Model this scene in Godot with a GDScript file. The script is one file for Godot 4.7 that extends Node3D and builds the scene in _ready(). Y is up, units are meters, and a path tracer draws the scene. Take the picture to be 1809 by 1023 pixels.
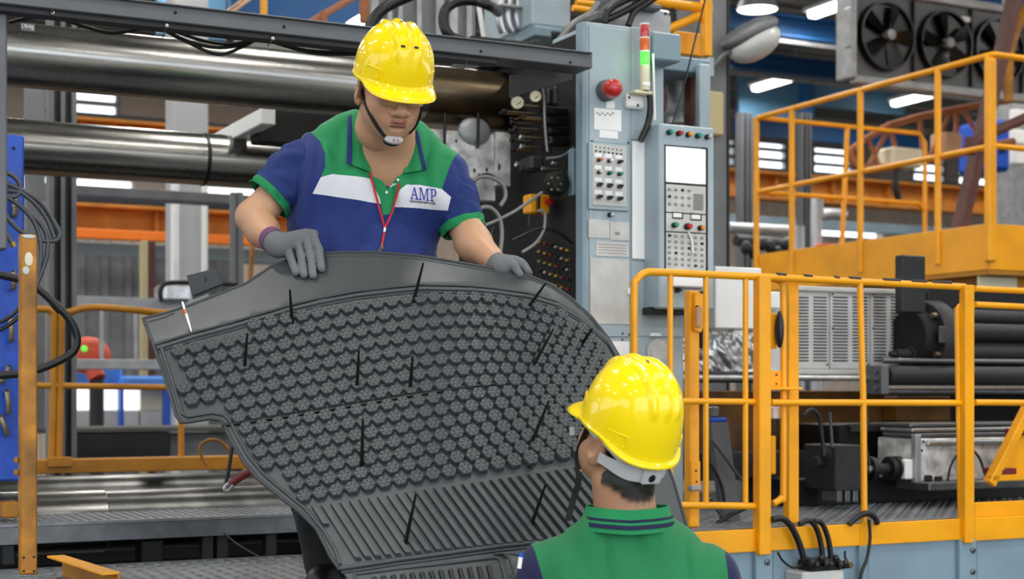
extends Node3D
# A moulding hall: two workers lift a rubber mat out of an injection machine.

func _ready() -> void:
	# camera: level, lens shifted up so that the horizon stands low in the frame
	var cam := Camera3D.new()
	cam.name = "camera"
	add_child(cam)
	cam.position = Vector3(0, EYE, 0)
	var lens := CameraAttributesPhysical.new()
	lens.frustum_focal_length = 62.0
	lens.exposure_aperture = 4.5
	lens.frustum_focus_distance = 4.1
	lens.frustum_near = 0.1
	lens.frustum_far = 200.0
	cam.attributes = lens
	cam.set_frustum(2.0 * 0.1 * 511.5 / LENS, Vector2(0, 0.1 * (LEVEL - 511.5) / LENS), 0.1, 200.0)
	# sky: bright overcast, enters through the opening made behind the camera and the windows
	var we := WorldEnvironment.new()
	we.name = "surroundings"
	var env := Environment.new()
	env.background_mode = Environment.BG_SKY
	var sky := Sky.new()
	var sm := ProceduralSkyMaterial.new()
	sm.sky_top_color = Color(0.86, 0.93, 1.0)
	sm.sky_horizon_color = Color(0.97, 0.98, 1.0)
	sm.ground_bottom_color = Color(0.5, 0.5, 0.49)
	sm.ground_horizon_color = Color(0.62, 0.62, 0.6)
	sky.sky_material = sm
	env.sky = sky
	env.background_energy_multiplier = 1.7
	env.tonemap_mode = Environment.TONE_MAPPER_LINEAR
	env.tonemap_exposure = 2.15
	env.sdfgi_enabled = true
	env.ssao_enabled = true
	env.ssil_enabled = true
	we.environment = env
	add_child(we)
	materials()
	lamps(1.75)
	hall()
	background()
	upper_platform()
	machine()
	manifold()
	cabinet()
	guard()
	injection()
	mat_sheet()
	worker_one()
	worker_two()
	settle()


# ---------------------------------------------------------------- geometry
class G:
	var v := PackedVector3Array()
	var n := PackedVector3Array()
	var t := PackedVector2Array()
	var c := PackedColorArray()
	var ix := PackedInt32Array()
	var X := Transform3D()

	func p(a: Vector3, m: Vector3, uv := Vector2.ZERO, col := Color.WHITE) -> int:
		v.append(X * a)
		n.append((X.basis * m).normalized())
		t.append(uv)
		c.append(col)
		return v.size() - 1

	func tri(a: int, b: int, d: int) -> void:
		var w := (v[b] - v[a]).cross(v[d] - v[a])
		ix.append(a)
		if w.dot(n[a] + n[b] + n[d]) > 0.0:
			ix.append(d)
			ix.append(b)
		else:
			ix.append(b)
			ix.append(d)

	func quad(a: int, b: int, d: int, e: int) -> void:
		tri(a, b, d)
		tri(a, d, e)

	func face(pts: Array, m: Vector3) -> void:
		var k := []
		for q in pts:
			k.append(p(q, m))
		for i in range(1, k.size() - 1):
			tri(k[0], k[i], k[i + 1])

	func box(ctr: Vector3, size: Vector3, bev := 0.0, bs := Basis()) -> G:
		var keep := X
		X = X * Transform3D(bs, ctr)
		var h := size * 0.5
		bev = minf(bev, minf(h.x, minf(h.y, h.z)) * 0.6)
		var e := h - Vector3(bev, bev, bev)
		for a in 3:
			for s in [-1.0, 1.0]:
				var m := Vector3.ZERO
				m[a] = s
				var b := (a + 1) % 3
				var d := (a + 2) % 3
				var pts := []
				for k in [[-1, -1], [1, -1], [1, 1], [-1, 1]]:
					var q := Vector3.ZERO
					q[a] = s * h[a]
					q[b] = k[0] * e[b]
					q[d] = k[1] * e[d]
					pts.append(q)
				face(pts, m)
				if bev <= 0.0:
					continue
				for s2 in [-1.0, 1.0]:
					var q1 := Vector3.ZERO
					q1[a] = s * h[a]
					q1[b] = s2 * e[b]
					q1[d] = -e[d]
					var q2 := q1
					q2[d] = e[d]
					var q3 := q2
					q3[a] = s * e[a]
					q3[b] = s2 * h[b]
					var q4 := q3
					q4[d] = -e[d]
					var m2 := Vector3.ZERO
					m2[a] = s
					m2[b] = s2
					face([q1, q2, q3, q4], m2)
		if bev > 0.0:
			for x in [-1.0, 1.0]:
				for y in [-1.0, 1.0]:
					for z in [-1.0, 1.0]:
						face([Vector3(x * h.x, y * e.y, z * e.z), Vector3(x * e.x, y * h.y, z * e.z), Vector3(x * e.x, y * e.y, z * h.z)], Vector3(x, y, z))
		X = keep
		return self

	# r: a number or one radius per point
	func tube(pts: Array, r, sides := 10, caps := true) -> G:
		var m := pts.size()
		var dirs := []
		for i in m:
			dirs.append(((pts[mini(i + 1, m - 1)] as Vector3) - pts[maxi(i - 1, 0)]).normalized())
		var up: Vector3 = Vector3.UP if absf(dirs[0].y) < 0.9 else Vector3.RIGHT
		var a: Vector3 = up.cross(dirs[0]).normalized()
		var first := v.size()
		for i in m:
			a = (a - dirs[i] * a.dot(dirs[i])).normalized()
			var b: Vector3 = dirs[i].cross(a)
			var rr: float = r[i] if r is Array else r
			for k in sides + 1:
				var w := TAU * k / sides
				var o := a * cos(w) + b * sin(w)
				p(pts[i] + o * rr, o, Vector2(float(k) / sides, float(i)))
		for i in m - 1:
			for k in sides:
				var q := first + i * (sides + 1) + k
				quad(q, q + 1, q + sides + 2, q + sides + 1)
		if caps:
			for e in [0, m - 1]:
				var dn: Vector3 = -dirs[0] if e == 0 else dirs[m - 1]
				var ring := []
				for k in sides:
					ring.append(X.affine_inverse() * v[first + e * (sides + 1) + k])
				face(ring, dn)
		return self

	# profile of (radius, height) turned about the y axis of xf
	func lathe(prof: Array, xf := Transform3D(), seg := 24) -> G:
		var keep := X
		X = X * xf
		for i in prof.size() - 1:
			var a: Vector2 = prof[i]
			var b: Vector2 = prof[i + 1]
			if a.distance_to(b) < 1e-6:
				continue
			var nn := [_ln(prof, i, a, b), _ln(prof, i + 1, a, b)]
			var f := v.size()
			for k in seg + 1:
				var w := TAU * k / seg
				var o := Vector3(cos(w), 0, sin(w))
				p(o * a.x + Vector3.UP * a.y, o * nn[0].x + Vector3.UP * nn[0].y, Vector2(float(k) / seg, a.y))
				p(o * b.x + Vector3.UP * b.y, o * nn[1].x + Vector3.UP * nn[1].y, Vector2(float(k) / seg, b.y))
			for k in seg:
				quad(f + 2 * k, f + 2 * k + 1, f + 2 * k + 3, f + 2 * k + 2)
		X = keep
		return self

	func _ln(prof: Array, at: int, a: Vector2, b: Vector2) -> Vector2:
		var d := (b - a).normalized()
		var own := Vector2(d.y, -d.x)
		var j := at - 1 if b == prof[at] else at - 1
		var other := own
		if prof[at] == a and at > 0:
			var e: Vector2 = ((prof[at] as Vector2) - prof[at - 1]).normalized()
			other = Vector2(e.y, -e.x)
		elif prof[at] == b and at < prof.size() - 1:
			var e: Vector2 = ((prof[at + 1] as Vector2) - prof[at]).normalized()
			other = Vector2(e.y, -e.x)
		return (own + other).normalized() if own.dot(other) > 0.78 else own

	# polygon in the xy plane of xf, extruded from z0 to z1
	func prism(poly: PackedVector2Array, z0: float, z1: float, xf := Transform3D()) -> G:
		var keep := X
		X = X * xf
		var id := Geometry2D.triangulate_polygon(poly)
		for z in [z0, z1]:
			var m := Vector3(0, 0, 1 if z == maxf(z0, z1) else -1)
			var f := v.size()
			for q in poly:
				p(Vector3(q.x, q.y, z), m, q)
			for k in range(0, id.size(), 3):
				tri(f + id[k], f + id[k + 1], f + id[k + 2])
		var area := 0.0
		for i in poly.size():
			area += poly[i].cross(poly[(i + 1) % poly.size()])
		for i in poly.size():
			var a := poly[i]
			var b := poly[(i + 1) % poly.size()]
			var d := (b - a).normalized() * signf(area)
			face([Vector3(a.x, a.y, z0), Vector3(b.x, b.y, z0), Vector3(b.x, b.y, z1), Vector3(a.x, a.y, z1)], Vector3(d.y, -d.x, 0))
		X = keep
		return self

	# a curved sheet through a grid of points (rows of equal length), given a thickness
	func sheet(rows: Array, thick := 0.0, closed := false) -> G:
		var h := rows.size()
		var w: int = rows[0].size()
		var nr := []
		for i in h:
			for j in w:
				var j0 := (j - 1 + w - 1) % (w - 1) if closed else maxi(j - 1, 0)
				var j1 := (j + 1) % (w - 1) if closed else mini(j + 1, w - 1)
				var a: Vector3 = rows[i][j1] - rows[i][j0]
				var b: Vector3 = rows[mini(i + 1, h - 1)][j] - rows[maxi(i - 1, 0)][j]
				nr.append(a.cross(b).normalized())
		for s in ([1.0, -1.0] if thick > 0.0 else [1.0]):
			var f := v.size()
			for i in h:
				for j in w:
					var m: Vector3 = nr[i * w + j]
					p(rows[i][j] + m * thick * 0.5 * s, m * s, Vector2(float(j) / (w - 1), float(i) / (h - 1)))
			for i in h - 1:
				for j in w - 1:
					var q := f + i * w + j
					quad(q, q + 1, q + w + 1, q + w)
		if thick > 0.0:
			var rim := []
			for j in w:
				rim.append([0, j, 0, -1])
			for i in h:
				rim.append([i, w - 1, 1, 0])
			for j in w:
				rim.append([h - 1, w - 1 - j, 0, 1])
			for i in h:
				rim.append([h - 1 - i, 0, -1, 0])
			for k in rim.size():
				var r0: Array = rim[k]
				var r1: Array = rim[(k + 1) % rim.size()]
				if r0[2] != r1[2] or r0[3] != r1[3] or (closed and r0[2] != 0):
					continue
				var a: Vector3 = rows[r0[0]][r0[1]]
				var b: Vector3 = rows[r1[0]][r1[1]]
				var m0: Vector3 = nr[r0[0] * w + r0[1]] * thick * 0.5
				var m1: Vector3 = nr[r1[0] * w + r1[1]] * thick * 0.5
				var inn: Vector3 = rows[clampi(r0[0] - r0[3], 0, h - 1)][clampi(r0[1] - r0[2], 0, w - 1)]
				face([a + m0, b + m1, b - m1, a - m0], a - inn)
		return self

	func ball(ctr: Vector3, r: Vector3, seg := 16) -> G:
		var f := v.size()
		var rows := seg / 2
		for i in rows + 1:
			for k in seg + 1:
				var a := PI * i / rows
				var w := TAU * k / seg
				var o := Vector3(sin(a) * cos(w), cos(a), sin(a) * sin(w))
				p(ctr + o * r, o / r, Vector2(float(k) / seg, float(i) / rows))
		for i in rows:
			for k in seg:
				var q := f + i * (seg + 1) + k
				quad(q, q + 1, q + seg + 2, q + seg + 1)
		return self

	func mesh() -> ArrayMesh:
		var a := []
		a.resize(Mesh.ARRAY_MAX)
		a[Mesh.ARRAY_VERTEX] = v
		a[Mesh.ARRAY_NORMAL] = n
		a[Mesh.ARRAY_TEX_UV] = t
		a[Mesh.ARRAY_COLOR] = c
		a[Mesh.ARRAY_INDEX] = ix
		var m := ArrayMesh.new()
		m.add_surface_from_arrays(Mesh.PRIMITIVE_TRIANGLES, a)
		return m


# a body as joined tapered capsules and ellipsoids, meshed with surface nets
class Sdf:
	var kind := PackedInt32Array()
	var pa := PackedVector3Array()
	var pb := PackedVector3Array()
	var ra := PackedFloat32Array()
	var rb := PackedFloat32Array()
	var kk := PackedFloat32Array()
	var cut := PackedInt32Array()
	var inv: Array[Basis] = []
	var grain: FastNoiseLite
	var amp := 0.0
	var stretch := Vector3.ONE

	func _add(t: int, a: Vector3, b: Vector3, r: float, s: float, k: float, minus: bool, bs: Basis) -> void:
		kind.append(t)
		pa.append(a)
		pb.append(b)
		ra.append(r)
		rb.append(s)
		kk.append(k)
		cut.append(1 if minus else 0)
		inv.append(bs.inverse())

	func cap(a: Vector3, b: Vector3, r: float, s: float, k := 0.02, minus := false) -> Sdf:
		_add(0, a, b, r, s, k, minus, Basis())
		return self

	func ell(ctr: Vector3, radii: Vector3, k := 0.02, bs := Basis(), minus := false) -> Sdf:
		_add(1, ctr, radii, maxf(radii.x, maxf(radii.y, radii.z)), 0.0, k, minus, bs)
		return self

	func one(i: int, q: Vector3) -> float:
		if kind[i] == 0:
			var ba := pb[i] - pa[i]
			var h := clampf((q - pa[i]).dot(ba) / maxf(ba.length_squared(), 1e-9), 0.0, 1.0)
			return (q - pa[i] - ba * h).length() - lerpf(ra[i], rb[i], h)
		var w := inv[i] * (q - pa[i])
		var r := pb[i]
		var w1 := w / r
		var k0 := w1.length()
		var k1 := (w1 / r).length()
		return k0 * (k0 - 1.0) / k1 if k1 > 1e-9 else -ra[i]

	func at(q: Vector3, use: PackedInt32Array) -> float:
		var d := 1.0
		for i in use:
			var e := one(i, q)
			var k := kk[i]
			if cut[i]:
				e = -e
				var h := maxf(k - absf(d - e), 0.0) / k
				d = maxf(d, e) + h * h * k * 0.25
			else:
				var h := maxf(k - absf(d - e), 0.0) / k
				d = minf(d, e) - h * h * k * 0.25
		if amp > 0.0:
			d += grain.get_noise_3dv(q * stretch) * amp
		return d

	# adds the surface to g; tint(point, normal) gives a vertex colour, wrap(point) a uv
	func into(g: G, cell: float, tint = null, wrap = null) -> void:
		var lo := Vector3(1e9, 1e9, 1e9)
		var hi := -lo
		for i in kind.size():
			if cut[i]:
				continue
			var r := maxf(ra[i], rb[i]) + 0.01
			lo = lo.min(pa[i] - Vector3(r, r, r))
			hi = hi.max(pa[i] + Vector3(r, r, r))
			if kind[i] == 0:
				lo = lo.min(pb[i] - Vector3(r, r, r))
				hi = hi.max(pb[i] + Vector3(r, r, r))
		const N := 6
		var dim := Vector3i(((hi - lo) / cell / N).ceil()) * N
		var sx := dim.x + 1
		var sy := (dim.x + 1) * (dim.y + 1)
		var f := PackedFloat32Array()
		f.resize(sy * (dim.z + 1))
		f.fill(9.0)
		var all := PackedInt32Array(range(kind.size()))
		var half := cell * N * 0.87
		var blocks := []
		for bz in dim.z / N:
			for by in dim.y / N:
				for bx in dim.x / N:
					var ctr := lo + (Vector3(bx, by, bz) + Vector3(0.5, 0.5, 0.5)) * N * cell
					var use := PackedInt32Array()
					var best := 1e9
					for i in all:
						var e := one(i, ctr)
						if not cut[i]:
							best = minf(best, e)
						if e < half * 1.6 + kk[i]:
							use.append(i)
					if best > half * 1.6 + 0.02 or best < -half * 2.2 - 0.03 or use.is_empty():
						if best < 0.0:
							for z in N + 1:
								for y in N + 1:
									for x in N + 1:
										var o := (bx * N + x) + (by * N + y) * sx + (bz * N + z) * sy
										if f[o] > 8.0:
											f[o] = -0.5
						continue
					blocks.append(Vector3i(bx, by, bz) * N)
					for z in N + 1:
						for y in N + 1:
							for x in N + 1:
								var o := (bx * N + x) + (by * N + y) * sx + (bz * N + z) * sy
								f[o] = at(lo + Vector3(bx * N + x, by * N + y, bz * N + z) * cell, use)
		var ids := {}
		var corner := [0, 1, sx, sx + 1, sy, sy + 1, sy + sx, sy + sx + 1]
		var edges := [[0, 1], [2, 3], [4, 5], [6, 7], [0, 2], [1, 3], [4, 6], [5, 7], [0, 4], [1, 5], [2, 6], [3, 7]]
		var cells := []
		for b in blocks:
			for z in N:
				for y in N:
					for x in N:
						var o: int = (b.x + x) + (b.y + y) * sx + (b.z + z) * sy
						var inside := 0
						for k in 8:
							if f[o + corner[k]] < 0.0:
								inside += 1
						if inside == 0 or inside == 8:
							continue
						var sum := Vector3.ZERO
						var cnt := 0
						for e in edges:
							var fa := f[o + corner[e[0]]]
							var fb := f[o + corner[e[1]]]
							if (fa < 0.0) != (fb < 0.0):
								var w := fa / (fa - fb)
								var qa := Vector3(e[0] & 1, (e[0] >> 1) & 1, e[0] >> 2)
								var qb := Vector3(e[1] & 1, (e[1] >> 1) & 1, e[1] >> 2)
								sum += qa.lerp(qb, w)
								cnt += 1
						var l := sum / cnt
						var gr := Vector3(
							lerpf(lerpf(f[o + 1] - f[o], f[o + sx + 1] - f[o + sx], l.y), lerpf(f[o + sy + 1] - f[o + sy], f[o + sy + sx + 1] - f[o + sy + sx], l.y), l.z),
							lerpf(lerpf(f[o + sx] - f[o], f[o + sx + 1] - f[o + 1], l.x), lerpf(f[o + sy + sx] - f[o + sy], f[o + sy + sx + 1] - f[o + sy + 1], l.x), l.z),
							lerpf(lerpf(f[o + sy] - f[o], f[o + sy + 1] - f[o + 1], l.x), lerpf(f[o + sy + sx] - f[o + sx], f[o + sy + sx + 1] - f[o + sx + 1], l.x), l.y)).normalized()
						var q := lo + (Vector3(b.x + x, b.y + y, b.z + z) + l) * cell
						ids[o] = g.p(q, gr, (wrap as Callable).call(q) if wrap != null else Vector2.ZERO, (tint as Callable).call(q, gr) if tint != null else Color.WHITE)
						cells.append(o)
		for o in cells:
			var f0 := f[o] < 0.0
			for ax in [[1, sx, sy], [sx, sy, 1], [sy, 1, sx]]:
				if (f[o + ax[0]] < 0.0) == f0:
					continue
				var a: int = o - ax[1]
				var b: int = o - ax[2]
				var d: int = o - ax[1] - ax[2]
				if ids.has(a) and ids.has(b) and ids.has(d):
					g.quad(ids[o], ids[a], ids[d], ids[b])


# ---------------------------------------------------------------- where things are
# The machine's own axes: u along the tie bars (right and away), y up, v into the machine. Points in them are written (u, y, -v).
const LENS := 2685.0
const MIDX := 904.5
const LEVEL := 690.0
const EYE := 1.65
const TURN := 0.467
const OX := 0.864
const OZ := 5.2
var C := cos(TURN)
var S := sin(TURN)
var K := OZ * C - OX * S
var frame := Transform3D(Basis(Vector3.UP, TURN), Vector3(OX, 0, -OZ))

func depth(px: float, v: float) -> float:
	return (v + K) / (C - (px - MIDX) / LENS * S)

func L(px: float, py: float, v: float) -> Vector3:
	var t := depth(px, v)
	return Vector3(((px - MIDX) / LENS * t - OX) * C + (t - OZ) * S, EYE + (LEVEL - py) / LENS * t, -v)

# the point of the plane u that shows at px, py
func A(px: float, py: float, u: float) -> Vector3:
	var dx := (px - MIDX) / LENS
	var t := (u + OX * C + OZ * S) / (S + dx * C)
	return Vector3(u, EYE + (LEVEL - py) / LENS * t, -(t * (C - dx * S) - K))

func Q(px: float, py: float, z: float) -> Vector3:
	return Vector3((px - MIDX) / LENS * z, EYE + (LEVEL - py) / LENS * z, -z)

func spline(pts: Array, per := 6) -> Array:
	var o := []
	for i in pts.size() - 1:
		var a: Vector3 = pts[maxi(i - 1, 0)]
		var b: Vector3 = pts[i]
		var d: Vector3 = pts[i + 1]
		var e: Vector3 = pts[mini(i + 2, pts.size() - 1)]
		for k in per:
			o.append(b.cubic_interpolate(d, a, e, float(k) / per))
	o.append(pts[-1])
	return o

func Ls(list: Array, v: float, per := 6) -> Array:
	var o := []
	for q in list:
		o.append(L(q[0], q[1], q[2] if q.size() > 2 else v))
	return spline(o, per)


# ---------------------------------------------------------------- things and parts
var roots := []

func metas(o: Node, label: String, category: String, group: String) -> void:
	o.set_meta("label", label)
	o.set_meta("category", category)
	if group:
		o.set_meta("group", group)

# a thing with parts; its parts are built in the machine's axes, or the world's, and the node is set at its base by settle()
func T(called: String, label: String, category: String, group := "", world := false) -> Node3D:
	var o := Node3D.new()
	o.name = called
	add_child(o, true)
	metas(o, label, category, group)
	o.transform = Transform3D() if world else frame
	roots.append(o)
	return o

func P(parent: Node, called: String, g: G, m: Material, label := "") -> MeshInstance3D:
	var o := MeshInstance3D.new()
	o.name = called
	o.mesh = g.mesh()
	o.material_override = m
	parent.add_child(o, true)
	if label:
		o.set_meta("label", label)
	return o

# a thing of one mesh
func T1(called: String, label: String, category: String, g: G, m: Material, group := "", world := false) -> MeshInstance3D:
	var o := P(self, called, g, m)
	metas(o, label, category, group)
	o.transform = Transform3D() if world else frame
	roots.append(o)
	return o

func struct(called: String, g: G, m: Material, parent: Node = self) -> MeshInstance3D:
	var o := P(parent, called, g, m)
	if parent == self:
		o.set_meta("kind", "structure")
		o.transform = frame
	return o

func stuff(parent: Node, called: String, mesh: Mesh, m: Material, at: Array) -> void:
	var mm := MultiMesh.new()
	mm.transform_format = MultiMesh.TRANSFORM_3D
	mm.mesh = mesh
	mm.instance_count = at.size()
	for i in at.size():
		mm.set_instance_transform(i, at[i])
	var o := MultiMeshInstance3D.new()
	o.name = called
	o.multimesh = mm
	o.material_override = m
	o.set_meta("kind", "stuff")
	parent.add_child(o, true)

func bounds(o: Node, at: Transform3D) -> AABB:
	var b := AABB()
	var have := false
	if o is MeshInstance3D:
		b = at * (o.mesh as Mesh).get_aabb()
		have = true
	for k in o.get_children():
		if k is MeshInstance3D or (k is Node3D and k.get_child_count()):
			var e := bounds(k, at * k.transform)
			b = b.merge(e) if have else e
			have = true
	return b

func settle() -> void:
	for o in roots:
		var b := bounds(o, Transform3D())
		var base := b.get_center() - Vector3(0, b.size.y * 0.5, 0)
		if o is MeshInstance3D:
			var a: Array = (o.mesh as ArrayMesh).surface_get_arrays(0)
			var pts: PackedVector3Array = a[Mesh.ARRAY_VERTEX]
			for i in pts.size():
				pts[i] -= base
			a[Mesh.ARRAY_VERTEX] = pts
			var m := ArrayMesh.new()
			m.add_surface_from_arrays(Mesh.PRIMITIVE_TRIANGLES, a)
			o.mesh = m
		for k in o.get_children():
			if k is Node3D:
				k.position -= base
		o.transform = o.transform * Transform3D(Basis(), base)

# a box whose front stands in the plane v and shows at those pixels; y0 and y1 are read at its left edge
func bxg(g: G, x0: float, y0: float, x1: float, y1: float, v: float, d: float, bev := 0.004) -> G:
	var a := L(x0, y1, v)
	var b := L(x0, y0, v)
	var e := L(x1, y0, v)
	return g.box(Vector3((a.x + e.x) / 2, (a.y + b.y) / 2, -v - d / 2), Vector3(e.x - a.x, b.y - a.y, d), bev)

func bx(parent: Node, called: String, m: Material, x0: float, y0: float, x1: float, y1: float, v: float, d: float, bev := 0.004, label := "") -> MeshInstance3D:
	return P(parent, called, bxg(G.new(), x0, y0, x1, y1, v, d, bev), m, label)

func tb(parent: Node, called: String, m: Material, list: Array, v: float, r: float, per := 6, sides := 10, label := "") -> MeshInstance3D:
	return P(parent, called, G.new().tube(Ls(list, v, per) if list.size() > 2 else [L(list[0][0], list[0][1], list[0][2] if list[0].size() > 2 else v), L(list[1][0], list[1][1], list[1][2] if list[1].size() > 2 else v)], r, sides), m, label)

# ---------------------------------------------------------------- materials
var M := {}

func noise(freq: float, lo: float, hi: float, size := 256, kind := FastNoiseLite.TYPE_SIMPLEX_SMOOTH, sd := 1) -> NoiseTexture2D:
	var t := NoiseTexture2D.new()
	var f := FastNoiseLite.new()
	f.noise_type = kind
	f.frequency = freq
	f.fractal_octaves = 4
	f.seed = sd
	t.noise = f
	t.width = size
	t.height = size
	t.seamless = true
	var r := Gradient.new()
	r.set_color(0, Color(lo, lo, lo))
	r.set_color(1, Color(hi, hi, hi))
	t.color_ramp = r
	return t

func mat(called: String, col: Color, rough := 0.6, metal := 0.0, extra := {}) -> StandardMaterial3D:
	var m := StandardMaterial3D.new()
	m.resource_name = called
	m.albedo_color = col
	m.roughness = rough
	m.metallic = metal
	for k in extra:
		m.set(k, extra[k])
	M[called] = m
	return m

func worn(tex: Texture2D, scale: float, rough: Texture2D = null) -> Dictionary:
	var d := {"albedo_texture": tex, "uv1_triplanar": true, "uv1_scale": Vector3(scale, scale, scale)}
	if rough:
		d.roughness_texture = rough
	return d

# lettering that fills the front of a box given in the machine's axes
func flat_word(text: String, box: G) -> G:
	var b := box.mesh().get_aabb()
	var tm := TextMesh.new()
	var f := SystemFont.new()
	f.font_names = PackedStringArray(["Droid Sans"])
	tm.font = f
	tm.text = text
	tm.font_size = 64
	tm.depth = 0.02
	tm.curve_step = 4.0
	var e := tm.get_aabb()
	var a := tm.surface_get_arrays(0)
	var v: PackedVector3Array = a[Mesh.ARRAY_VERTEX]
	var nn: PackedVector3Array = a[Mesh.ARRAY_NORMAL]
	var g := G.new()
	for i in v.size():
		g.p(b.position + (v[i] - e.position) / e.size * b.size, nn[i])
	var ix: PackedInt32Array = a[Mesh.ARRAY_INDEX] if a[Mesh.ARRAY_INDEX] != null else PackedInt32Array(range(v.size()))
	for k in range(0, ix.size(), 3):
		g.tri(ix[k], ix[k + 1], ix[k + 2])
	return g

func materials() -> void:
	var fine := noise(0.02, 0.82, 1.0)
	var spots := noise(0.012, 0.55, 1.0, 256, FastNoiseLite.TYPE_SIMPLEX_SMOOTH, 4)
	var soft := noise(0.008, 0.9, 1.0, 256, FastNoiseLite.TYPE_SIMPLEX_SMOOTH, 9)
	var rough := noise(0.03, 0.55, 1.0, 256, FastNoiseLite.TYPE_SIMPLEX_SMOOTH, 7)
	mat("yellow", Color(1.0, 0.68, 0.0), 0.38, 0.0, worn(soft, 1.3))
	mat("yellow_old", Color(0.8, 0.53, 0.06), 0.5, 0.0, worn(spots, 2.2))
	mat("yellow_dull", Color(0.78, 0.52, 0.05), 0.5, 0.0, worn(fine, 1.1))
	mat("yellow_shaded", Color(0.5, 0.32, 0.06), 0.6, 0.0, worn(spots, 1.4))  # yellow darkened to stand in for shade inside the machine
	mat("bright_blue", Color(0.3, 0.55, 0.92), 0.45)
	mat("orange", Color(0.86, 0.54, 0.16), 0.6, 0.0, worn(fine, 0.7))
	mat("orange_bright", Color(1.0, 0.5, 0.03), 0.5)
	mat("machine_pale", Color(0.66, 0.67, 0.68), 0.6)
	mat("rust", Color(0.75, 0.48, 0.33), 0.75, 0.0, worn(fine, 1.7))
	mat("brown", Color(0.36, 0.2, 0.17), 0.6, 0.0, worn(fine, 1.5))
	mat("machine_grey", Color(0.66, 0.725, 0.755), 0.42, 0.0, worn(soft, 1.4))
	mat("machine_blue", Color(0.52, 0.61, 0.66), 0.45, 0.0, worn(soft, 1.2))
	mat("blue", Color(0.07, 0.33, 0.8), 0.42, 0.0, worn(fine, 3.0))
	mat("roof_blue", Color(0.1, 0.36, 0.6), 0.6, 0.0, worn(soft, 0.5))
	mat("pale_blue", Color(0.36, 0.56, 0.7), 0.6, 0.0, worn(soft, 0.5))
	mat("steel", Color(0.5, 0.51, 0.52), 0.4, 0.85, worn(fine, 2.3))
	mat("dark_steel", Color(0.2, 0.205, 0.21), 0.5, 0.4, worn(fine, 2.0))
	mat("beam_grey", Color(0.4, 0.41, 0.425), 0.5, 0.25, worn(soft, 1.7))
	mat("rail_dark", Color(0.19, 0.19, 0.2), 0.55, 0.2, worn(fine, 2.1))
	mat("column_grey", Color(0.48, 0.49, 0.5), 0.65, 0.0, worn(fine, 0.8))
	mat("bar_chrome", Color(0.66, 0.655, 0.635), 1.0, 1.0, {"roughness_texture": noise(0.02, 0.2, 0.32), "uv1_triplanar": true, "uv1_scale": Vector3(0.5, 6, 6), "albedo_texture": noise(0.01, 0.78, 1.0, 256, FastNoiseLite.TYPE_SIMPLEX_SMOOTH, 3)})
	mat("bar_shaded", Color(0.5, 0.5, 0.49), 0.32, 1.0, worn(spots, 1.6))  # darker copy of the chrome: platform shade put into the lower bars
	mat("bar_brown", Color(0.42, 0.37, 0.29), 0.3, 1.0, worn(fine, 2.0))
	mat("bright_steel", Color(0.8, 0.81, 0.82), 0.3, 0.9, worn(fine, 3.0))
	mat("plate_white", Color(0.95, 0.95, 0.94), 0.4, 0.0, worn(spots, 3.4))
	mat("vent_grey", Color(0.8, 0.8, 0.79), 0.5, 0.1, worn(soft, 2.0))
	mat("deck", Color(0.56, 0.575, 0.585), 0.38, 0.6, worn(fine, 2.6))
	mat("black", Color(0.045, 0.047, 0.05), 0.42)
	mat("black_oily", Color(0.07, 0.068, 0.065), 0.35, 0.2, worn(spots, 5.0))
	mat("platen_dark", Color(0.09, 0.087, 0.084), 0.75, 0.0, worn(spots, 2.0))
	mat("hose_grey", Color(0.25, 0.265, 0.28), 0.35)
	mat("hose_light", Color(0.5, 0.5, 0.49), 0.4, 0.2)
	mat("brass", Color(0.62, 0.5, 0.24), 0.4, 0.8)
	mat("fitting", Color(0.55, 0.5, 0.42), 0.38, 0.8)
	mat("white", Color(0.93, 0.93, 0.92), 0.45)
	mat("paper", Color(0.95, 0.955, 0.95), 0.6)
	mat("label_metal", Color(0.8, 0.8, 0.78), 0.45, 0.1, worn(soft, 4.0))
	mat("cream", Color(0.86, 0.83, 0.72), 0.5)
	mat("beige", Color(0.72, 0.66, 0.5), 0.6)
	mat("concrete", Color(0.36, 0.355, 0.34), 0.7, 0.0, worn(fine, 0.6))
	mat("cladding", Color(0.78, 0.72, 0.66), 0.65, 0.0, worn(soft, 0.6))
	mat("cladding_grey", Color(0.55, 0.57, 0.58), 0.65, 0.0, worn(soft, 0.6))
	mat("roof_deck", Color(0.5, 0.51, 0.5), 0.6, 0.2, worn(soft, 0.4))
	mat("galvanised", Color(0.68, 0.69, 0.7), 0.45, 0.5, worn(fine, 1.2))
	mat("red_lens", Color(0.75, 0.02, 0.03), 0.12, 0.0, {"clearcoat_enabled": true})
	mat("red", Color(0.75, 0.07, 0.08), 0.4)
	mat("dark_red", Color(0.4, 0.07, 0.1), 0.6)
	mat("green_button", Color(0.05, 0.62, 0.5), 0.25)
	mat("amber", Color(0.93, 0.6, 0.05), 0.25)
	mat("amber_lens", Color(0.85, 0.36, 0.05), 0.2)
	mat("green_lens", Color(0.2, 0.75, 0.25), 0.25, 0.0, {"emission_enabled": true, "emission": Color(0.45, 1.0, 0.35), "emission_energy_multiplier": 0.35})
	mat("lamp_glow", Color(1, 1, 1), 0.4, 0.0, {"emission_enabled": true, "emission": Color(1, 0.99, 0.96), "emission_energy_multiplier": 3.0})
	mat("glass", Color(0.9, 0.95, 0.97, 0.06), 0.05, 0.0, {"transparency": BaseMaterial3D.TRANSPARENCY_ALPHA})
	mat("film", Color(0.85, 0.87, 0.88, 0.35), 0.1, 0.0, {"transparency": BaseMaterial3D.TRANSPARENCY_ALPHA})
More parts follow.
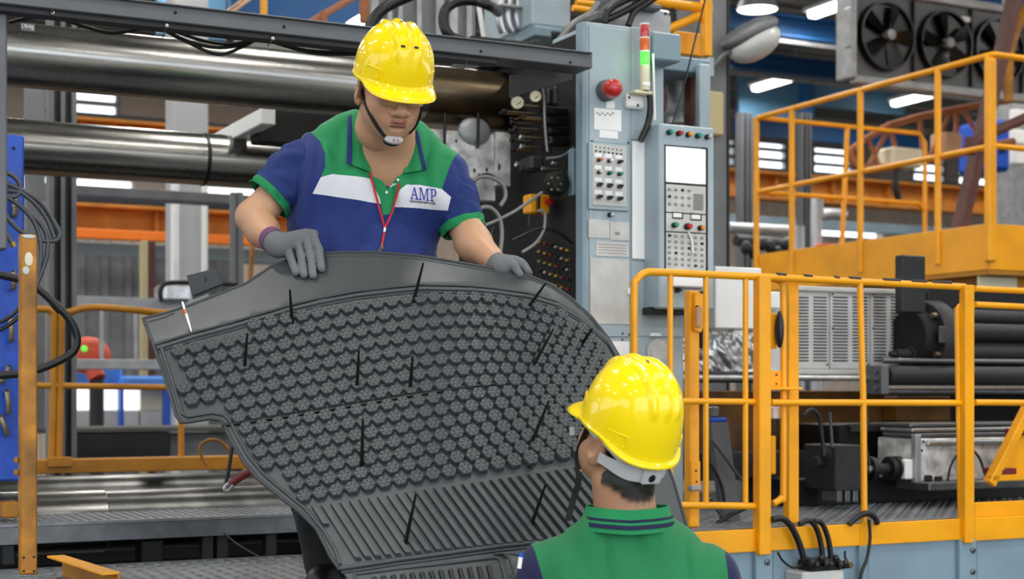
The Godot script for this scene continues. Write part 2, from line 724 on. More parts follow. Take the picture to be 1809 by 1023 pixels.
	mat("lamp_bowl", Color(0.75, 0.76, 0.75), 0.2, 0.0, {"clearcoat_enabled": true, "backlight_enabled": true, "backlight": Color(0.4, 0.4, 0.4)})
	mat("screen", Color(0.96, 0.97, 0.97), 0.3, 0.0, {"emission_enabled": true, "emission": Color(0.95, 0.97, 1.0), "emission_energy_multiplier": 0.22})
	mat("fan_black", Color(0.02, 0.021, 0.023), 0.3)
	mat("lit_window", Color(0.95, 0.96, 0.97), 0.4, 0.0, {"emission_enabled": true, "emission": Color(0.95, 0.98, 1.0), "emission_energy_multiplier": 0.5})  # glow stands in for daylight behind the far panes
	mat("green_sign", Color(0.1, 0.6, 0.35), 0.5)
	mat("robot", Color(0.85, 0.32, 0.2), 0.5)
	mat("carton", Color(0.78, 0.62, 0.5), 0.8)
	mat("pipe_wrap", Color(0.7, 0.71, 0.72), 0.4, 0.6)

const ROOF := 6.3
const BACK := 16.5

func lamps(power: float) -> void:
	for row in 6:
		for k in 9:
			var u := 11.74 - 2.45 * k + (0.58 if row == 1 else 0.0)
			var v := 12.4 - 3.65 * row + (1.1 if row == 2 else 0.0)
			var seen := (row == 0 and k < 2) or (row == 1 and k < 3)
			var lab := "long tube lamp under the roof among many alike"
			if seen:
				lab = [["white tube lamp below the fans, over the corner of the yellow platform rail", "white tube lamp hanging before the pale blue upper wall left of the fans"], ["white tube lamp at the right edge beside the yellow bent beam", "tube lamp under the dark roof hidden behind the fan unit", "short lit tube lamp under the roof left of the fan unit"]][row][k]
			var o := T("tube_lamp", lab, "lamp", "tube lamps under the roof")
			P(o, "tube", G.new().box(Vector3(u, 5.8, -v), Vector3(0.13, 0.07, 1.05), 0.03), M.lamp_glow)
			P(o, "fixture", G.new().box(Vector3(u, 5.86, -v), Vector3(0.2, 0.05, 1.12), 0.01), M.white)
			P(o, "rod", G.new().tube([Vector3(u, 5.87, -v - 0.4), Vector3(u, ROOF - 0.004, -v - 0.4)], 0.012, 6), M.galvanised)
			P(o, "rod", G.new().tube([Vector3(u, 5.87, -v + 0.4), Vector3(u, ROOF - 0.004, -v + 0.4)], 0.012, 6), M.galvanised)
			var a := AreaLight3D.new()
			a.name = "lamp_light"
			a.area_size = Vector2(0.13, 1.05)
			a.light_energy = power
			a.light_color = Color(1.0, 0.985, 0.96)
			a.area_range = 40.0
			a.shadow_enabled = true
			a.transform = frame * Transform3D(Basis(Vector3.RIGHT, -PI / 2), Vector3(u, 5.755, -v))
			add_child(a, true)

# corrugated sheet from u0 to u1 (or along v when across is set)
func ribs(g: G, u0: float, u1: float, y0: float, y1: float, v: float, pitch := 0.25, deep := 0.035) -> void:
	var n := int((u1 - u0) / pitch)
	var prof := []
	for i in n:
		var b := u0 + i * pitch
		prof.append_array([Vector2(b, 0), Vector2(b + pitch * 0.55, 0), Vector2(b + pitch * 0.65, deep), Vector2(b + pitch * 0.9, deep)])
	prof.append(Vector2(u0 + n * pitch, 0))
	prof.append(Vector2(u1, 0))
	for i in prof.size() - 1:
		var a: Vector2 = prof[i]
		var b: Vector2 = prof[i + 1]
		var d := (b - a).normalized()
		g.face([Vector3(a.x, y0, -v + a.y), Vector3(b.x, y0, -v + b.y), Vector3(b.x, y1, -v + b.y), Vector3(a.x, y1, -v + a.y)], Vector3(-d.y, 0, d.x))

func hall() -> void:
	struct("floor", G.new().box(Vector3(4.5, -0.1, -4.75), Vector3(30, 0.2, 25)), M.concrete)
	# roof deck: ribbed sheet over its slab
	var r := G.new().box(Vector3(4.5, ROOF + 0.17, -4.75), Vector3(30, 0.2, 25))
	for i in 72:
		r.box(Vector3(4.5, ROOF + 0.035, 7 - i * 0.33), Vector3(30, 0.07, 0.16))
	struct("ceiling", r, M.roof_deck)
	# end walls
	for s in [0, 1]:
		var u := -10.0 if s == 0 else 19.0
		var w := G.new().box(Vector3(u, 1.2, -4.75), Vector3(0.2, 2.4, 25))
		w.box(Vector3(u, 5.4, -4.75), Vector3(0.2, 1.8, 25))
		for k in 5:
			w.box(Vector3(u, 3.4, 7.5 - k * 6.1), Vector3(0.22, 2.2, 0.6))
		var o := struct("wall_" + ["left", "right"][s], w, M.cladding_grey)
		for k in 4:
			struct("pane", G.new().box(Vector3(u, 3.45, 4.45 - k * 6.1), Vector3(0.012, 2.1, 5.5)), M.glass, o)
	# unseen side behind the camera: wall ends, lintel, and an opening made for frontal daylight
	var gate := G.new().box(Vector3(-9.0, 3.2, 7.6), Vector3(2, 6.4, 0.2))
	gate.box(Vector3(12, 3.2, 7.6), Vector3(14, 6.4, 0.2))
	gate.box(Vector3(-1.5, 5.6, 7.6), Vector3(13, 1.6, 0.2))
	struct("wall_front", gate, M.cladding_grey)
	# back wall with its windows; openings are listed by the pixels at which they show
	var holes := [[92, 104], [119, 213], [1286, 1303], [1332, 1393], [1413, 1424], [1436, 1512], [1612, 1672], [1692, 1792]]
	var ya := 5.28
	var yb := 5.85
	var w := G.new()
	w.box(Vector3(4.5, yb + 0.6, -BACK - 0.1), Vector3(30, 1.2, 0.2))
	ribs(w, -10, 19, 4.5, ya, BACK)
	ribs(w, -10, 19, 0, 4.28, BACK, 0.3, 0.05)
	w.box(Vector3(4.5, 4.89, -BACK - 0.12), Vector3(30, 0.78, 0.16))
	w.box(Vector3(4.5, 2.14, -BACK - 0.12), Vector3(30, 4.28, 0.16))
	var from := -10.0
	var spans := []
	for h in holes:
		var a := L(h[0], 300, BACK).x
		spans.append([a, L(h[1], 300, BACK).x])
		w.box(Vector3((from + a) / 2, (ya + yb) / 2, -BACK - 0.1), Vector3(a - from, yb - ya, 0.2))
		from = spans[-1][1]
	w.box(Vector3((from + 19) / 2, (ya + yb) / 2, -BACK - 0.1), Vector3(19 - from, yb - ya, 0.2))
	for k in 12:
		w.box(Vector3(-8.5 + 2.6 * k, 4.39, -BACK - 0.1), Vector3(0.6, 0.24, 0.2))
	struct("wall_back", w, M.cladding)
	for i in spans.size():
		var a: float = spans[i][0]
		var b: float = spans[i][1]
		var f := G.new()
		for y in [ya + 0.03, lerpf(ya, yb, 0.42), lerpf(ya, yb, 0.72), yb - 0.03]:
			f.box(Vector3((a + b) / 2, y, -BACK - 0.06), Vector3(b - a, 0.06, 0.1), 0.008)
		for x in [a + 0.03, b - 0.03]:
			f.box(Vector3(x, (ya + yb) / 2, -BACK - 0.06), Vector3(0.06, yb - ya, 0.1), 0.008)
		var o := struct("window_%d" % (i + 1), f, M.galvanised)
		for k in 3:
			var y0: float = lerpf(ya, yb, [0.0, 0.42, 0.72][k])
			var y1: float = lerpf(ya, yb, [0.42, 0.72, 1.0][k])
			struct("pane", G.new().box(Vector3((a + b) / 2, (y0 + y1) / 2, -BACK - 0.07), Vector3(b - a, y1 - y0, 0.01)), M.glass, o)
	var strip := struct("window_9", G.new().box(Vector3(4.5, 4.27, -BACK + 0.01), Vector3(29, 0.05, 0.06)), M.galvanised)
	for k in 11:
		struct("pane", G.new().box(Vector3(-7.2 + 2.6 * k, 4.39, -BACK - 0.05), Vector3(2.1, 0.24, 0.01)), M.glass, strip)
	# blue roof steel
	for b in [[18, 54, 9.6], [92, 120, 11.2]]:
		var g := bxg(G.new(), 1286, b[0], 1900, b[1], b[2], 0.04)
		var q := L(1286, b[0], b[2])
		var lowest := L(1286, b[1], b[2])
		for y in [q.y, lowest.y]:
			g.box(Vector3(q.x + 4.0, y, -b[2]), Vector3(8.0, 0.03, 0.24), 0.003)
		T1("roof_beam", "upper blue steel roof beam right of the milky lamp head" if b[0] < 50 else "lower blue steel roof beam right of the milky lamp head", "beam", g, M.roof_blue)
		T1("purlin", "pale steel purlin under the upper blue roof beam" if b[0] < 50 else "pale steel purlin under the lower blue roof beam", "beam", bxg(G.new(), 1286, b[1] + 2, 1900, b[1] + 9, b[2] - 0.15, 0.06), M.galvanised)
	T1("upper_cladding", "pale blue upper wall sheet left of the blue pilaster", "cladding", bxg(G.new(), 1306, 134, 1424, 204, 13.3, 0.08), M.pale_blue)
	T1("upper_cladding", "pale blue upper wall sheet under the fan unit's left end", "cladding", bxg(G.new(), 1439.5, 118, 1600, 186, 13.2, 0.08), M.pale_blue)
	T1("pilaster", "blue pilaster between two pale blue wall sheets", "pilaster", bxg(G.new(), 1425, 90, 1439, 206, 13.0, 0.2), M.roof_blue)
	T1("dark_lintel", "dark blue lintel band over the right windows", "beam", bxg(G.new(), 1300, 206, 1900, 236, 14.0, 0.1), M.roof_blue)
	for k in 5:
		T1("roof_purlin", ["nearest", "second", "third", "fourth", "farthest"][k] + " of the pale purlins running under the ribbed roof sheet", "purlin", G.new().box(Vector3(6, 6.2, -8.4 - k * 1.5), Vector3(26, 0.14, 0.06), 0.01), M.galvanised, "purlins under the roof")

func column(u: float, v: float, w: float, m: Material, lab: String, top := ROOF) -> void:
	var g := G.new().box(Vector3(u, top / 2, -v), Vector3(0.02, top, w))
	g.box(Vector3(u - w / 2, top / 2, -v), Vector3(0.025, top, w), 0.004)
	g.box(Vector3(u + w / 2, top / 2, -v), Vector3(0.025, top, w), 0.004)
	g.box(Vector3(u, top / 2, -v - w / 2 + 0.01), Vector3(w, top, 0.02), 0.004)
	T1("steel_column", lab, "column", g, m)

func girder(x0: float, x1: float, y0: float, y1: float, v: float, m: Material, lab: String) -> void:
	var a := L(x0, y1, v)
	var b := L(x0, y0, v)
	var e := L(x1, y0, v)
	var o := T("crane_girder", lab, "girder", "orange crane girders")
	var len := e.x - a.x
	P(o, "web", G.new().box(Vector3((a.x + e.x) / 2, (a.y + b.y) / 2, -v - 0.1), Vector3(len, b.y - a.y, 0.02)), m)
	for y in [a.y, b.y]:
		P(o, "flange", G.new().box(Vector3((a.x + e.x) / 2, y, -v - 0.02), Vector3(len, 0.03, 0.26), 0.005), m)
	var n := int(len / 0.85)
	for i in n + 1:
		P(o, "stiffener", G.new().box(Vector3(a.x + 0.02 + i * (len - 0.04) / n, (a.y + b.y) / 2, -v - 0.05), Vector3(0.02, b.y - a.y, 0.12)), m)
	P(o, "rail", G.new().box(Vector3((a.x + e.x) / 2, b.y + 0.045, -v), Vector3(len, 0.06, 0.06), 0.01), M.dark_steel)

# a box that runs along v in the plane u, from its near end (pixels xn, y0..y1) to where its far end shows (xf)
func bv(parent: Node, called: String, m: Material, xn: float, y0: float, y1: float, u: float, xf: float, w: float, bev := 0.004, label := "") -> MeshInstance3D:
	var a := A(xn, y1, u)
	var b := A(xn, y0, u)
	var e := A(xf, y0, u)
	return P(parent, called, G.new().box(Vector3(u + w / 2, (a.y + b.y) / 2, (a.z + e.z) / 2), Vector3(w, b.y - a.y, absf(a.z - e.z)), bev), m, label)

func one(called: String, lab: String, cat: String, m: Material, x0: float, y0: float, x1: float, y1: float, v: float, d: float, bev := 0.005, group := "") -> MeshInstance3D:
	return T1(called, lab, cat, bxg(G.new(), x0, y0, x1, y1, v, d, bev), m, group)

func pipe(called: String, lab: String, cat: String, m: Material, list: Array, v: float, r: float, per := 6, group := "", sides := 10) -> MeshInstance3D:
	return T1(called, lab, cat, G.new().tube(Ls(list, v, per), r, sides), m, group)

func background() -> void:
	girder(60, 1840, 205, 262, 11.0, M.orange, "long orange crane girder high up before the back windows")
	girder(75, 640, 360, 412, 9.0, M.orange, "lower orange crane girder on the left behind the tie bars")
	one("orange_tube", "bright orange square tube under the lower crane girder", "tube", M.orange_bright, 75, 400, 640, 417, 8.6, 0.1)
	one("grey_beam", "grey horizontal steel beam above the lower orange girder", "beam", M.column_grey, 60, 322, 640, 340, 6.0, 0.2)
	one("blue_grey_beam", "blue grey beam just under the lower orange girder", "beam", M.machine_blue, 75, 424, 640, 450, 9.3, 0.15)
	# columns on the left
	one("machine_housing", "plain grey housing between the blue platen and the thin grey post", "housing", M.column_grey, 48, 120, 80, 760, 3.2, 0.1)
	var c := L(108, 500, 3.6)
	column(c.x, 3.6, 0.11, M.column_grey, "thin grey steel post left of the orange girder")
	c = L(336, 500, 7.2)
	T1("steel_column", "wide grey steel column rising behind the black tab of the mat", "column", G.new().box(Vector3(c.x, ROOF / 2, -7.3), Vector3(0.27, ROOF, 0.25), 0.01), M.machine_pale)
	pipe("wall_pipe", "white downpipe on the left flank of the wide grey column", "pipe", M.white, [[309, 300], [309, 1000]], 6.9, 0.03)
	pipe("wall_pipe", "thin white conduit on the right flank of the wide grey column", "pipe", M.white, [[361, 300], [361, 500]], 6.9, 0.02)
	one("brown_post", "brown and beige post left of the white downpipe under the girder", "post", M.beige, 250, 425, 262, 1040, 8.0, 0.08)
	one("brown_post", "darker brown post beside the beige one under the girder", "post", M.brown, 263, 425, 275, 1040, 8.0, 0.08)
	pipe("conduit", "grey conduit by the elbow of the leaning worker, left of two", "conduit", M.column_grey, [[412, 340], [412, 1130]], 5.0, 0.022)
	pipe("conduit", "grey conduit by the elbow of the leaning worker, right of two", "conduit", M.column_grey, [[424, 340], [424, 1130]], 5.0, 0.022)
	pipe("yellow_rod", "thin dull yellow rod slanting down behind the mat's edge", "rod", M.yellow_old, [[447, 425], [420, 830]], 3.0, 0.012)
	# low bench with robot and blue machines, far left
	var o := T("far_frame", "pale aluminium frame behind the yellow back rail", "frame")
	bx(o, "top_bar", M.galvanised, 112, 522, 330, 546, 6.0, 0.3)
	bx(o, "lower_bar", M.galvanised, 122, 634, 330, 652, 5.6, 0.2)
	for x in [178, 238, 300]:
		bx(o, "upright", M.galvanised, x, 546, x + 6, 636, 5.8, 0.05)
	one("tank", "small bright steel box on the pale frame behind the mat's tip", "box", M.bright_steel, 290, 500, 338, 532, 5.9, 0.3, 0.02)
	pipe("black_hose", "black hose looping over the pale frame behind the mat's tab", "hose", M.black, [[286, 534], [283, 515], [292, 502], [320, 499], [420, 503]], 4.6, 0.014)
	var rg := G.new()
	ribs(rg, L(110, 0, 9.0).x, L(420, 0, 9.0).x, 0.0, L(200, 452, 9.0).y, 9.0, 0.2, 0.04)
	T1("ribbed_sheet", "grey ribbed sheet standing behind the yellow back rail", "sheet", rg, M.column_grey)
	o = T("robot", "blurred orange red robot joint with green lamp far left", "robot")
	var q := L(155, 628, 6.4)
	P(o, "joint", G.new().ball(q, Vector3(0.16, 0.13, 0.12), 18), M.robot)
	P(o, "arm", G.new().tube([q + Vector3(0.02, -0.02, 0.05), q + Vector3(0.03, -0.1, 0.05), q + Vector3(0.05, -0.16, 0.08)], 0.06, 12), M.robot)
	P(o, "pedestal", G.new().tube([q + Vector3(0.05, -0.16, 0.05), Vector3(q.x + 0.05, 0.0, q.z + 0.05)], 0.05, 12), M.dark_steel)
	P(o, "lamp", G.new().ball(L(149, 616, 6.25), Vector3(0.022, 0.022, 0.022), 12), M.green_lens)
	o = T("blue_machine", "bright blue cabinet machine with white windows behind the yellow back rail", "machine")
	bx(o, "hood", M.bright_blue, 125, 648, 217, 684, 6.8, 0.8, 0.02)
	bx(o, "hood", M.bright_blue, 219, 664, 330, 684, 6.6, 0.8, 0.02)
	bx(o, "post", M.blue, 213, 684, 219, 760, 6.6, 0.1)
	bx(o, "post", M.blue, 292, 684, 302, 760, 6.6, 0.1)
	for x in [[110, 124], [126, 210], [220, 246], [248, 288]]:
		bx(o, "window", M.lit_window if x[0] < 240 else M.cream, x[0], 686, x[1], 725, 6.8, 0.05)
		bx(o, "panel", M.vent_grey, x[0], 726, x[1], 758, 6.8, 0.05)
	one("steel_sill", "worn grey steel sill under the blue machine", "sill", M.concrete, 66, 757, 420, 766, 4.6, 0.5)
	one("dirty_panel", "mottled dark dirty panel above the yellow back kerb", "panel", M.black_oily, 110, 766, 300, 812, 4.6, 0.2)
	one("grey_board", "clean grey panel right of the mottled dark one", "panel", M.column_grey, 300, 766, 470, 815, 4.7, 0.2)
	o = T("green_sign", "pale green sign with dark green rim behind the black hose loop", "sign")
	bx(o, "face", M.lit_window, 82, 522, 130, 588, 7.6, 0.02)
	bx(o, "border", M.green_sign, 82, 514, 131, 522, 7.58, 0.03)
	# yellow back rail
	o = T("back_rail", "dull yellow tubular guard rail behind the lower tie bars", "rail")
	tb(o, "top_rail", M.yellow_dull, [[60, 546], [84, 547], [93, 553], [95, 566], [94, 690], [91, 815]], 3.0, 0.017)
	tb(o, "top_rail", M.yellow_dull, [[103, 815], [106, 690], [108, 570], [112, 556], [124, 551], [172, 543], [290, 553], [420, 563]], 3.0, 0.017)
	tb(o, "middle_rail", M.yellow_dull, [[60, 681], [420, 686]], 3.0, 0.015)
	tb(o, "post", M.yellow_dull, [[320, 686], [320, 820]], 3.0, 0.015)
	bx(o, "kerb", M.yellow_dull, 60, 813, 470, 838, 2.9, 0.12)
	bx(o, "kerb_plate", M.yellow_dull, 85, 808, 128, 826, 2.88, 0.02)
	pipe("air_hose", "pale yellow air hose arching above the yellow back kerb", "hose", M.yellow_old, [[366, 822], [354, 800], [356, 785], [372, 777], [390, 781], [408, 798]], 2.6, 0.008)
	# above the beam, left of the helmet
	one("blue_partition", "dark blue wall seen above the black beam, left of the helmet", "panel", M.roof_blue, 408, -30, 650, 26, 8.0, 0.1)
	one("grey_shed", "ribbed grey roofing seen above the beam left of the helmet", "roofing", M.roof_deck, 420, 26, 660, 90, 7.5, 0.1)
	one("pale_beam", "pale green beam at the top left over the black beam", "beam", M.pale_blue, 280, -40, 400, 60, 9.0, 0.1)
	pipe("slant_rail", "brown slanting handrail above the black beam, longer one", "rail", M.rust, [[540, 45, 4.0], [616, 0, 4.5], [680, -40, 5]], 4.0, 0.022, 3)
	pipe("slant_rail", "yellow slanting handrail at the far left above the beam", "rail", M.yellow_old, [[402, 24, 4.0], [440, -4, 4.5], [470, -30, 5]], 4.0, 0.02, 3)
	pipe("rail_post", "short yellow post standing above the black beam", "post", M.yellow, [[466, 40], [466, -20]], 4.0, 0.02)
	pipe("rail_post", "short brown post under the slanting brown handrail", "post", M.rust, [[573, 50], [571, 20]], 4.0, 0.02)
	pipe("rail_post", "brown post left of the grey ribbed screen", "post", M.rust, [[644, 40], [644, -20]], 4.0, 0.03)
	pipe("strip_light", "white glowing strip slanting down to the helmet's left", "lamp", M.lamp_glow, [[622, 48, 5.0], [654, 28, 5.6]], 5.0, 0.045, 2)
	one("ribbed_screen", "grey ribbed steel screen behind the yellow helmet", "screen", M.column_grey, 658, -60, 840, 110, 3.4, 0.05)
	var g := G.new()
	for x in [662, 686, 705, 738, 772, 796, 826]:
		bxg(g, x, -60, x + (9 if x % 4 else 16), 110, 3.36, 0.06, 0.012)
	T1("screen_ribs", "pale folded ribs on the grey screen behind the helmet", "ribs", g, M.galvanised)
	pipe("black_hose", "thick black hose looping above the beam right of the helmet", "hose", M.black, [[828, 76, 1.4], [796, 64], [783, 40], [788, 16], [810, 2], [840, 2], [868, 12], [880, 22, 1.8]], 1.3, 0.021, 8)
	pipe("black_hose", "black hose curving up behind the helmet's left top", "hose", M.black, [[652, 52], [664, 28], [690, 8], [730, -10]], 1.6, 0.024, 8)
	pipe("white_rod", "slim pale rod leaning inside the black hose loop", "rod", M.white, [[845, 6], [855, 66]], 2.0, 0.012)
	o = T("hydraulic_pipes", "row of curved bare steel hydraulic pipes above the beam", "pipes")
	for k in 5:
		var x := 884.0 + 15.0 * k
		tb(o, "pipe", M.bright_steel, [[x + 10, -40], [x + 2, 0], [x - 2, 25], [x + 1, 45], [x + 6, 58 - 2 * k]], 1.9, 0.021, 5)
	bx(o, "clamp", M.galvanised, 884, 5, 940, 10, 1.84, 0.03)
	one("black_bracket", "black slanting bar under the curved hydraulic pipes", "bar", M.black, 832, 62, 945, 74, 1.55, 0.5)
	o = T("valve_tower", "pale blue box on a grey plinth above the beam", "box")
	bx(o, "body", M.machine_grey, 940, -40, 1009, 44, 1.75, 0.5, 0.01)
	bx(o, "plinth", M.machine_blue, 945, 44, 1010, 52, 1.7, 0.55)
	bv(o, "side_beam", M.machine_blue, 946, 46, 62, L(945, 50, 1.7).x, 880, 0.08)
	bx(o, "foot", M.machine_blue, 944, 52, 958, 72, 1.75, 0.06)
	bx(o, "foot", M.machine_blue, 985, 52, 1000, 76, 1.75, 0.06)
	one("flat_motor", "flat dark grey block lying on the beam under the pale blue box", "block", M.dark_steel, 890, 72, 975, 100, 1.0, 0.5)
	# bundle of cables falling onto the beam
	o = T("cable_bundle", "bundle of twisted grey brown cables falling onto the beam", "cables")
	for k in 13:
		var s := k * 2.8
		tb(o, "cable", M.hose_grey if k % 4 else M.hose_light, [[1090 - s, -5 + s * 0.3], [1050 - s * 0.4, 22 + s * 0.4], [1014 - s * 0.2 + 4 * sin(k * 2.1), 42 + s * 0.7], [990 - s * 0.25, 70 + s * 0.3], [968 + s * 0.9 + 3 * sin(k * 1.7), 96 + s * 0.15]], 0.95 + 0.03 * (k % 3), 0.0145, 5, 8)
	# right of the cabinet
	one("hall_column", "tall grey steel column behind the control cabinet's right edge", "column", M.column_grey, 1257, -60, 1284, 800, 2.6, 0.35)
	one("hall_column_edge", "narrow dark flange at the right of the tall grey column", "flange", M.dark_steel, 1284, -60, 1290, 800, 2.7, 0.3)
	one("junction_box", "beige junction box on the grey column by the lamp arm", "box", M.beige, 1252, 160, 1280, 238, 2.45, 0.15, 0.01)
	o = T("street_lamp", "oval lamp head with milky bowl on a short arm, by the grey column", "lamp")
	tb(o, "arm", M.beam_grey, [[1256, 122], [1275, 100], [1292, 90]], 2.5, 0.017, 3)
	bx(o, "bracket", M.machine_grey, 1248, 100, 1262, 134, 2.45, 0.05)
	var la := L(1292, 84, 2.5)
	var lb := L(1368, 46, 2.5)
	var ax := (lb - la).normalized()
	var bs := Basis(ax, Vector3(-ax.y, ax.x, 0).normalized(), ax.cross(Vector3(-ax.y, ax.x, 0).normalized()))
	g = G.new()
	g.X = Transform3D(bs, (la + lb) / 2 + Vector3(0, -0.02, 0))
	g.ball(Vector3(0, -0.015, 0), Vector3(0.175, 0.095, 0.1), 24)
	P(o, "bowl", g, M.lamp_bowl)
	g = G.new()
	g.X = Transform3D(bs, (la + lb) / 2 + Vector3(0, -0.005, 0))
	g.ball(Vector3(-0.01, 0.03, 0), Vector3(0.2, 0.06, 0.095), 24)
	P(o, "hood", g, M.beam_grey)
	var hb := L(1338, 14, 7.5)
	o = T("high_bay_lamp", "round white high bay lamp hanging at the top right", "lamp")
	P(o, "shade", G.new().lathe([Vector2(0.07, 0.34), Vector2(0.1, 0.2), Vector2(0.17, 0.05), Vector2(0.2, -0.02), Vector2(0.19, -0.02), Vector2(0.15, 0.05)], Transform3D(Basis(), hb)), M.beam_grey)
	P(o, "lens", G.new().lathe([Vector2(0.0, -0.03), Vector2(0.185, -0.015), Vector2(0.185, 0.01)], Transform3D(Basis(), hb)), M.lamp_glow)
	P(o, "rod", G.new().tube([hb + Vector3(0, 0.33, 0), Vector3(hb.x, ROOF, hb.z)], 0.015, 8), M.beam_grey)
	var pl := SpotLight3D.new()
	pl.name = "high_bay_light"
	pl.transform = frame * Transform3D(Basis(Vector3.RIGHT, -PI / 2), hb + Vector3(0, -0.06, 0))
	pl.spot_angle = 70
	pl.spot_range = 30
	pl.light_energy = 3.0
	pl.light_size = 0.18
	pl.shadow_enabled = true
	add_child(pl)
	fans()
	# far right, behind the platform
	for k in 2:
		var x: float = [1315.0, 1420.0][k]
		var cc := L(x, 500, 8.0 + 1.5 * k)
		column(cc.x, 8.0 + 1.5 * k, 0.11, M.beam_grey, ["grey steel column behind the far end of the yellow platform", "grey steel column between the two bright windows"][k], L(x, 200, 8.0 + 1.5 * k).y)
	one("column", "pale grey column at the right edge behind the blue tank", "column", M.galvanised, 1788, 150, 1830, 500, 8.0, 0.3)
	pipe("silver_duct", "silver elbow duct behind the yellow platform rail", "duct", M.pipe_wrap, [[1442, 1060], [1442, 400], [1448, 384], [1464, 379], [1492, 381]], 7.0, 0.055, 6)
	pipe("silver_duct", "wide straight silver duct left of the elbow duct", "duct", M.pipe_wrap, [[1405, 400], [1405, 1060]], 7.4, 0.09, 2)
	pipe("silver_duct", "horizontal silver pipe left of the wide duct", "duct", M.pipe_wrap, [[1286, 402], [1400, 408]], 7.2, 0.05, 2)
	one("blue_grey_band", "blue grey wall band under the long orange girder on the right", "band", M.machine_blue, 1288, 378, 1700, 396, 13.5, 0.1)
	o = T("dark_engine", "dark pipework and fittings behind the platform's left end", "machinery")
	tb(o, "pipe", M.dark_steel, [[1300, 425], [1340, 428], [1375, 432], [1392, 450], [1394, 520]], 6.4, 0.05)
	for k in 6:
		P(o, "fitting", G.new().ball(L(1318 + 14 * k, 438 + 9 * sin(k * 2.0), 6.2), Vector3(0.05, 0.06, 0.05), 12), M.dark_steel)
	one("orange_block", "small blurred orange red block behind the platform edge", "block", M.robot, 1452, 430, 1484, 455, 6.8, 0.1)
	truss()
	o = T("brown_boom", "long brown steel channel slanting up to the right edge", "beam")
	P(o, "channel", G.new().box(L(1745, 195, 3.4), Vector3(0.07, 2.2, 0.1), 0.005, Basis(Vector3.BACK, -0.3)), M.brown)
	o = T("brown_pipe", "thick brown pipe rising to the right edge in front of the blue tank", "pipe")
	tb(o, "pipe", M.brown, [[1716, 258], [1740, 240], [1809, 210], [1850, 190]], 3.3, 0.036, 4)
	P(o, "elbow", G.new().tube([L(1716, 244, 3.3), L(1714, 272, 3.3)], 0.045, 12), M.brown)
	pipe("yellow_beam", "yellow bent beam at the right edge over the platform corner", "beam", M.yellow_old, [[1782, 180], [1782, 110], [1792, 60], [1815, 15], [1840, -20]], 4.2, 0.05, 5, "", 4)
	o = T("blue_tank", "bright blue tank behind the corner post of the platform", "tank")
	bx(o, "body", M.blue, 1752, 208, 1788, 300, 7.2, 0.5, 0.04)
	bx(o, "port", M.black, 1768, 258, 1778, 268, 7.18, 0.05)
	for k in 4:
		one("switch_box", ["topmost", "second from the top", "third from the top", "lowest"][k] + " of the white switch boxes at the right edge", "box", M.white, 1790 + 3 * (k % 2), 155 + 36 * k, 1816, 182 + 36 * k, 7.6, 0.1, 0.02, "white switch boxes")

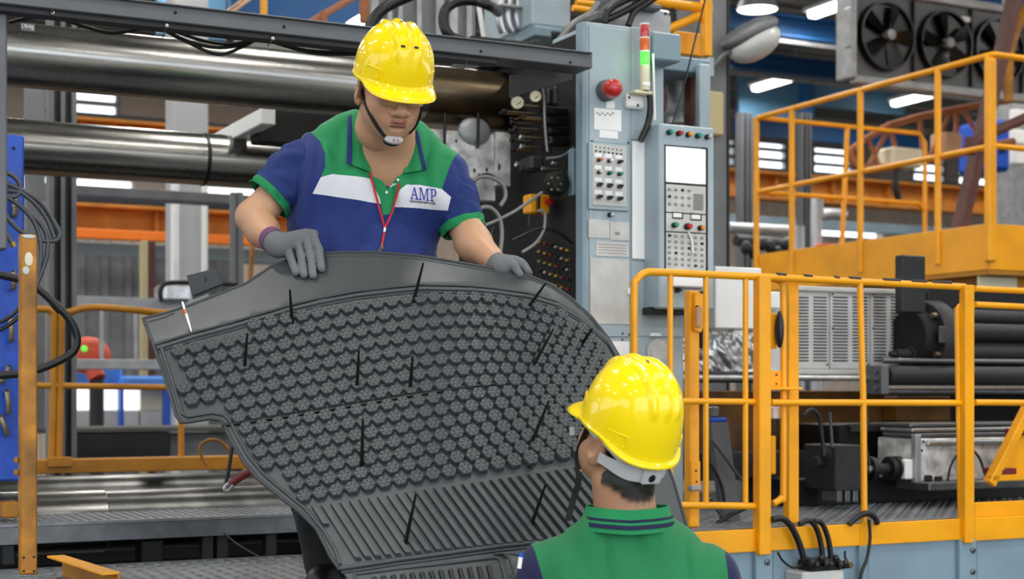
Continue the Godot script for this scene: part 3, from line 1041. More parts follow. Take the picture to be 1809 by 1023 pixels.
func fans() -> void:
	var o := T("fan_unit", "grey cooling unit with a row of black fans at the top right", "cooling unit")
	var v := 4.9
	var a := L(1508, 132, v)
	var b := L(1508, -17, v)
	var h := b.y - a.y
	var e := L(1850, 0, v).x
	P(o, "casing", G.new().box(Vector3((a.x + e) / 2, (a.y + b.y) / 2, -v - 0.09), Vector3(e - a.x, h, 0.16), 0.01), M.beam_grey)
	P(o, "end_plate", G.new().box(Vector3(a.x - 0.02, (a.y + b.y) / 2, -v - 0.06), Vector3(0.05, h + 0.06, 0.2), 0.01), M.galvanised)
	for y in [a.y - 0.03, b.y + 0.03]:
		P(o, "edge_channel", G.new().box(Vector3((a.x + e) / 2, y, -v - 0.02), Vector3(e - a.x, 0.07, 0.08), 0.01), M.galvanised)
	P(o, "name_plate", bxg(G.new(), 1700, 28, 1717, 37, v - 0.01, 0.02), M.white)
	var r := h * 0.4
	for k in 4:
		var cx: float = [1562.0, 1666.0, 1760.0, 1846.0][k]
		var ctr := Vector3(L(cx, 0, v).x, (a.y + b.y) / 2 - 0.0, -v + 0.02)
		var turn := Basis(Vector3.RIGHT, PI / 2)
		P(o, "fan_ring", G.new().lathe([Vector2(r * 0.93, 0.0), Vector2(r * 0.96, 0.035), Vector2(r * 1.02, 0.035), Vector2(r * 1.05, -0.03)], Transform3D(turn, ctr), 40), M.fan_black)
		P(o, "fan_back", G.new().lathe([Vector2(0.0, 0.004), Vector2(r, 0.004)], Transform3D(turn, ctr), 40), M.fan_black)
		if k < 3:
			P(o, "divider", G.new().box(Vector3((L([1612.0, 1714.0, 1803.0][k], 0, v)).x, (a.y + b.y) / 2, -v - 0.0), Vector3(0.015, h * 0.96, 0.05)), M.black)
		for j in 5:
			var rows := []
			for i in 5:
				var row := []
				for m in 4:
					var w := TAU * j / 5.0 + 0.5 * k + (m - 1.5) * 0.28 * (1.0 - 0.1 * i)
					var rr := lerpf(0.14, 0.93, i / 4.0) * r
					row.append(ctr + Vector3(cos(w) * rr, sin(w) * rr, 0.012 + 0.014 * m))
				rows.append(row)
			P(o, "fan_blade", G.new().sheet(rows, 0.004), M.fan_black)
		P(o, "fan_hub", G.new().lathe([Vector2(0, 0.075), Vector2(r * 0.15, 0.07), Vector2(r * 0.17, 0.05), Vector2(r * 0.17, 0.0)], Transform3D(turn, ctr), 24), M.galvanised)
		P(o, "motor_strut", G.new().box(ctr + Vector3(r * 0.1, r * 0.5, 0.0), Vector3(0.02, r * 0.9, 0.012)), M.fan_black)
	P(o, "hanger", G.new().box(Vector3(a.x - 0.05, a.y + h * 0.55, -v), Vector3(0.02, 0.3, 0.08), 0.005), M.galvanised)
	T1("roof_girder", "bright blue steel girder above the fan unit", "beam", bxg(G.new(), 1545, -60, 1850, 6, 5.6, 0.3), M.roof_blue)
	# the unit hangs from the roof
	for x in [1530, 1790]:
		P(o, "hanger_rod", G.new().tube([Vector3(L(x, 0, v).x, b.y, -v - 0.1), Vector3(L(x, 0, v).x, ROOF, -v - 0.1)], 0.015, 8), M.galvanised)

func truss() -> void:
	var o := T("truss_boom", "rust coloured lattice boom carrying sacks behind the platform", "truss")
	var v := 5.6
	tb(o, "upper_chord", M.rust, [[1500, 268], [1570, 222], [1680, 195], [1790, 176]], v, 0.03, 2, 8)
	tb(o, "lower_chord", M.rust, [[1500, 268], [1530, 300], [1660, 278], [1790, 250]], v, 0.036, 2, 8)
	for s in [[1535, 292, 1572, 224], [1572, 224, 1590, 292], [1632, 285, 1625, 208], [1640, 283, 1680, 196], [1688, 276, 1690, 194], [1700, 192, 1740, 258], [1535, 250, 1555, 298]]:
		tb(o, "strut", M.rust, [[s[0], s[1]], [s[2], s[3]]], v, 0.02, 1, 8)
	one("cream_sack", "cream coloured box lashed inside the lattice boom, left one", "box", M.cream, 1577, 258, 1632, 292, v - 0.1, 0.2, 0.02)
	one("white_sack", "white wrapped carton on the lattice boom, right one", "box", M.carton, 1670, 232, 1702, 272, v - 0.1, 0.2, 0.02)
	pipe("hook_chain", "dark chain hanging under the lattice boom", "chain", M.black, [[1584, 300], [1582, 330], [1588, 352]], v, 0.03, 3)

func upper_platform() -> void:
	var u := 3.17
	var o := T("platform", "high yellow steel platform with toe plates at the right", "platform")
	var a := A(1747.5, 395, u)
	var b := A(1339.5, 455, u)
	var h0 := A(1747.5, 415, u)
	var far := b.z
	var top := a.y
	var e := 8.0
	P(o, "toe_plate", G.new().box(Vector3(u, top - 0.13, (a.z + far) / 2), Vector3(0.012, 0.26, absf(a.z - far)), 0.003), M.yellow)
	P(o, "toe_plate", G.new().box(Vector3((u + e) / 2, top - 0.13, a.z), Vector3(e - u, 0.26, 0.012), 0.003), M.yellow)
	P(o, "toe_plate", G.new().box(Vector3(u + 0.9, top - 0.13, far), Vector3(1.8, 0.26, 0.012), 0.003), M.yellow)
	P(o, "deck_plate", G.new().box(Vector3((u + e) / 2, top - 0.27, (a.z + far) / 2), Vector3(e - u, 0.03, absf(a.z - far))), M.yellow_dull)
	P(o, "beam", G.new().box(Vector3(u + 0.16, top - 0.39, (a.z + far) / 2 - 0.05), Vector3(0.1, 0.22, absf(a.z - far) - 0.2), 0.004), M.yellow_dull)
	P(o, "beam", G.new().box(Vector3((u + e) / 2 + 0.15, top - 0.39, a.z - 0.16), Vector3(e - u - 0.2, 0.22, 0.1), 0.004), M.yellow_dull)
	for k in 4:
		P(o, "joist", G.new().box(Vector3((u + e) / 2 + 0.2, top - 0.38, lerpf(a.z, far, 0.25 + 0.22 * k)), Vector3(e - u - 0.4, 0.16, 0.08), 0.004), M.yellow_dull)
	for k in 2:
		P(o, "leg", G.new().box(Vector3(5.2 + 2 * k, (top - 0.4) / 2, lerpf(a.z, far, 0.6)), Vector3(0.14, top - 0.4, 0.14), 0.004), M.yellow_dull)
	P(o, "end_plate", G.new().box(Vector3(u + 0.16, top - 0.39, a.z - 0.1), Vector3(0.3, 0.2, 0.012), 0.003), M.cream)
	var g := T("platform_rail", "yellow tubular guard rail round the high platform", "rail")
	var r := 0.019
	var t0 := A(1747.5, 98, u).y
	var t1 := A(1747.5, 259, u).y
	var zr := a.z
	P(g, "top_rail", G.new().tube([Vector3(u, t0, far), Vector3(u, t0, zr + 0.02), Vector3(u + 0.02, t0, zr + 0.03), Vector3(e, t0, zr + 0.03)], r, 12), M.yellow)
	P(g, "middle_rail", G.new().tube([Vector3(u, t1, far), Vector3(u, t1, zr + 0.02), Vector3(u + 0.02, t1, zr + 0.03), Vector3(e, t1, zr + 0.03)], r * 0.9, 12), M.yellow)
	for x in [1747.5, 1659, 1522, 1401, 1338.5]:
		var q := A(x, 300, u)
		P(g, "post", G.new().tube([Vector3(u - 0.01, top - 0.2, q.z), Vector3(u - 0.01, t0, q.z)], r * 1.05, 12), M.yellow)
	P(g, "corner_post", G.new().box(Vector3(u - 0.01, (top - 0.24 + t0) / 2, zr + 0.02), Vector3(0.06, t0 - top + 0.2, 0.05), 0.01), M.yellow)
	var ve := -far
	var w := T("platform_end_rail", "yellow tubular rail across the far end of the high platform", "rail")
	var xe := L(1634, 240, ve).x
	for k in 2:
		var y: float = [t0, t1][k]
		P(w, ["top_rail", "middle_rail"][k], G.new().tube([Vector3(u, y, far), Vector3(xe - 0.06, y, far), Vector3(xe, y - 0.06, far), Vector3(xe, top - 0.1 if k == 0 else y - 0.07, far)], r * 0.9, 12), M.yellow)
	var xm := L(1497, 240, ve).x
	P(w, "post", G.new().tube([Vector3(xm, t0, far), Vector3(xm - 0.06, top - 0.1, far)], r, 12), M.yellow)
	# yellow guard behind the cabinet, top centre
	var c := T("cabinet_top_guard", "yellow steel guard frame on top of the machine behind the cabinet", "guard")
	tb(c, "rail", M.yellow, [[1150, 2], [1255, 16]], 1.5, 0.022)
	tb(c, "brace", M.yellow, [[1180, 52], [1248, 22]], 1.5, 0.02)
	bx(c, "post", M.yellow, 1247, -40, 1259, 98, 1.45, 0.05)
	bx(c, "toe_plate", M.yellow, 1195, 54, 1252, 94, 1.6, 0.03)
	tb(c, "rail", M.yellow, [[1012, 14], [1058, 20]], 1.5, 0.014)
	tb(c, "rail", M.yellow, [[1018, 4], [1060, 8]], 1.7, 0.014)
	bx(c, "post", M.yellow, 1064, -30, 1070, 20, 1.5, 0.03)

# a long box; heights are read at the pixel column xm
func hb(parent: Node, called: String, m: Material, x0: float, x1: float, xm: float, y0: float, y1: float, v: float, d: float, bev := 0.003, label := "") -> MeshInstance3D:
	var a := L(xm, y1, v)
	var b := L(xm, y0, v)
	var p0 := L(x0, 0, v).x
	var p1 := L(x1, 0, v).x
	return P(parent, called, G.new().box(Vector3((p0 + p1) / 2, (a.y + b.y) / 2, -v - d / 2), Vector3(p1 - p0, b.y - a.y, d), bev), m, label)

func rod(parent: Node, called: String, m: Material, u0: float, u1: float, y: float, v: float, r: float, seg := 48) -> MeshInstance3D:
	var turn := Transform3D(Basis(Vector3.BACK, -PI / 2), Vector3(u0, y, -v))
	return P(parent, called, G.new().lathe([Vector2(0, 0), Vector2(r - 0.004, 0), Vector2(r, 0.004), Vector2(r, u1 - u0 - 0.004), Vector2(r - 0.004, u1 - u0), Vector2(0, u1 - u0)], turn, seg), m)

func gusset() -> G:
	var a := L(902, 132, 0.44)
	var b := L(902, 172, 0.44)
	var c := L(1012, 140, 0.44)
	return G.new().prism(PackedVector2Array([Vector2(a.x, a.y), Vector2(b.x, b.y), Vector2(c.x, c.y), Vector2(c.x, c.y + 0.03)]), -0.45, -0.44)

func face_u() -> float:
	return L(1032, 0, 0.5).x

func machine() -> void:
	var uc := face_u()
	var o := T("top_beam", "long dark grey channel beam across the top of the machine opening", "beam")
	hb(o, "channel", M.beam_grey, -120, 1047, 450, 25, 55, 0.25, 0.12)
	hb(o, "lower_rail", M.rail_dark, -120, 880, 450, 56, 68, 0.27, 0.05)
	hb(o, "top_lip", M.beam_grey, -120, 1047, 450, 23, 26, 0.235, 0.03)
	for q in [[92, 20], [310, 22], [502, 47], [850, 90], [1008, 110]]:
		P(o, "bolt", G.new().ball(L(q[0], q[1], 0.247), Vector3(0.005, 0.005, 0.003), 8), M.black)
	for q in [[93, 22], [295, 45], [482, 68]]:
		P(o, "cable_clip", G.new().ball(L(q[0], q[1], 0.262), Vector3(0.006, 0.006, 0.006), 8), M.white)
	P(o, "end_gusset", gusset(), M.rail_dark)
	for q in [[[[15, 40], [45, 33], [90, 27]], "black cable under the far left end of the beam, above the small sticker"], [[[95, 28], [150, 47], [200, 58], [262, 48]], "long shallow black cable loop under the left of the beam"], [[[280, 48], [330, 74], [385, 96], [430, 82], [458, 66]], "deepest of three black cable loops left of the hard hat"], [[[285, 50], [340, 76], [400, 84], [458, 68]], "middle of three black cable loops left of the hard hat"], [[[300, 52], [360, 72], [410, 78], [458, 66]], "shallowest of three black cable loops left of the hard hat"], [[[458, 66], [500, 80], [560, 95], [640, 97], [770, 108]], "black cable sagging down to the hard hat, lower of two"], [[[470, 68], [540, 88], [640, 92]], "black cable sagging down to the hard hat, upper of two"], [[[760, 106], [830, 112], [890, 116]], "short black cable under the beam right of the hard hat"]]:
		pipe("sagging_cable", q[1], "cable", M.black, q[0], 0.4, 0.0055, 6, "cables under the top beam", 8)
	for q in [[[294, 48], [287, 66], "black cable tie tail hanging from the left clip of the beam"], [[482, 70], [472, 82], "black cable tie tail hanging from the clip nearest the hard hat"], [[826, 108], [818, 124], "black cable tie tail hanging from the beam right of the hard hat"]]:
		pipe("cable_tie", q[2], "cable tie", M.black, [q[0], q[1]], 0.255, 0.002, 1, "cable ties on the top beam", 8)
	one("frame_post", "dark grey upright at the far left under the top beam", "post", M.beam_grey, -10, 16, 13, 440, 0.3, 0.06)
	# tie bars
	var yf := L(450, 137, 1.08).y
	var yr := L(250, 274, 2.0).y
	o = T("tie_bar", "thick polished steel tie bar nearest the top beam", "tie bar", "polished tie bars of the machine")
	rod(o, "bar", M.bar_chrome, -6.0, uc + 0.05, yf, 1.08, 0.1086)
	rod(o, "sleeve", M.bar_brown, L(756, 0, 1.0).x, uc, yf, 1.08, 0.1105)
	P(o, "sticker", bxg(G.new(), 37, 40, 62, 54, 0.975, 0.003, 0.001), M.beam_grey)
	P(o, "sticker_text", flat_word("LN4g", bxg(G.new(), 39, 42, 60, 51, 0.9735, 0.001, 0.0)), M.white)
	o = T("tie_bar", "polished steel tie bar behind the worker's shoulder, second from the top", "tie bar", "polished tie bars of the machine")
	rod(o, "bar", M.bar_chrome, -6.0, uc + 0.3, yr, 2.0, 0.1086)
	rod(o, "strap", M.black, L(366, 0, 1.9).x, L(366, 0, 1.9).x + 0.02, yr, 2.0, 0.111)
	o = T("tie_bar", "lower steel tie bar with a brighter sleeve, above the tread bench", "tie bar", "polished tie bars of the machine")
	rod(o, "bar", M.bar_shaded, -6.0, uc + 0.05, 1.2, 1.08, 0.105)
	rod(o, "sleeve", M.bar_chrome, -6.0, L(192, 0, 1.0).x, 1.2, 1.08, 0.109)
	o = T("tie_bar", "lowest rear tie bar just in front of the yellow back kerb", "tie bar", "polished tie bars of the machine")
	rod(o, "bar", M.bar_shaded, -6.0, uc + 0.3, 1.2, 2.0, 0.1086)
	# white box beam behind the upper bars
	o = T("white_channel", "white box beam running back between the two upper tie bars", "beam")
	bv(o, "web", M.white, 461, 190, 219, L(461, 200, 1.55).x, 330, 0.06)
	one("press_block", "black machine head behind the leaning worker's shoulder", "machine part", M.platen_dark, 455, 190, 640, 250, 1.75, 0.1)
	# blue platen at the left with its bolts
	o = T("blue_platen", "bright blue machine platen with hook bolts at the left edge", "platen")
	bx(o, "plate", M.blue, -60, 232, 43, 852, 0.72, 0.7, 0.006)
	for q in [[24, 262], [21, 380], [22, 505]]:
		P(o, "bolt_head", G.new().ball(L(q[0], q[1], 0.72), Vector3(0.006, 0.006, 0.004), 8), M.dark_steel)
	for q in [[27, 330, 26, 382], [23, 480, 24, 510], [18, 560, 20, 602], [12, 690, 15, 730], [16, 648, 2, 676], [0, 735, 12, 768], [25, 358, 25, 370]]:
		P(o, "hook_bolt", G.new().tube([L(q[0], q[1], 0.68), L((q[0] + q[2]) / 2.0 + 1, (q[1] + q[3]) / 2.0, 0.665), L(q[2], q[3], 0.68)], 0.0085, 10), M.fitting)
		P(o, "stud", G.new().tube([L(q[0], q[1], 0.72), L(q[0], q[1], 0.67)], 0.006, 8), M.dark_steel)
		P(o, "stud", G.new().tube([L(q[2], q[3], 0.72), L(q[2], q[3], 0.67)], 0.006, 8), M.dark_steel)
	# hoses in front of it
	for q in [[[[-6, 305], [18, 308], [33, 322], [35, 338], [24, 348], [8, 342], [-6, 330]], "small round grey hose loop on the blue platen above the yellow post"], [[[-6, 318], [20, 328], [50, 342], [76, 362], [95, 392], [105, 412], [100, 424], [84, 426], [66, 424]], "widest grey hose loop, reaching farthest right above the yellow post"], [[[0, 336], [35, 340], [62, 360], [82, 386], [92, 410], [96, 420]], "grey hose running just inside the widest hose loop"], [[[6, 345], [24, 356], [44, 372], [60, 392], [70, 420], [72, 450], [68, 480], [64, 510]], "grey hose falling closely along the yellow post's right edge"], [[[2, 355], [10, 380], [28, 402], [52, 420], [60, 440]], "grey hose slanting down to the top of the yellow post"], [[[56, 380], [74, 398], [84, 424], [82, 455], [74, 480], [66, 500]], "grey hose bowing out farthest beside the yellow post"]]:
		pipe("hose", q[1], "hose", M.hose_grey, q[0], 0.42, 0.0072, 6, "grey hoses at the left edge")
	o = T("plug_hose", "short grey hose ending in a brass fitting on the blue platen", "hose", "grey hoses at the left edge")
	tb(o, "hose", M.hose_grey, [[10, 350], [5, 378], [10, 410], [24, 434]], 0.42, 0.0072)
	tb(o, "fitting", M.brass, [[21, 428], [25, 436]], 0.42, 0.009)
	o = T("black_hose", "thick black hose bulging right of the left yellow post", "hose")
	tb(o, "hose", M.black, [[-8, 484], [20, 490], [50, 498], [70, 512], [100, 540], [124, 566], [136, 595], [132, 618], [112, 634], [70, 652], [34, 660], [-8, 664]], 0.3, 0.0115, 7, 12)
	tb(o, "collar", M.black, [[96, 536], [108, 549]], 0.3, 0.014)
	pipe("thin_hose", "upper of two thin black hoses crossing the blue platen", "hose", M.black, [[-6, 572], [14, 562], [32, 546], [40, 530]], 0.4, 0.006)
	pipe("thin_hose", "lower of two thin black hoses crossing the blue platen", "hose", M.black, [[-6, 586], [16, 574], [34, 558], [42, 542]], 0.4, 0.006)
	# the yellow post and the loose angle iron
	o = T("guard_post", "scuffed yellow square post at the left, hoses behind it", "post")
	bx(o, "tube", M.yellow_old, 36, 413, 66, 1016, 0.0, 0.04, 0.004)
	for q in [[42, 985], [60, 984], [42, 1009], [60, 1009]]:
		P(o, "bolt_hole", G.new().ball(L(q[0], q[1], -0.001), Vector3(0.0035, 0.0035, 0.002), 8), M.black)
	bx(o, "tab", M.yellow_old, 25, 808, 34, 818, 0.02, 0.01)
	bx(o, "tab", M.yellow_old, 25, 830, 34, 840, 0.02, 0.01)
	P(o, "worn_cap", G.new().ball(L(51, 418, -0.001), Vector3(0.019, 0.006, 0.002), 10), M.label_metal)
	P(o, "paint_scar", G.new().ball(L(51, 458, -0.001), Vector3(0.012, 0.02, 0.002), 10), M.cream)
	P(o, "paint_scar", G.new().ball(L(46, 478, -0.001), Vector3(0.01, 0.012, 0.002), 10), M.label_metal)
	var deck := 1.11
	o = T("angle_bar", "yellow angle bar lying on the chequered deck beside the left post", "bar", "", true)
	var a := Q(98, 978, 4.42)
	var b := Q(196, 1004, 4.0)
	a.y = deck + 0.03
	b.y = deck + 0.03
	var dir := (b - a).normalized()
	var bs := Basis(dir.cross(Vector3.UP).normalized(), Vector3.UP, -dir)
	P(o, "top_flange", G.new().box((a + b) / 2 + Vector3(0, 0.028, 0), Vector3(0.05, 0.006, a.distance_to(b)), 0.001, bs), M.yellow)
	P(o, "web", G.new().box((a + b) / 2 - bs.x * 0.022, Vector3(0.006, 0.06, a.distance_to(b)), 0.001, bs), M.yellow_dull)
	# decks
	var u0 := -5.0
	var u1 := L(1080, 0, 0.0).x
	o = T("tread_deck", "chequered steel deck that the leaning worker stands on", "deck")
	P(o, "plate", G.new().box(Vector3((u0 + u1) / 2, deck - 0.02, 0.0), Vector3(u1 - u0, 0.04, 1.08), 0.003), M.deck)
	lugs(o, L(60, 0, 0).x, u1, deck, -0.5, 0.53, 0.042)
	T1("red_plate", "rusty red plate under the foot of the left yellow post", "plate", G.new().box(Vector3(L(40, 0, 0).x, deck + 0.003, -0.02), Vector3(0.34, 0.006, 0.22), 0.001), M.dark_red)
	o = T("tread_bench", "low steel bench with chequered top before the lower tie bars", "bench")
	var by := L(300, 915, 0.62).y
	var bx0 := L(-40, 0, 0.62).x
	P(o, "top", G.new().box(Vector3((bx0 + 0.05) / 2 - 0.25, by - 0.006, -0.79), Vector3(0.0 - bx0 - 0.5, 0.012, 0.34), 0.002), M.deck)
	P(o, "apron", G.new().box(Vector3((bx0 + 0.05) / 2 - 0.25, by - 0.036, -0.63), Vector3(0.0 - bx0 - 0.5, 0.06, 0.015), 0.002), M.steel)
	for x in [5, 358, 384, 470]:
		bx(o, "leg", M.dark_steel, x, 940, x + (20 if x > 100 else 22), 1000, 0.66, 0.05)
	lugs(o, bx0, 0.0 - 0.5, by, 0.63, 0.95, 0.03)
	one("yellow_stop", "small yellow angle stop on the bench left of the yellow post", "bracket", M.yellow_dull, 5, 888, 34, 916, 0.7, 0.1)
	o = T("machine_bed", "dark oily machine bed with pipes under the bench", "machine bed")
	P(o, "bed", G.new().box(Vector3(-2.4, 0.45, -1.6), Vector3(5.2, 0.9, 2.0)), M.black_oily)
	P(o, "back_plate", G.new().box(Vector3(-2.4, 1.0, -2.45), Vector3(5.2, 0.5, 0.1)), M.black_oily)
	for q in [[1.0, 1.03, 0.035], [0.95, 0.97, 0.02]]:
		rod(o, "pipe", M.dark_steel, -5.0, uc, q[1], q[0], q[2], 20)
	bx(o, "block", M.black, 250, 955, 290, 1000, 0.8, 0.1)
	pipe("thin_wire", "thin wire drooping from the bench toward the worker's trousers", "wire", M.hose_grey, [[395, 941], [420, 962], [470, 990], [500, 1000]], 0.55, 0.003)
	o = T("red_clamp", "red handled clamp tool hanging by the mat's left edge", "tool")
	tb(o, "strap", M.black, [[410, 790], [404, 830], [396, 866]], 0.5, 0.006)
	tb(o, "handle", M.dark_red, [[440, 834], [415, 850], [402, 862]], 0.48, 0.012, 4)
	tb(o, "hook", M.bright_steel, [[404, 854], [396, 862], [400, 868], [412, 858]], 0.46, 0.006)

# raised lozenges of chequer plate
func lugs(o: Node, u0: float, u1: float, y: float, v0: float, v1: float, step: float) -> void:
	var m := G.new().ball(Vector3.ZERO, Vector3(0.4 * step, 0.05 * step + 0.001, 0.13 * step), 8).mesh()
	var at := []
	for i in int((u1 - u0) / step):
		for j in int((v1 - v0) / step):
			at.append(Transform3D(Basis(Vector3.UP, 0.6 if (i + j) % 2 else -0.97), Vector3(u0 + (i + 0.5) * step, y + 0.0005, -v0 - (j + 0.5) * step)))
	stuff(o, "tread_pattern", m, M.deck, at)

func manifold() -> void:
	var uc := face_u()
	var o := T("platen", "dark oily fixed platen carrying rows of valves and gauges", "platen")
	P(o, "face", G.new().box(Vector3(uc + 0.11, 1.95, -0.5 - 0.55), Vector3(0.2, 2.0, 1.1), 0.004), M.platen_dark)
	var white := T("mould_plate", "scratched bright steel plate with holes right of the worker's shoulder", "plate")
	bx(white, "plate", M.plate_white, 700, 222, 876, 345, 1.02, 0.1)
	bx(white, "edge_plate", M.plate_white, 876, 232, 903, 328, 1.0, 0.1)
	for q in [[786, 262, 4], [806, 249, 3], [838, 301, 4], [860, 300, 4], [882, 295, 6], [846, 310, 4]]:
		P(white, "hole", G.new().ball(L(q[0], q[1], 1.0 if q[0] > 876 else 1.02), Vector3(0.005, q[2] * 0.0022, 0.002), 10), M.black)
	P(white, "boss", G.new().ball(L(838, 232, 1.02), Vector3(0.07, 0.055, 0.02), 16), M.galvanised)
	for x in [786, 845]:
		tb(white, "black_rod", M.black, [[x, 200], [x - 1, 262]], 1.0, 0.006)
	# valves: rods standing out of the face towards -u
	o = T("valve_rack", "rows of brass valve stems on the dark platen beside the cabinet", "valves")
	for q in [[955, 190, 0.1, 0.012, 0], [945, 202, 0.12, 0.009, 0], [930, 204, 0.1, 0.006, 1], [962, 211, 0.08, 0.01, 0], [952, 231, 0.09, 0.012, 0], [965, 214, 0.1, 0.007, 1], [950, 214, 0.1, 0.006, 1], [938, 220, 0.07, 0.009, 0], [968, 246, 0.1, 0.01, 2], [969, 263, 0.1, 0.01, 2], [935, 235, 0.07, 0.01, 0], [938, 250, 0.07, 0.009, 0], [940, 267, 0.07, 0.009, 1], [998, 193, 0.07, 0.008, 0], [998, 211, 0.07, 0.007, 1], [996, 228, 0.07, 0.009, 0], [1000, 246, 0.07, 0.007, 0], [968, 302, 0.1, 0.012, 0], [985, 300, 0.05, 0.009, 2], [1000, 290, 0.04, 0.008, 2], [935, 292, 0.04, 0.012, 2]]:
		var e := A(q[0], q[1], uc)
		P(o, "stem", G.new().tube([e, e + Vector3(-q[2], 0, 0)], q[3] * 0.6, 10), [M.fitting, M.brass, M.fitting][q[4]])
		P(o, "valve_head", G.new().lathe([Vector2(q[3] * 0.5, 0), Vector2(q[3], 0.004), Vector2(q[3], 0.018), Vector2(q[3] * 0.7, 0.02), Vector2(q[3] * 0.4, 0.014), Vector2(0, 0.014)], Transform3D(Basis(Vector3.BACK, PI / 2), e + Vector3(-q[2], 0, 0)), 14), M.bright_steel if q[4] == 2 else M.dark_steel)
	bx(o, "solenoid", M.dark_steel, 938, 274, 962, 300, 0.7, 0.1, 0.01)
	bx(o, "solenoid", M.dark_steel, 980, 150, 992, 185, 0.72, 0.08, 0.01)
	bx(o, "solenoid", M.black, 968, 155, 978, 185, 0.74, 0.08, 0.01)
	for k in 4:
		bx(o, "valve_block", M.black_oily, 965 + k * 3, 188 + k * 18, 1004 + k, 200 + k * 18, 0.62, 0.06, 0.004)
	tb(o, "gauge_pipe", M.hose_light, [[903, 172], [925, 163], [948, 155], [958, 157], [961, 175], [963, 225], [967, 268]], 0.62, 0.005, 5)
	o = T("round_gauge", "larger round cream gauge on the dark platen", "gauge", "gauges on the platen")
	gauge(o, L(914, 181, 0.74), 0.027)
	o = T("round_gauge", "smaller round cream gauge under the bend of the thin pipe", "gauge", "gauges on the platen")
	gauge(o, L(946, 170, 0.62), 0.024)
	o = T("flow_block", "round black valve body among the wires on the platen", "valve")
	P(o, "body", G.new().lathe([Vector2(0, 0.05), Vector2(0.035, 0.045), Vector2(0.045, 0.02), Vector2(0.045, 0)], Transform3D(Basis(Vector3.RIGHT, PI / 2), L(980, 325, 0.6)), 20), M.platen_dark)
	for k in 6:
		P(o, "bolt", G.new().ball(L(980 + 11 * cos(k * 1.05), 325 + 12 * sin(k * 1.05), 0.555), Vector3(0.006, 0.006, 0.006), 8), M.fitting)
	o = T("emergency_stop", "yellow switch box with red button amid the hoses", "switch")
	bx(o, "box", M.yellow, 936, 342, 972, 376, 0.72, 0.06, 0.006)
	P(o, "button", G.new().lathe([Vector2(0.0, 0.03), Vector2(0.014, 0.027), Vector2(0.016, 0.015), Vector2(0.01, 0.0)], Transform3D(Basis(Vector3.RIGHT, PI / 2), L(967, 357, 0.72)), 16), M.red)
	bx(o, "rod", M.black, 950, 340, 955, 378, 0.7, 0.01)
	# loose hoses
	var hoses := [[[[826, 345], [834, 322], [852, 312], [874, 316], [890, 330], [893, 348], [884, 364]], 0.008, 1, "pale hose arching over the plate's lower edge, topmost of the loops"], [[[828, 352], [840, 318], [862, 308], [884, 322]], 0.006, 0, "black hose hugging the pale topmost hose loop"], [[[838, 378], [852, 367], [868, 368], [882, 384], [887, 412], [884, 445]], 0.008, 1, "pale hose loop right of the worker's green cuff"], [[[848, 402], [872, 392], [905, 376], [935, 356], [958, 340]], 0.006, 1, "straight pale cable running up to the yellow switch box"], [[[872, 400], [868, 415], [872, 435], [880, 450]], 0.005, 0, "thin dark hose behind the worker's wrist"], [[[950, 372], [962, 376], [961, 405], [946, 430], [922, 446]], 0.006, 1, "pale cable curving down to the worker's gloved hand"], [[[936, 380], [934, 395], [938, 410]], 0.004, 0, "short dark wire below the yellow switch box"], [[[1030, 248], [1012, 262], [992, 276], [965, 280]], 0.005, 1, "pale wire reaching from the platen to the cabinet edge"], [[[1022, 255], [1006, 282], [990, 310], [975, 340]], 0.006, 0, "black cable slanting down from the cabinet edge"], [[[905, 425], [950, 405], [985, 410], [1010, 430]], 0.005, 0, "dark cable sagging above the terminal rows"]]
	for h in hoses:
		pipe("loose_hose", h[3], "hose", M.hose_light if h[2] else M.black, h[0], 0.6, h[1], 6, "loose hoses by the platen", 8)
	o = T("terminal_block", "rows of small brass terminals low on the dark platen", "terminals")
	var tm := G.new().box(Vector3.ZERO, Vector3(0.016, 0.01, 0.02), 0.002).mesh()
	for i in 6:
		for j in 8:
			var t := MeshInstance3D.new()
			t.name = "terminal"
			t.mesh = tm
			t.material_override = [M.brass, M.platen_dark, M.brass, M.dark_red, M.fitting][(i * 3 + j * 2) % 5]
			t.position = A(958 + 10 * i, 428 + 17 * j + 3 * i, uc) + Vector3(-0.01, 0, 0)
			o.add_child(t, true)
	for i in 6:
		P(o, "bus_bar", G.new().tube([A(958 + 10 * i, 422 + 3 * i, uc) + Vector3(-0.004, 0, 0), A(958 + 10 * i, 560 + 3 * i, uc) + Vector3(-0.004, 0, 0)], 0.003, 6), M.dark_steel)
	one("side_cover", "grey cover plate inside the cabinet's left recess", "cover", M.machine_blue, 1012, 262, 1030, 345, 0.55, 0.04)

func gauge(o: Node, at: Vector3, r: float) -> void:
	var turn := Transform3D(Basis(Vector3.UP, -0.45) * Basis(Vector3.RIGHT, PI / 2), at)
	P(o, "case", G.new().lathe([Vector2(r * 0.9, -0.03), Vector2(r, -0.025), Vector2(r, 0.004), Vector2(r * 0.88, 0.004), Vector2(r * 0.86, 0.0)], turn, 24), M.dark_steel)
	P(o, "dial", G.new().lathe([Vector2(0, 0.001), Vector2(r * 0.88, 0.001)], turn, 24), M.cream)
	P(o, "needle", G.new().box(at + Vector3(0.004, -0.003, 0.004), Vector3(r * 0.8, 0.002, 0.001), 0.0, Basis(Vector3.UP, -0.45) * Basis(Vector3.BACK, 0.6)), M.black)

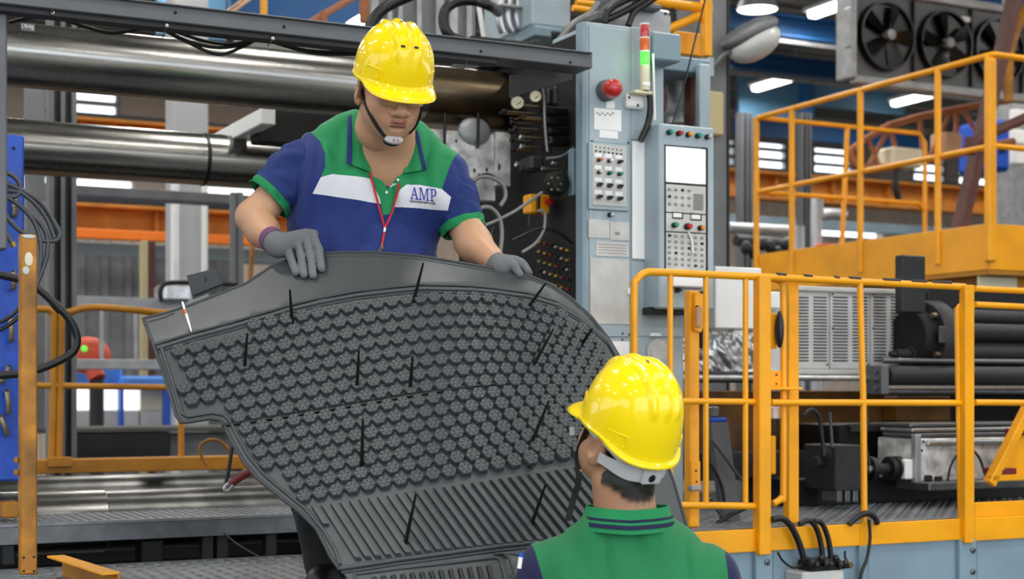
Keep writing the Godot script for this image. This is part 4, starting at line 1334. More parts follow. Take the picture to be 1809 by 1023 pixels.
func knob(o: Node, called: String, x: float, y: float, v: float, r: float, m: Material, collar: Material) -> void:
	var at := Transform3D(Basis(Vector3.RIGHT, PI / 2), L(x, y, v))
	P(o, "collar", G.new().lathe([Vector2(r * 1.1, 0), Vector2(r * 1.1, 0.014), Vector2(r * 0.9, 0.018), Vector2(r * 0.85, 0.016)], at, 16), collar)
	P(o, called, G.new().lathe([Vector2(r * 0.85, 0.0), Vector2(r * 0.85, 0.024), Vector2(r * 0.65, 0.029), Vector2(0, 0.03)], at, 16), m)

func cabinet() -> void:
	var v := 0.42
	var o := T("control_cabinet", "tall grey blue control cabinet with labels and beacon, right of the platen", "cabinet")
	bx(o, "front_frame", M.machine_grey, 1031, 37, 1150, 940, v, 0.05, 0.004)
	bx(o, "rear_body", M.machine_grey, 1046, 40, 1150, 940, v + 0.05, 0.3, 0.004)
	bx(o, "rear_body", M.machine_grey, 1148, 240, 1208, 940, v + 0.005, 0.3, 0.004)
	bx(o, "edge_fold", M.machine_blue, 1029, 37, 1037, 940, v - 0.006, 0.05, 0.003)
	bx(o, "upper_door", M.machine_grey, 1041, 44, 1113, 250, v - 0.006, 0.01, 0.002)
	bx(o, "side_column", M.machine_grey, 1116, 47, 1149, 246, v - 0.004, 0.01, 0.002)
	bx(o, "lower_door", M.machine_grey, 1041, 370, 1113, 594, v - 0.006, 0.01, 0.002)
	bx(o, "lower_side", M.machine_grey, 1116, 462, 1205, 594, v - 0.004, 0.01, 0.002)
	bx(o, "bottom_panel", M.machine_grey, 1041, 598, 1205, 940, v - 0.005, 0.01, 0.002)
	for q in [[1100, 589], [1100, 600], [1112, 591], [1046, 249], [1110, 252], [1046, 365], [1109, 369]]:
		P(o, "screw", G.new().ball(L(q[0], q[1], v - 0.008), Vector3(0.004, 0.004, 0.003), 8), M.dark_steel)
	for q in [[1050, 190, 1098, 229, "paper"], [1059, 227, 1092, 243, "paper"], [1071, 177, 1086, 191, "paper"], [1040, 387, 1077, 420, "label_metal"], [1078, 391, 1112, 424, "label_metal"], [1053, 426, 1111, 452, "label_metal"], [1043, 456, 1112, 572, "label_metal"], [1080, 603, 1112, 680, "paper"], [1117, 249, 1145, 457, "paper"]]:
		bx(o, "label_plate", M[q[4]], q[0], q[1], q[2], q[3], v - 0.009, 0.004, 0.001)
	for k in 4:
		bx(o, "printed_line", M.dark_red, 1057, 431 + 5 * k, 1107, 431.7 + 5 * k, v - 0.0095, 0.001, 0.0)
	var g := G.new()
	for k in 7:
		bxg(g, 1054 + 4.5 * k, 199 + 3 * (k % 2), 1057 + 4.5 * k, 201 + 3 * (k % 2), v - 0.0098, 0.001, 0.0)
	for k in 6:
		bxg(g, 1087 + 3 * (k % 3), 410 + 3 * (k / 3), 1089 + 3 * (k % 3), 412 + 3 * (k / 3), v - 0.0098, 0.001, 0.0)
	P(o, "print", g, M.hose_grey)
	knob(o, "lock", 1076, 380, v - 0.004, 0.008, M.bright_steel, M.black)
	bx(o, "hinge", M.white, 1110, 509, 1118, 521, v - 0.02, 0.02, 0.004)
	# round cover with its tag
	var at := Transform3D(Basis(Vector3.RIGHT, PI / 2), L(1161, 621, v - 0.008))
	P(o, "round_cover", G.new().lathe([Vector2(0, 0.012), Vector2(0.032, 0.012), Vector2(0.036, 0.006), Vector2(0.044, 0.006), Vector2(0.046, 0)], at, 30), M.label_metal)
	bx(o, "tag", M.white, 1149, 588, 1168, 594, v - 0.009, 0.004)
	# button panel
	var b := T("button_panel", "white push button panel with three columns of knobs on the cabinet", "panel")
	bx(b, "frame", M.machine_grey, 1041, 250, 1112, 369, v - 0.014, 0.012, 0.002)
	bx(b, "face", M.label_metal, 1047, 254, 1107, 362, v - 0.018, 0.006, 0.001)
	for r in 4:
		for k in 3:
			var x: float = 1057 + 18 * k
			var y: float = 283 + 21.7 * r + 1.7 * k
			bx(b, "legend", M.paper, x - 6, y - 13, x + 6, y - 6, v - 0.02, 0.003, 0.0)
			if r < 2:
				knob(b, "push_button", x, y, v - 0.018, 0.0062, [[M.amber_lens, M.white, M.black], [M.cream, M.green_button, M.green_button]][r][k], M.black)
			else:
				knob(b, "selector_knob", x, y, v - 0.018, 0.0068, M.black, M.black)
				P(b, "grip", G.new().box(L(x + 2, y + 1, v - 0.05), Vector3(0.004, 0.015, 0.014), 0.001, Basis(Vector3.BACK, 0.5 * r)), M.black)
	g = G.new()
	for k in 7:
		bxg(g, 1052 + 7.4 * k, 258 + k, 1054 + 7.4 * k, 261 + k, v - 0.0185, 0.001, 0.0)
		bxg(g, 1051 + 7.4 * k, 265 + k, 1055 + 7.4 * k, 268 + k, v - 0.0185, 0.001, 0.0)
	P(b, "print", g, M.dark_steel)
	# beacon
	var w := T("red_beacon", "glossy red beacon dome on the upper cabinet door", "beacon")
	at = Transform3D(Basis(Vector3.RIGHT, PI / 2), L(1069, 161, v - 0.006))
	P(w, "base", G.new().lathe([Vector2(0.038, 0), Vector2(0.038, 0.012), Vector2(0.036, 0.016), Vector2(0.036, 0.036), Vector2(0.03, 0.038)], at, 30), M.beam_grey)
	P(w, "dome", G.new().lathe([Vector2(0.033, 0.036), Vector2(0.034, 0.055), Vector2(0.031, 0.07), Vector2(0.022, 0.081), Vector2(0.01, 0.086), Vector2(0, 0.087)], at, 30), M.red_lens)
	# stack light
	w = T("stack_light", "signal tower lamp of red, amber and lit green on a beige stem", "signal lamp")
	var sv := 0.36
	var base := L(1139, 160, sv)
	var pm := (L(1139, 60, sv).y - base.y) / 100.0
	var r := 8.6 * pm
	var xf := Transform3D(Basis(), base)
	P(w, "stem", G.new().lathe([Vector2(r, 0), Vector2(r, 44 * pm), Vector2(r * 0.8, 45 * pm)], xf, 24), M.cream)
	for k in 3:
		P(w, ["green_lens", "amber_lens", "red_lens"][k], G.new().lathe([Vector2(r * 0.9, (46 + 24 * k) * pm), Vector2(r * 0.95, (48 + 24 * k) * pm), Vector2(r * 0.95, (67 + 24 * k) * pm), Vector2(r * 0.9, (69 + 24 * k) * pm)], xf, 24), [M.green_lens, M.amber_lens, M.red_lens][k])
		P(w, "ring", G.new().lathe([Vector2(r * 0.9, (67.5 + 24 * k) * pm), Vector2(r, (68 + 24 * k) * pm), Vector2(r, (70 + 24 * k) * pm), Vector2(r * 0.8, (70.5 + 24 * k) * pm)], xf, 24), M.white)
	P(w, "cap", G.new().lathe([Vector2(r * 0.95, 117 * pm), Vector2(r * 0.7, 119 * pm), Vector2(0, 119.5 * pm)], xf, 24), M.cream)
	bx(w, "badge", M.paper, 1136, 144, 1149, 150, sv - r - 0.001, 0.002, 0.0)
	bx(w, "bracket", M.white, 1108, 164, 1140, 190, 0.39, 0.03, 0.008)
	bx(w, "shelf", M.cream, 1122, 158, 1157, 164, 0.35, 0.07, 0.003)
	for q in [[1112, 172], [1127, 186]]:
		P(w, "screw", G.new().ball(L(q[0], q[1], 0.388), Vector3(0.005, 0.005, 0.003), 8), M.black)
	var gl := OmniLight3D.new()
	gl.name = "green_lamp_light"
	gl.position = frame * (base + Vector3(0, 57 * pm, 0.03))
	gl.light_color = Color(0.5, 1, 0.4)
	gl.light_energy = 0.0012
	gl.light_size = 0.012
	gl.omni_range = 3.0
	gl.shadow_enabled = true
	add_child(gl)
	pipe("conduit", "fat black conduit curving down from the stack light bracket", "conduit", M.black, [[1147, 163], [1149, 190], [1144, 220], [1131, 249]], 0.37, 0.012, 7, "", 14)
	pipe("white_rod", "slim white rod standing beside the stack light", "rod", M.white, [[1154, 95], [1157, 212]], 0.34, 0.004)
	# upper blocks
	w = T("head_block", "grey blue box jutting from the cabinet top beside the stack light", "box")
	bx(w, "body", M.machine_blue, 1152, 54, 1204, 104, 0.44, 0.3, 0.006)
	bx(w, "upper_body", M.galvanised, 1112, 8, 1187, 56, 0.75, 0.3, 0.01)
	bx(w, "lid", M.beam_grey, 1118, 0, 1170, 12, 0.7, 0.25, 0.01)
	for q in [[1174, 14], [1181, 16], [1188, 15], [1176, 24], [1184, 25], [1192, 24]]:
		P(w, "black_screw", G.new().ball(L(q[0], q[1], 0.745), Vector3(0.006, 0.005, 0.004), 8), M.black)
	for q in [[[1068, 40], [1074, 20], [1095, 5], [1130, -10]], [[1110, 45], [1120, 22], [1140, 8], [1165, -10]], [[1072, 35], [1100, 22], [1135, 2], [1160, -15]]]:
		tb(w, "cable", M.black, q, 0.7, 0.013, 6)
	bx(w, "clamp", M.hose_grey, 1056, 18, 1076, 34, 0.7, 0.1, 0.005)
	w = T("spool_housing", "blue grey housing round a waisted steel spool above the operator panel", "housing")
	bx(w, "side_post", M.machine_grey, 1151, 100, 1173, 240, 0.55, 0.2, 0.004)
	bx(w, "side_post", M.machine_grey, 1236, 112, 1256, 480, 0.62, 0.03, 0.004)
	bx(w, "top_plate", M.machine_blue, 1170, 96, 1256, 122, 0.66, 0.3, 0.004)
	bx(w, "back_plate", M.brown, 1165, 110, 1250, 230, 1.05, 0.03)
	var sp := L(1203, 222, 0.86)
	P(w, "spool", G.new().lathe([Vector2(0, 0), Vector2(0.085, 0), Vector2(0.078, 0.02), Vector2(0.06, 0.06), Vector2(0.052, 0.11), Vector2(0.058, 0.16), Vector2(0.075, 0.2), Vector2(0.085, 0.215), Vector2(0, 0.215)], Transform3D(Basis(), sp), 36), M.galvanised)
	bx(w, "arm", M.brown, 1222, 118, 1240, 230, 0.72, 0.06, 0.01)
	pipe("hanging_wire", "thin black wire hanging diagonally over the steel spool", "wire", M.black, [[1248, -10], [1228, 70], [1206, 160], [1188, 218]], 0.5, 0.0035, 5)
	# operator panel
	var p := T("operator_panel", "grey operator panel with white screen and coloured buttons", "control panel")
	var pv := 0.31
	bx(p, "case", M.machine_grey, 1165, 217, 1262, 545, pv, 0.12, 0.006)
	bx(p, "bezel", M.dark_steel, 1174, 255, 1251, 478, pv - 0.002, 0.004, 0.001)
	bx(p, "screen", M.screen, 1177, 258, 1247, 321, pv - 0.005, 0.005, 0.002)
	bx(p, "keypad_plate", M.label_metal, 1177, 325, 1247, 374, pv - 0.005, 0.005, 0.001)
	bx(p, "button_plate", M.label_metal, 1177, 376, 1247, 408, pv - 0.005, 0.005, 0.001)
	bx(p, "lower_keypad_plate", M.label_metal, 1177, 410, 1247, 476, pv - 0.005, 0.005, 0.001)
	for k in 5:
		knob(p, "push_button" if k < 4 else "key_switch", 1181 + 16.8 * k, 234 + 2.1 * k, pv - 0.002, 0.009, [M.green_button, M.red, M.amber, M.green_button, M.bright_steel][k], M.black)
	for k in 3:
		knob(p, "push_button", 1190 + 23 * k, 398 + 2.5 * k, pv - 0.006, 0.011 if k == 1 else 0.009, [M.green_button, M.red, M.amber][k], M.black)
	for k in 2:
		bx(p, "handle_plate", M.dark_steel, 1188 + 32 * k, 374 + 3 * k, 1207 + 33 * k, 386 + 3 * k, pv - 0.007, 0.003, 0.002)
		bx(p, "handle", M.white, 1190 + 32 * k, 376 + 3 * k, 1205 + 33 * k, 384 + 3 * k, pv - 0.012, 0.006, 0.003)
	var kg := G.new().box(Vector3.ZERO, Vector3(0.012, 0.009, 0.006), 0.002).mesh()
	for i in 6:
		for j in 9:
			var upper := j > 5
			var t := MeshInstance3D.new()
			t.name = "key"
			t.mesh = kg
			t.material_override = M.galvanised if (i * 5 + j * 3) % 7 else M.dark_steel
			if upper and i > 3:
				continue
			t.position = L(1183 + 11.5 * i, (416 + 10.0 * j if not upper else 334 + 13.0 * (j - 6)) + 0.9 * i, pv - 0.007)
			p.add_child(t, true)
	bx(p, "number_pad", M.hose_light, 1226, 342, 1243, 370, pv - 0.008, 0.004, 0.003)
	tb(p, "tape", M.white, [[1216, 410], [1222, 425], [1224, 448]], pv - 0.01, 0.004, 4)
	bx(p, "document_shelf", M.paper, 1190, 484, 1248, 506, pv - 0.03, 0.03, 0.004)
	knob(p, "socket", 1195, 513, pv - 0.002, 0.008, M.black, M.dark_steel)
	knob(p, "socket", 1240, 517, pv - 0.002, 0.006, M.brass, M.brass)
	bx(p, "black_foot", M.black, 1150, 542, 1212, 555, pv + 0.04, 0.06, 0.003)
	bx(p, "black_seal", M.black, 1241, 260, 1250, 475, pv - 0.004, 0.004, 0.001)

func guard() -> void:
	var r := 0.0115
	# the swing gate at the left of the rail
	var o := T("gate", "yellow tubular gate with bent corner in front of the control cabinet", "gate")
	tb(o, "frame", M.yellow, [[1120, 900], [1120, 700], [1120, 520], [1124, 496], [1140, 482], [1165, 481], [1250, 485], [1340, 489]], 0.0, r * 1.1, 6, 12)
	for x in [1184, 1247, 1317]:
		tb(o, "baluster", M.yellow, [[x, 484 + (x - 1184) * 0.04], [x, 894]], 0.0, r * 0.85, 1, 12)
	tb(o, "middle_rail", M.yellow, [[1121, 708], [1336, 710]], 0.0, r * 0.9, 1, 12)
	tb(o, "bottom_rail", M.yellow, [[1121, 892], [1325, 894], [1338, 898]], 0.0, r, 3, 12)
	o = T("latch_post", "yellow square post with a pale latch plate behind the gate bars", "post")
	bx(o, "tube", M.yellow, 1218, 513, 1236, 932, 0.1, 0.035, 0.003)
	P(o, "latch_plate", G.new().prism(PackedVector2Array([Vector2(-0.012, 0.06), Vector2(0.02, 0.055), Vector2(0.024, 0.0), Vector2(0.02, -0.06), Vector2(0.012, -0.075), Vector2(-0.012, -0.07)]), 0, 0.008, Transform3D(Basis(), L(1231, 548, 0.09))), M.yellow)
	P(o, "latch", G.new().box(L(1234, 560, 0.075), Vector3(0.02, 0.07, 0.012), 0.005), M.carton)
	P(o, "slot", G.new().box(L(1232, 543, 0.078), Vector3(0.012, 0.014, 0.012), 0.004), M.black)
	bx(o, "hinge_plate", M.yellow, 1221, 815, 1238, 866, 0.085, 0.01)
	for q in [[1230, 832], [1231, 851]]:
		P(o, "screw", G.new().ball(L(q[0], q[1], 0.083), Vector3(0.004, 0.004, 0.003), 8), M.black)
	bx(o, "clip", M.galvanised, 1222, 858, 1240, 868, 0.06, 0.03, 0.004)
	one("black_strip", "dark gap strip behind the latch post", "strip", M.black, 1238, 545, 1247, 615, 0.22, 0.05)
	o = T("gate_post", "thick yellow square post left of the pair carrying the gate", "post", "square yellow gate posts")
	bx(o, "tube", M.yellow, 1342, 486, 1363, 981, -0.03, 0.04, 0.003)
	o = T("gate_post", "thick yellow square post right of the pair, behind the rail bracket", "post", "square yellow gate posts")
	bx(o, "tube", M.yellow, 1394, 486, 1412, 925, 0.06, 0.035, 0.003)
	bx(o, "bracket", M.yellow, 1361, 655, 1389, 684, 0.03, 0.01, 0.002)
	bx(o, "bracket_shelf", M.yellow, 1361, 684, 1418, 689, -0.01, 0.07, 0.002)
	for q in [[1372, 662], [1372, 678]]:
		P(o, "bolt", G.new().ball(L(q[0], q[1], 0.027), Vector3(0.004, 0.004, 0.003), 8), M.brown)
	o = T("second_gate", "yellow bent tube of a second gate between the two square posts", "gate")
	tb(o, "frame", M.yellow, [[1363, 492], [1376, 496], [1383, 510], [1384, 620], [1384, 860], [1380, 880], [1366, 890]], 0.03, r, 6, 12)
	bx(o, "striker_plate", M.yellow, 1364, 553, 1374, 616, 0.04, 0.02)
	P(o, "rubber_pad", G.new().ball(L(1377, 582, 0.02), Vector3(0.014, 0.065, 0.018), 16), M.black)
	bx(o, "lower_plate", M.yellow, 1363, 770, 1372, 838, 0.05, 0.02)
	bx(o, "switch_box", M.white, 1368, 718, 1385, 740, 0.05, 0.03, 0.004)
	tb(o, "switch_cable", M.black, [[1374, 740], [1378, 780], [1382, 840]], 0.04, 0.005, 4)
	# main rail
	o = T("guard_rail", "yellow guard rail with chipped top tube along the right platform", "rail")
	tb(o, "top_rail", M.yellow, [[1340, 489], [1704, 507]], 0.0, r * 1.1, 1, 12)
	for k in 7:
		var x: float = [1372, 1420, 1474, 1500, 1560, 1610, 1646][k]
		tb(o, "chipped_paint", M.rail_dark, [[x, 483.5 + (x - 1340) * 0.0495], [x + [16, 14, 8, 20, 30, 26, 34][k], 484 + (x - 1340) * 0.0495 + 1]], -0.004, r * 0.62, 1, 8)
	tb(o, "middle_rail", M.yellow, [[1362, 711], [1700, 712]], 0.0, r, 1, 12)
	tb(o, "post", M.yellow, [[1519, 499], [1525, 700], [1527, 930]], 0.0, r, 1, 12)
	tb(o, "post", M.yellow, [[1700, 538], [1693, 545], [1691, 560], [1693, 700], [1697, 930]], 0.01, r * 0.9, 5, 12)
	hb(o, "toe_board", M.yellow, 1150, 1705, 1450, 929, 968, -0.005, 0.012, 0.002)
	bx(o, "strap", M.yellow, 1521, 925, 1530, 974, -0.01, 0.01, 0.001)
	o = T("corner_post", "yellow square post near the right edge between two rail sections", "post")
	bx(o, "tube", M.yellow, 1706, 503, 1722, 960, -0.03, 0.035, 0.003)
	o = T("right_rail", "yellow rail section at the right edge with a double toe board", "rail")
	tb(o, "top_rail", M.yellow, [[1722, 510], [1850, 516]], 0.0, r, 1, 12)
	tb(o, "second_rail", M.yellow, [[1722, 538], [1850, 544]], 0.0, r, 1, 12)
	tb(o, "middle_rail", M.yellow, [[1722, 711], [1850, 712]], 0.0, r, 1, 12)
	bx(o, "toe_board", M.yellow, 1722, 888, 1850, 917, 0.03, 0.012, 0.002)
	bx(o, "toe_board", M.yellow, 1722, 916, 1850, 956, -0.005, 0.012, 0.002)
	# the machine base below
	o = T("base_panels", "grey blue base panels below the yellow toe board", "panels")
	for x in [[1150, 1336], [1366, 1520], [1534, 1696], [1726, 1900]]:
		var y0: float = 690 + (968 - 690) * depth(1450, 0) / depth(x[0], 0)
		bx(o, "panel", M.machine_blue, x[0], y0, x[1], 1200, 0.012, 0.02, 0.003)
	for x in [[1336, 1366], [1520, 1534], [1696, 1726]]:
		var y0: float = 690 + (974 - 690) * depth(1450, 0) / depth(x[0], 0)
		bx(o, "pilaster", M.machine_blue, x[0], y0 - 6, x[1], 1200, -0.012, 0.04, 0.004)
	for q in [[1355, 993], [1718, 972], [1718, 1010]]:
		P(o, "bolt", G.new().lathe([Vector2(0.011, 0), Vector2(0.011, 0.006), Vector2(0.006, 0.008), Vector2(0.006, 0.013), Vector2(0, 0.013)], Transform3D(Basis(Vector3.RIGHT, PI / 2), L(q[0], q[1], -0.012)), 12), M.steel)
	for q in [[1534, 981], [1532, 993], [1531, 1004]]:
		P(o, "screw", G.new().ball(L(q[0], q[1], 0.01), Vector3(0.0035, 0.0035, 0.003), 8), M.black)
	# hoses and pump below
	var hs := [[[[1364, 918], [1384, 917], [1402, 938], [1418, 980], [1428, 1040]], 0.0115, "thick black hose over the toe board, leftmost of the three"], [[[1412, 926], [1430, 920], [1444, 938], [1452, 975], [1455, 1040]], 0.0095, "thick black hose over the toe board, middle of the three"], [[[1438, 921], [1452, 925], [1464, 956], [1469, 1000], [1471, 1040]], 0.0095, "thick black hose over the toe board, rightmost of the three"], [[[1374, 976], [1384, 992], [1402, 1003], [1418, 997], [1428, 984]], 0.004, "thin black wire drooping under the toe board"], [[[1535, 918], [1537, 950], [1532, 985], [1522, 1012], [1519, 1040]], 0.006, "black cable hanging down beside the pilaster screws"], [[[1493, 973], [1493, 985], [1500, 995]], 0.004, "short black wire bent above the pump fittings"]]
	for h in hs:
		pipe("drain_hose", h[2], "hose", M.black, h[0], -0.035, h[1], 7, "hoses over the toe board", 12)
	pipe("cable_coil", "black cable coil tied over the toe board at the thin post", "cable", M.black, [[1500, 926], [1515, 913], [1532, 907], [1545, 914], [1550, 926]], -0.02, 0.011, 6, "", 10)
	o = T("pump", "black hydraulic pump block with fittings at the bottom edge", "pump")
	bx(o, "body", M.label_metal, 1418, 1012, 1492, 1080, -0.09, 0.1, 0.006)
	bx(o, "valve_block", M.black_oily, 1432, 990, 1490, 1014, -0.08, 0.08, 0.01)
	for k in 8:
		P(o, "fitting", G.new().ball(L(1434 + 8.5 * k, 993 + 7 * sin(k * 2.2), -0.09), Vector3(0.012, 0.013, 0.012), 10), M.black if k % 3 else M.dark_steel)
	P(o, "gland", G.new().tube([L(1488, 1000, -0.08), L(1503, 998, -0.08)], 0.011, 10), M.black)
	tb(o, "nipple", M.brass, [[1498, 992], [1503, 1002]], -0.09, 0.005)

func injection() -> void:
	var dy := L(1450, 925, 0.05).y
	var o := T("right_deck", "chequered steel deck behind the yellow toe board", "deck")
	var u0 := L(1190, 0, 0.1).x
	P(o, "plate", G.new().box(Vector3((u0 + 4.0) / 2, dy - 0.015, -0.55), Vector3(4.0 - u0, 0.03, 1.0), 0.003), M.deck)
	lugs(o, u0, 2.6, dy, 0.06, 1.0, 0.045)
	one("white_cover", "white machine panel behind the gate balusters", "panel", M.white, 1264, 470, 1346, 580, 0.75, 0.08)
	one("plastic_film", "crumpled clear plastic film hanging under the white panel", "film", M.bright_steel, 1200, 580, 1345, 656, 0.9, 0.02).mesh = film()
	one("dark_trough", "dark trough under the plastic film", "trough", M.dark_steel, 1200, 656, 1345, 676, 0.8, 0.1)
	one("terminal_box", "small white box behind the upper end of the second gate", "box", M.white, 1362, 515, 1386, 545, 0.9, 0.04)
	one("tall_box", "tall pale grey box behind the rubber pad of the second gate", "box", M.vent_grey, 1345, 545, 1386, 660, 0.95, 0.1)
	# vented covers
	o = T("vent_cover", "pale slotted machine covers behind the rail", "cover")
	for x in [[1400, 1465], [1467, 1537], [1539, 1600]]:
		bx(o, "panel", M.vent_grey, x[0], 512, x[1], 652, 0.95, 0.04, 0.003)
		for half in 2:
			var w: float = (x[1] - x[0]) / 2.0
			for k in 21:
				bx(o, "slot", M.dark_steel, x[0] + 5 + half * w, 524 + 5.6 * k, x[0] + w - 4 + half * w, 526.2 + 5.6 * k, 0.947, 0.004, 0.0)
		for q in [[x[0] + 4, 520], [x[0] + 4, 580], [x[1] - 3, 644]]:
			P(o, "screw", G.new().ball(L(q[0], q[1], 0.948), Vector3(0.005, 0.005, 0.003), 8), M.dark_steel)
	bx(o, "top_fold", M.label_metal, 1395, 504, 1690, 513, 0.93, 0.08)
	one("lower_cover", "grey ledge under the slotted covers", "ledge", M.label_metal, 1345, 652, 1560, 662, 0.9, 0.1)
	# suspended plate and the round flange
	one("hanger_plate", "dark grey hanger plate in front of the yellow platform beam", "plate", M.dark_steel, 1594, 450, 1636, 552, 0.72, 0.05, 0.006)
	o = T("barrel_flange", "big dark round flange with bolts at the end of the injection barrel", "flange")
	var ctr := L(1612, 598, 0.86)
	var m := Basis(Vector3.BACK, PI / 2)
	P(o, "drum", G.new().lathe([Vector2(0, 0.03), Vector2(0.118, 0.03), Vector2(0.125, 0.022), Vector2(0.125, -0.05)], Transform3D(m, ctr), 40), M.platen_dark)
	P(o, "flange", G.new().lathe([Vector2(0.1, -0.04), Vector2(0.162, -0.04), Vector2(0.168, -0.05), Vector2(0.168, -0.12), Vector2(0.16, -0.13), Vector2(0, -0.13)], Transform3D(m, ctr), 40), M.rail_dark)
	for k in 10:
		var w := TAU * k / 10.0 + 0.2
		P(o, "bolt", G.new().tube([ctr + Vector3(0.05, cos(w) * 0.143, sin(w) * 0.143), ctr + Vector3(0.012, cos(w) * 0.143, sin(w) * 0.143)], 0.013, 6), M.fitting if k % 2 else M.dark_steel)
	P(o, "spigot", G.new().lathe([Vector2(0.034, 0.0), Vector2(0.034, 0.03), Vector2(0.022, 0.03), Vector2(0.022, 0.1), Vector2(0.012, 0.1), Vector2(0.012, 0.13), Vector2(0, 0.13)], Transform3D(m, ctr + Vector3(-0.02, -0.07, 0.03)), 20), M.dark_steel)
	P(o, "tag", bxg(G.new(), 1660, 576, 1676, 606, 0.7, 0.01), M.hose_grey)
	o = T("barrel", "dark stacked rods and barrel running right from the round flange", "barrel")
	var c0 := ctr.x + 0.12
	for q in [[0.1, 0.86, 0.035], [0.03, 0.8, 0.04], [-0.06, 0.8, 0.045], [-0.13, 0.86, 0.03], [0.0, 1.0, 0.11]]:
		rod(o, "rod", M.dark_steel, c0, 4.5, ctr.y + q[0], q[1], q[2], 24)
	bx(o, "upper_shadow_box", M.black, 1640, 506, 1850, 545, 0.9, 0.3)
	o = T("guide_rods", "bright chrome guide rods under the slotted covers", "rods")
	var y0 := L(1450, 668, 0.72).y
	rod(o, "rod", M.bright_steel, L(1180, 0, 0.72).x, L(1552, 0, 0.72).x, y0, 0.72, 0.012, 20)
	rod(o, "rod", M.dark_steel, L(1565, 0, 0.7).x, 4.5, y0 + 0.012, 0.7, 0.042, 24)
	rod(o, "rod", M.steel, L(1565, 0, 0.7).x, 4.5, y0 + 0.075, 0.72, 0.012, 16)
	rod(o, "rod", M.steel, L(1565, 0, 0.7).x, 4.5, y0 - 0.055, 0.72, 0.012, 16)
	bx(o, "end_plate", M.beam_grey, 1558, 645, 1571, 697, 0.63, 0.14, 0.004)
	for q in [[1550, 655], [1548, 670], [1550, 686]]:
		P(o, "bolt", G.new().tube([L(q[0] + 8, q[1], 0.66), L(q[0] - 4, q[1] - 1, 0.66)], 0.012, 8), M.steel)
	one("yellow_housing", "shaded yellow machine frame low behind the rail", "frame", M.yellow_shaded, 1190, 690, 1560, 840, 1.25, 0.1)
	one("yellow_gusset", "yellow gusset under the guide rods", "gusset", M.yellow_shaded, 1585, 700, 1680, 745, 1.15, 0.1)
	o = T("black_plinth", "black machine base behind the right guard rail", "base")
	bx(o, "box", M.black_oily, 1484, 750, 1660, 830, 0.8, 0.3)
	bx(o, "plinth", M.black, 1400, 848, 1900, 896, 0.7, 0.35)
	bx(o, "back", M.black_oily, 1560, 690, 1900, 900, 1.3, 0.1)
	bx(o, "top_strip", M.dark_steel, 1505, 752, 1600, 764, 0.78, 0.05)
	bx(o, "floor_channel", M.dark_steel, 1240, 800, 1480, 850, 1.0, 0.2)
	o = T("motor_block", "plain grey steel block on feet left of the coupling", "block")
	bx(o, "body", M.dark_steel, 1476, 787, 1524, 868, 0.5, 0.2, 0.004)
	for k in 3:
		bx(o, "foot", M.steel, 1480 + 14 * k, 866, 1489 + 14 * k, 888, 0.5, 0.1, 0.004)
	P(o, "round_cap", G.new().ball(L(1470, 803, 0.55), Vector3(0.035, 0.04, 0.04), 14), M.dark_steel)
	rod(o, "shaft", M.dark_steel, L(1440, 0, 0.6).x, L(1478, 0, 0.6).x, L(1478, 815, 0.6).y, 0.6, 0.025, 16)
	o = T("coupling", "bolted shaft coupling between grey block and white flange", "coupling")
	var cy := L(1560, 828, 0.56).y
	rod(o, "shaft", M.dark_steel, L(1524, 0, 0.56).x, L(1600, 0, 0.56).x, cy, 0.56, 0.022, 16)
	for x in [1534, 1568, 1580]:
		rod(o, "hub", M.black if x < 1575 else M.dark_steel, L(x, 0, 0.56).x, L(x + 9, 0, 0.56).x, cy, 0.56, 0.05, 20)
	rod(o, "sleeve", M.bright_steel, L(1530, 0, 0.56).x, L(1545, 0, 0.56).x, cy, 0.55, 0.016, 16)
	bx(o, "white_flange", M.white, 1600, 812, 1619, 847, 0.5, 0.12, 0.005)
	o = T("white_housing", "pale steel housing box with long top slot behind the corner post", "housing")
	bx(o, "body", M.plate_white, 1622, 775, 1850, 852, 0.5, 0.25, 0.006)
	bx(o, "front_edge", M.galvanised, 1618, 768, 1628, 856, 0.48, 0.03, 0.003)
	bx(o, "slot_bar", M.bright_steel, 1640, 779, 1850, 788, 0.485, 0.03, 0.008)
	for k in 3:
		bx(o, "top_rail", M.bright_steel if k % 2 else M.steel, 1608 + 4 * k, 748 + 9 * k, 1850, 755 + 9 * k, 0.55 - 0.02 * k, 0.2, 0.004)
	for q in [[1632, 780], [1629, 796]]:
		P(o, "hole", G.new().ball(L(q[0], q[1], 0.497), Vector3(0.006, 0.006, 0.003), 8), M.black)
	bx(o, "latch", M.dark_steel, 1638, 840, 1648, 850, 0.48, 0.02, 0.003)
	bx(o, "latch", M.dark_steel, 1656, 842, 1666, 852, 0.48, 0.02, 0.003)
	tb(o, "cable", M.black, [[1674, 850], [1680, 822], [1694, 800], [1710, 790], [1728, 806], [1738, 830], [1744, 850]], 0.42, 0.005, 5)
	one("steel_ledge", "flat steel ledge in front of the white housing", "ledge", M.steel, 1642, 853, 1850, 868, 0.4, 0.2)
	# stair stringer
	o = T("stair_stringer", "yellow stair stringer with red treads at the right edge", "stairs")
	var a := L(1743, 850, 0.12)
	P(o, "plate", G.new().prism(PackedVector2Array([Vector2(0, 0), Vector2(0.55, 0), Vector2(0.55, 0.62), Vector2(0.36, 0.52)]), -0.02, 0.0, Transform3D(Basis(), a)), M.yellow)
	P(o, "edge_bar", G.new().box(a + Vector3(0.19, 0.26, 0.015), Vector3(0.035, 0.66, 0.03), 0.004, Basis(Vector3.BACK, -0.6)), M.yellow)
	P(o, "edge_bar", G.new().box(a + Vector3(0.28, 0.012, 0.015), Vector3(0.56, 0.025, 0.03), 0.004), M.yellow)
	bx(o, "tread", M.dark_red, 1768, 828, 1797, 839, 0.09, 0.1, 0.004)
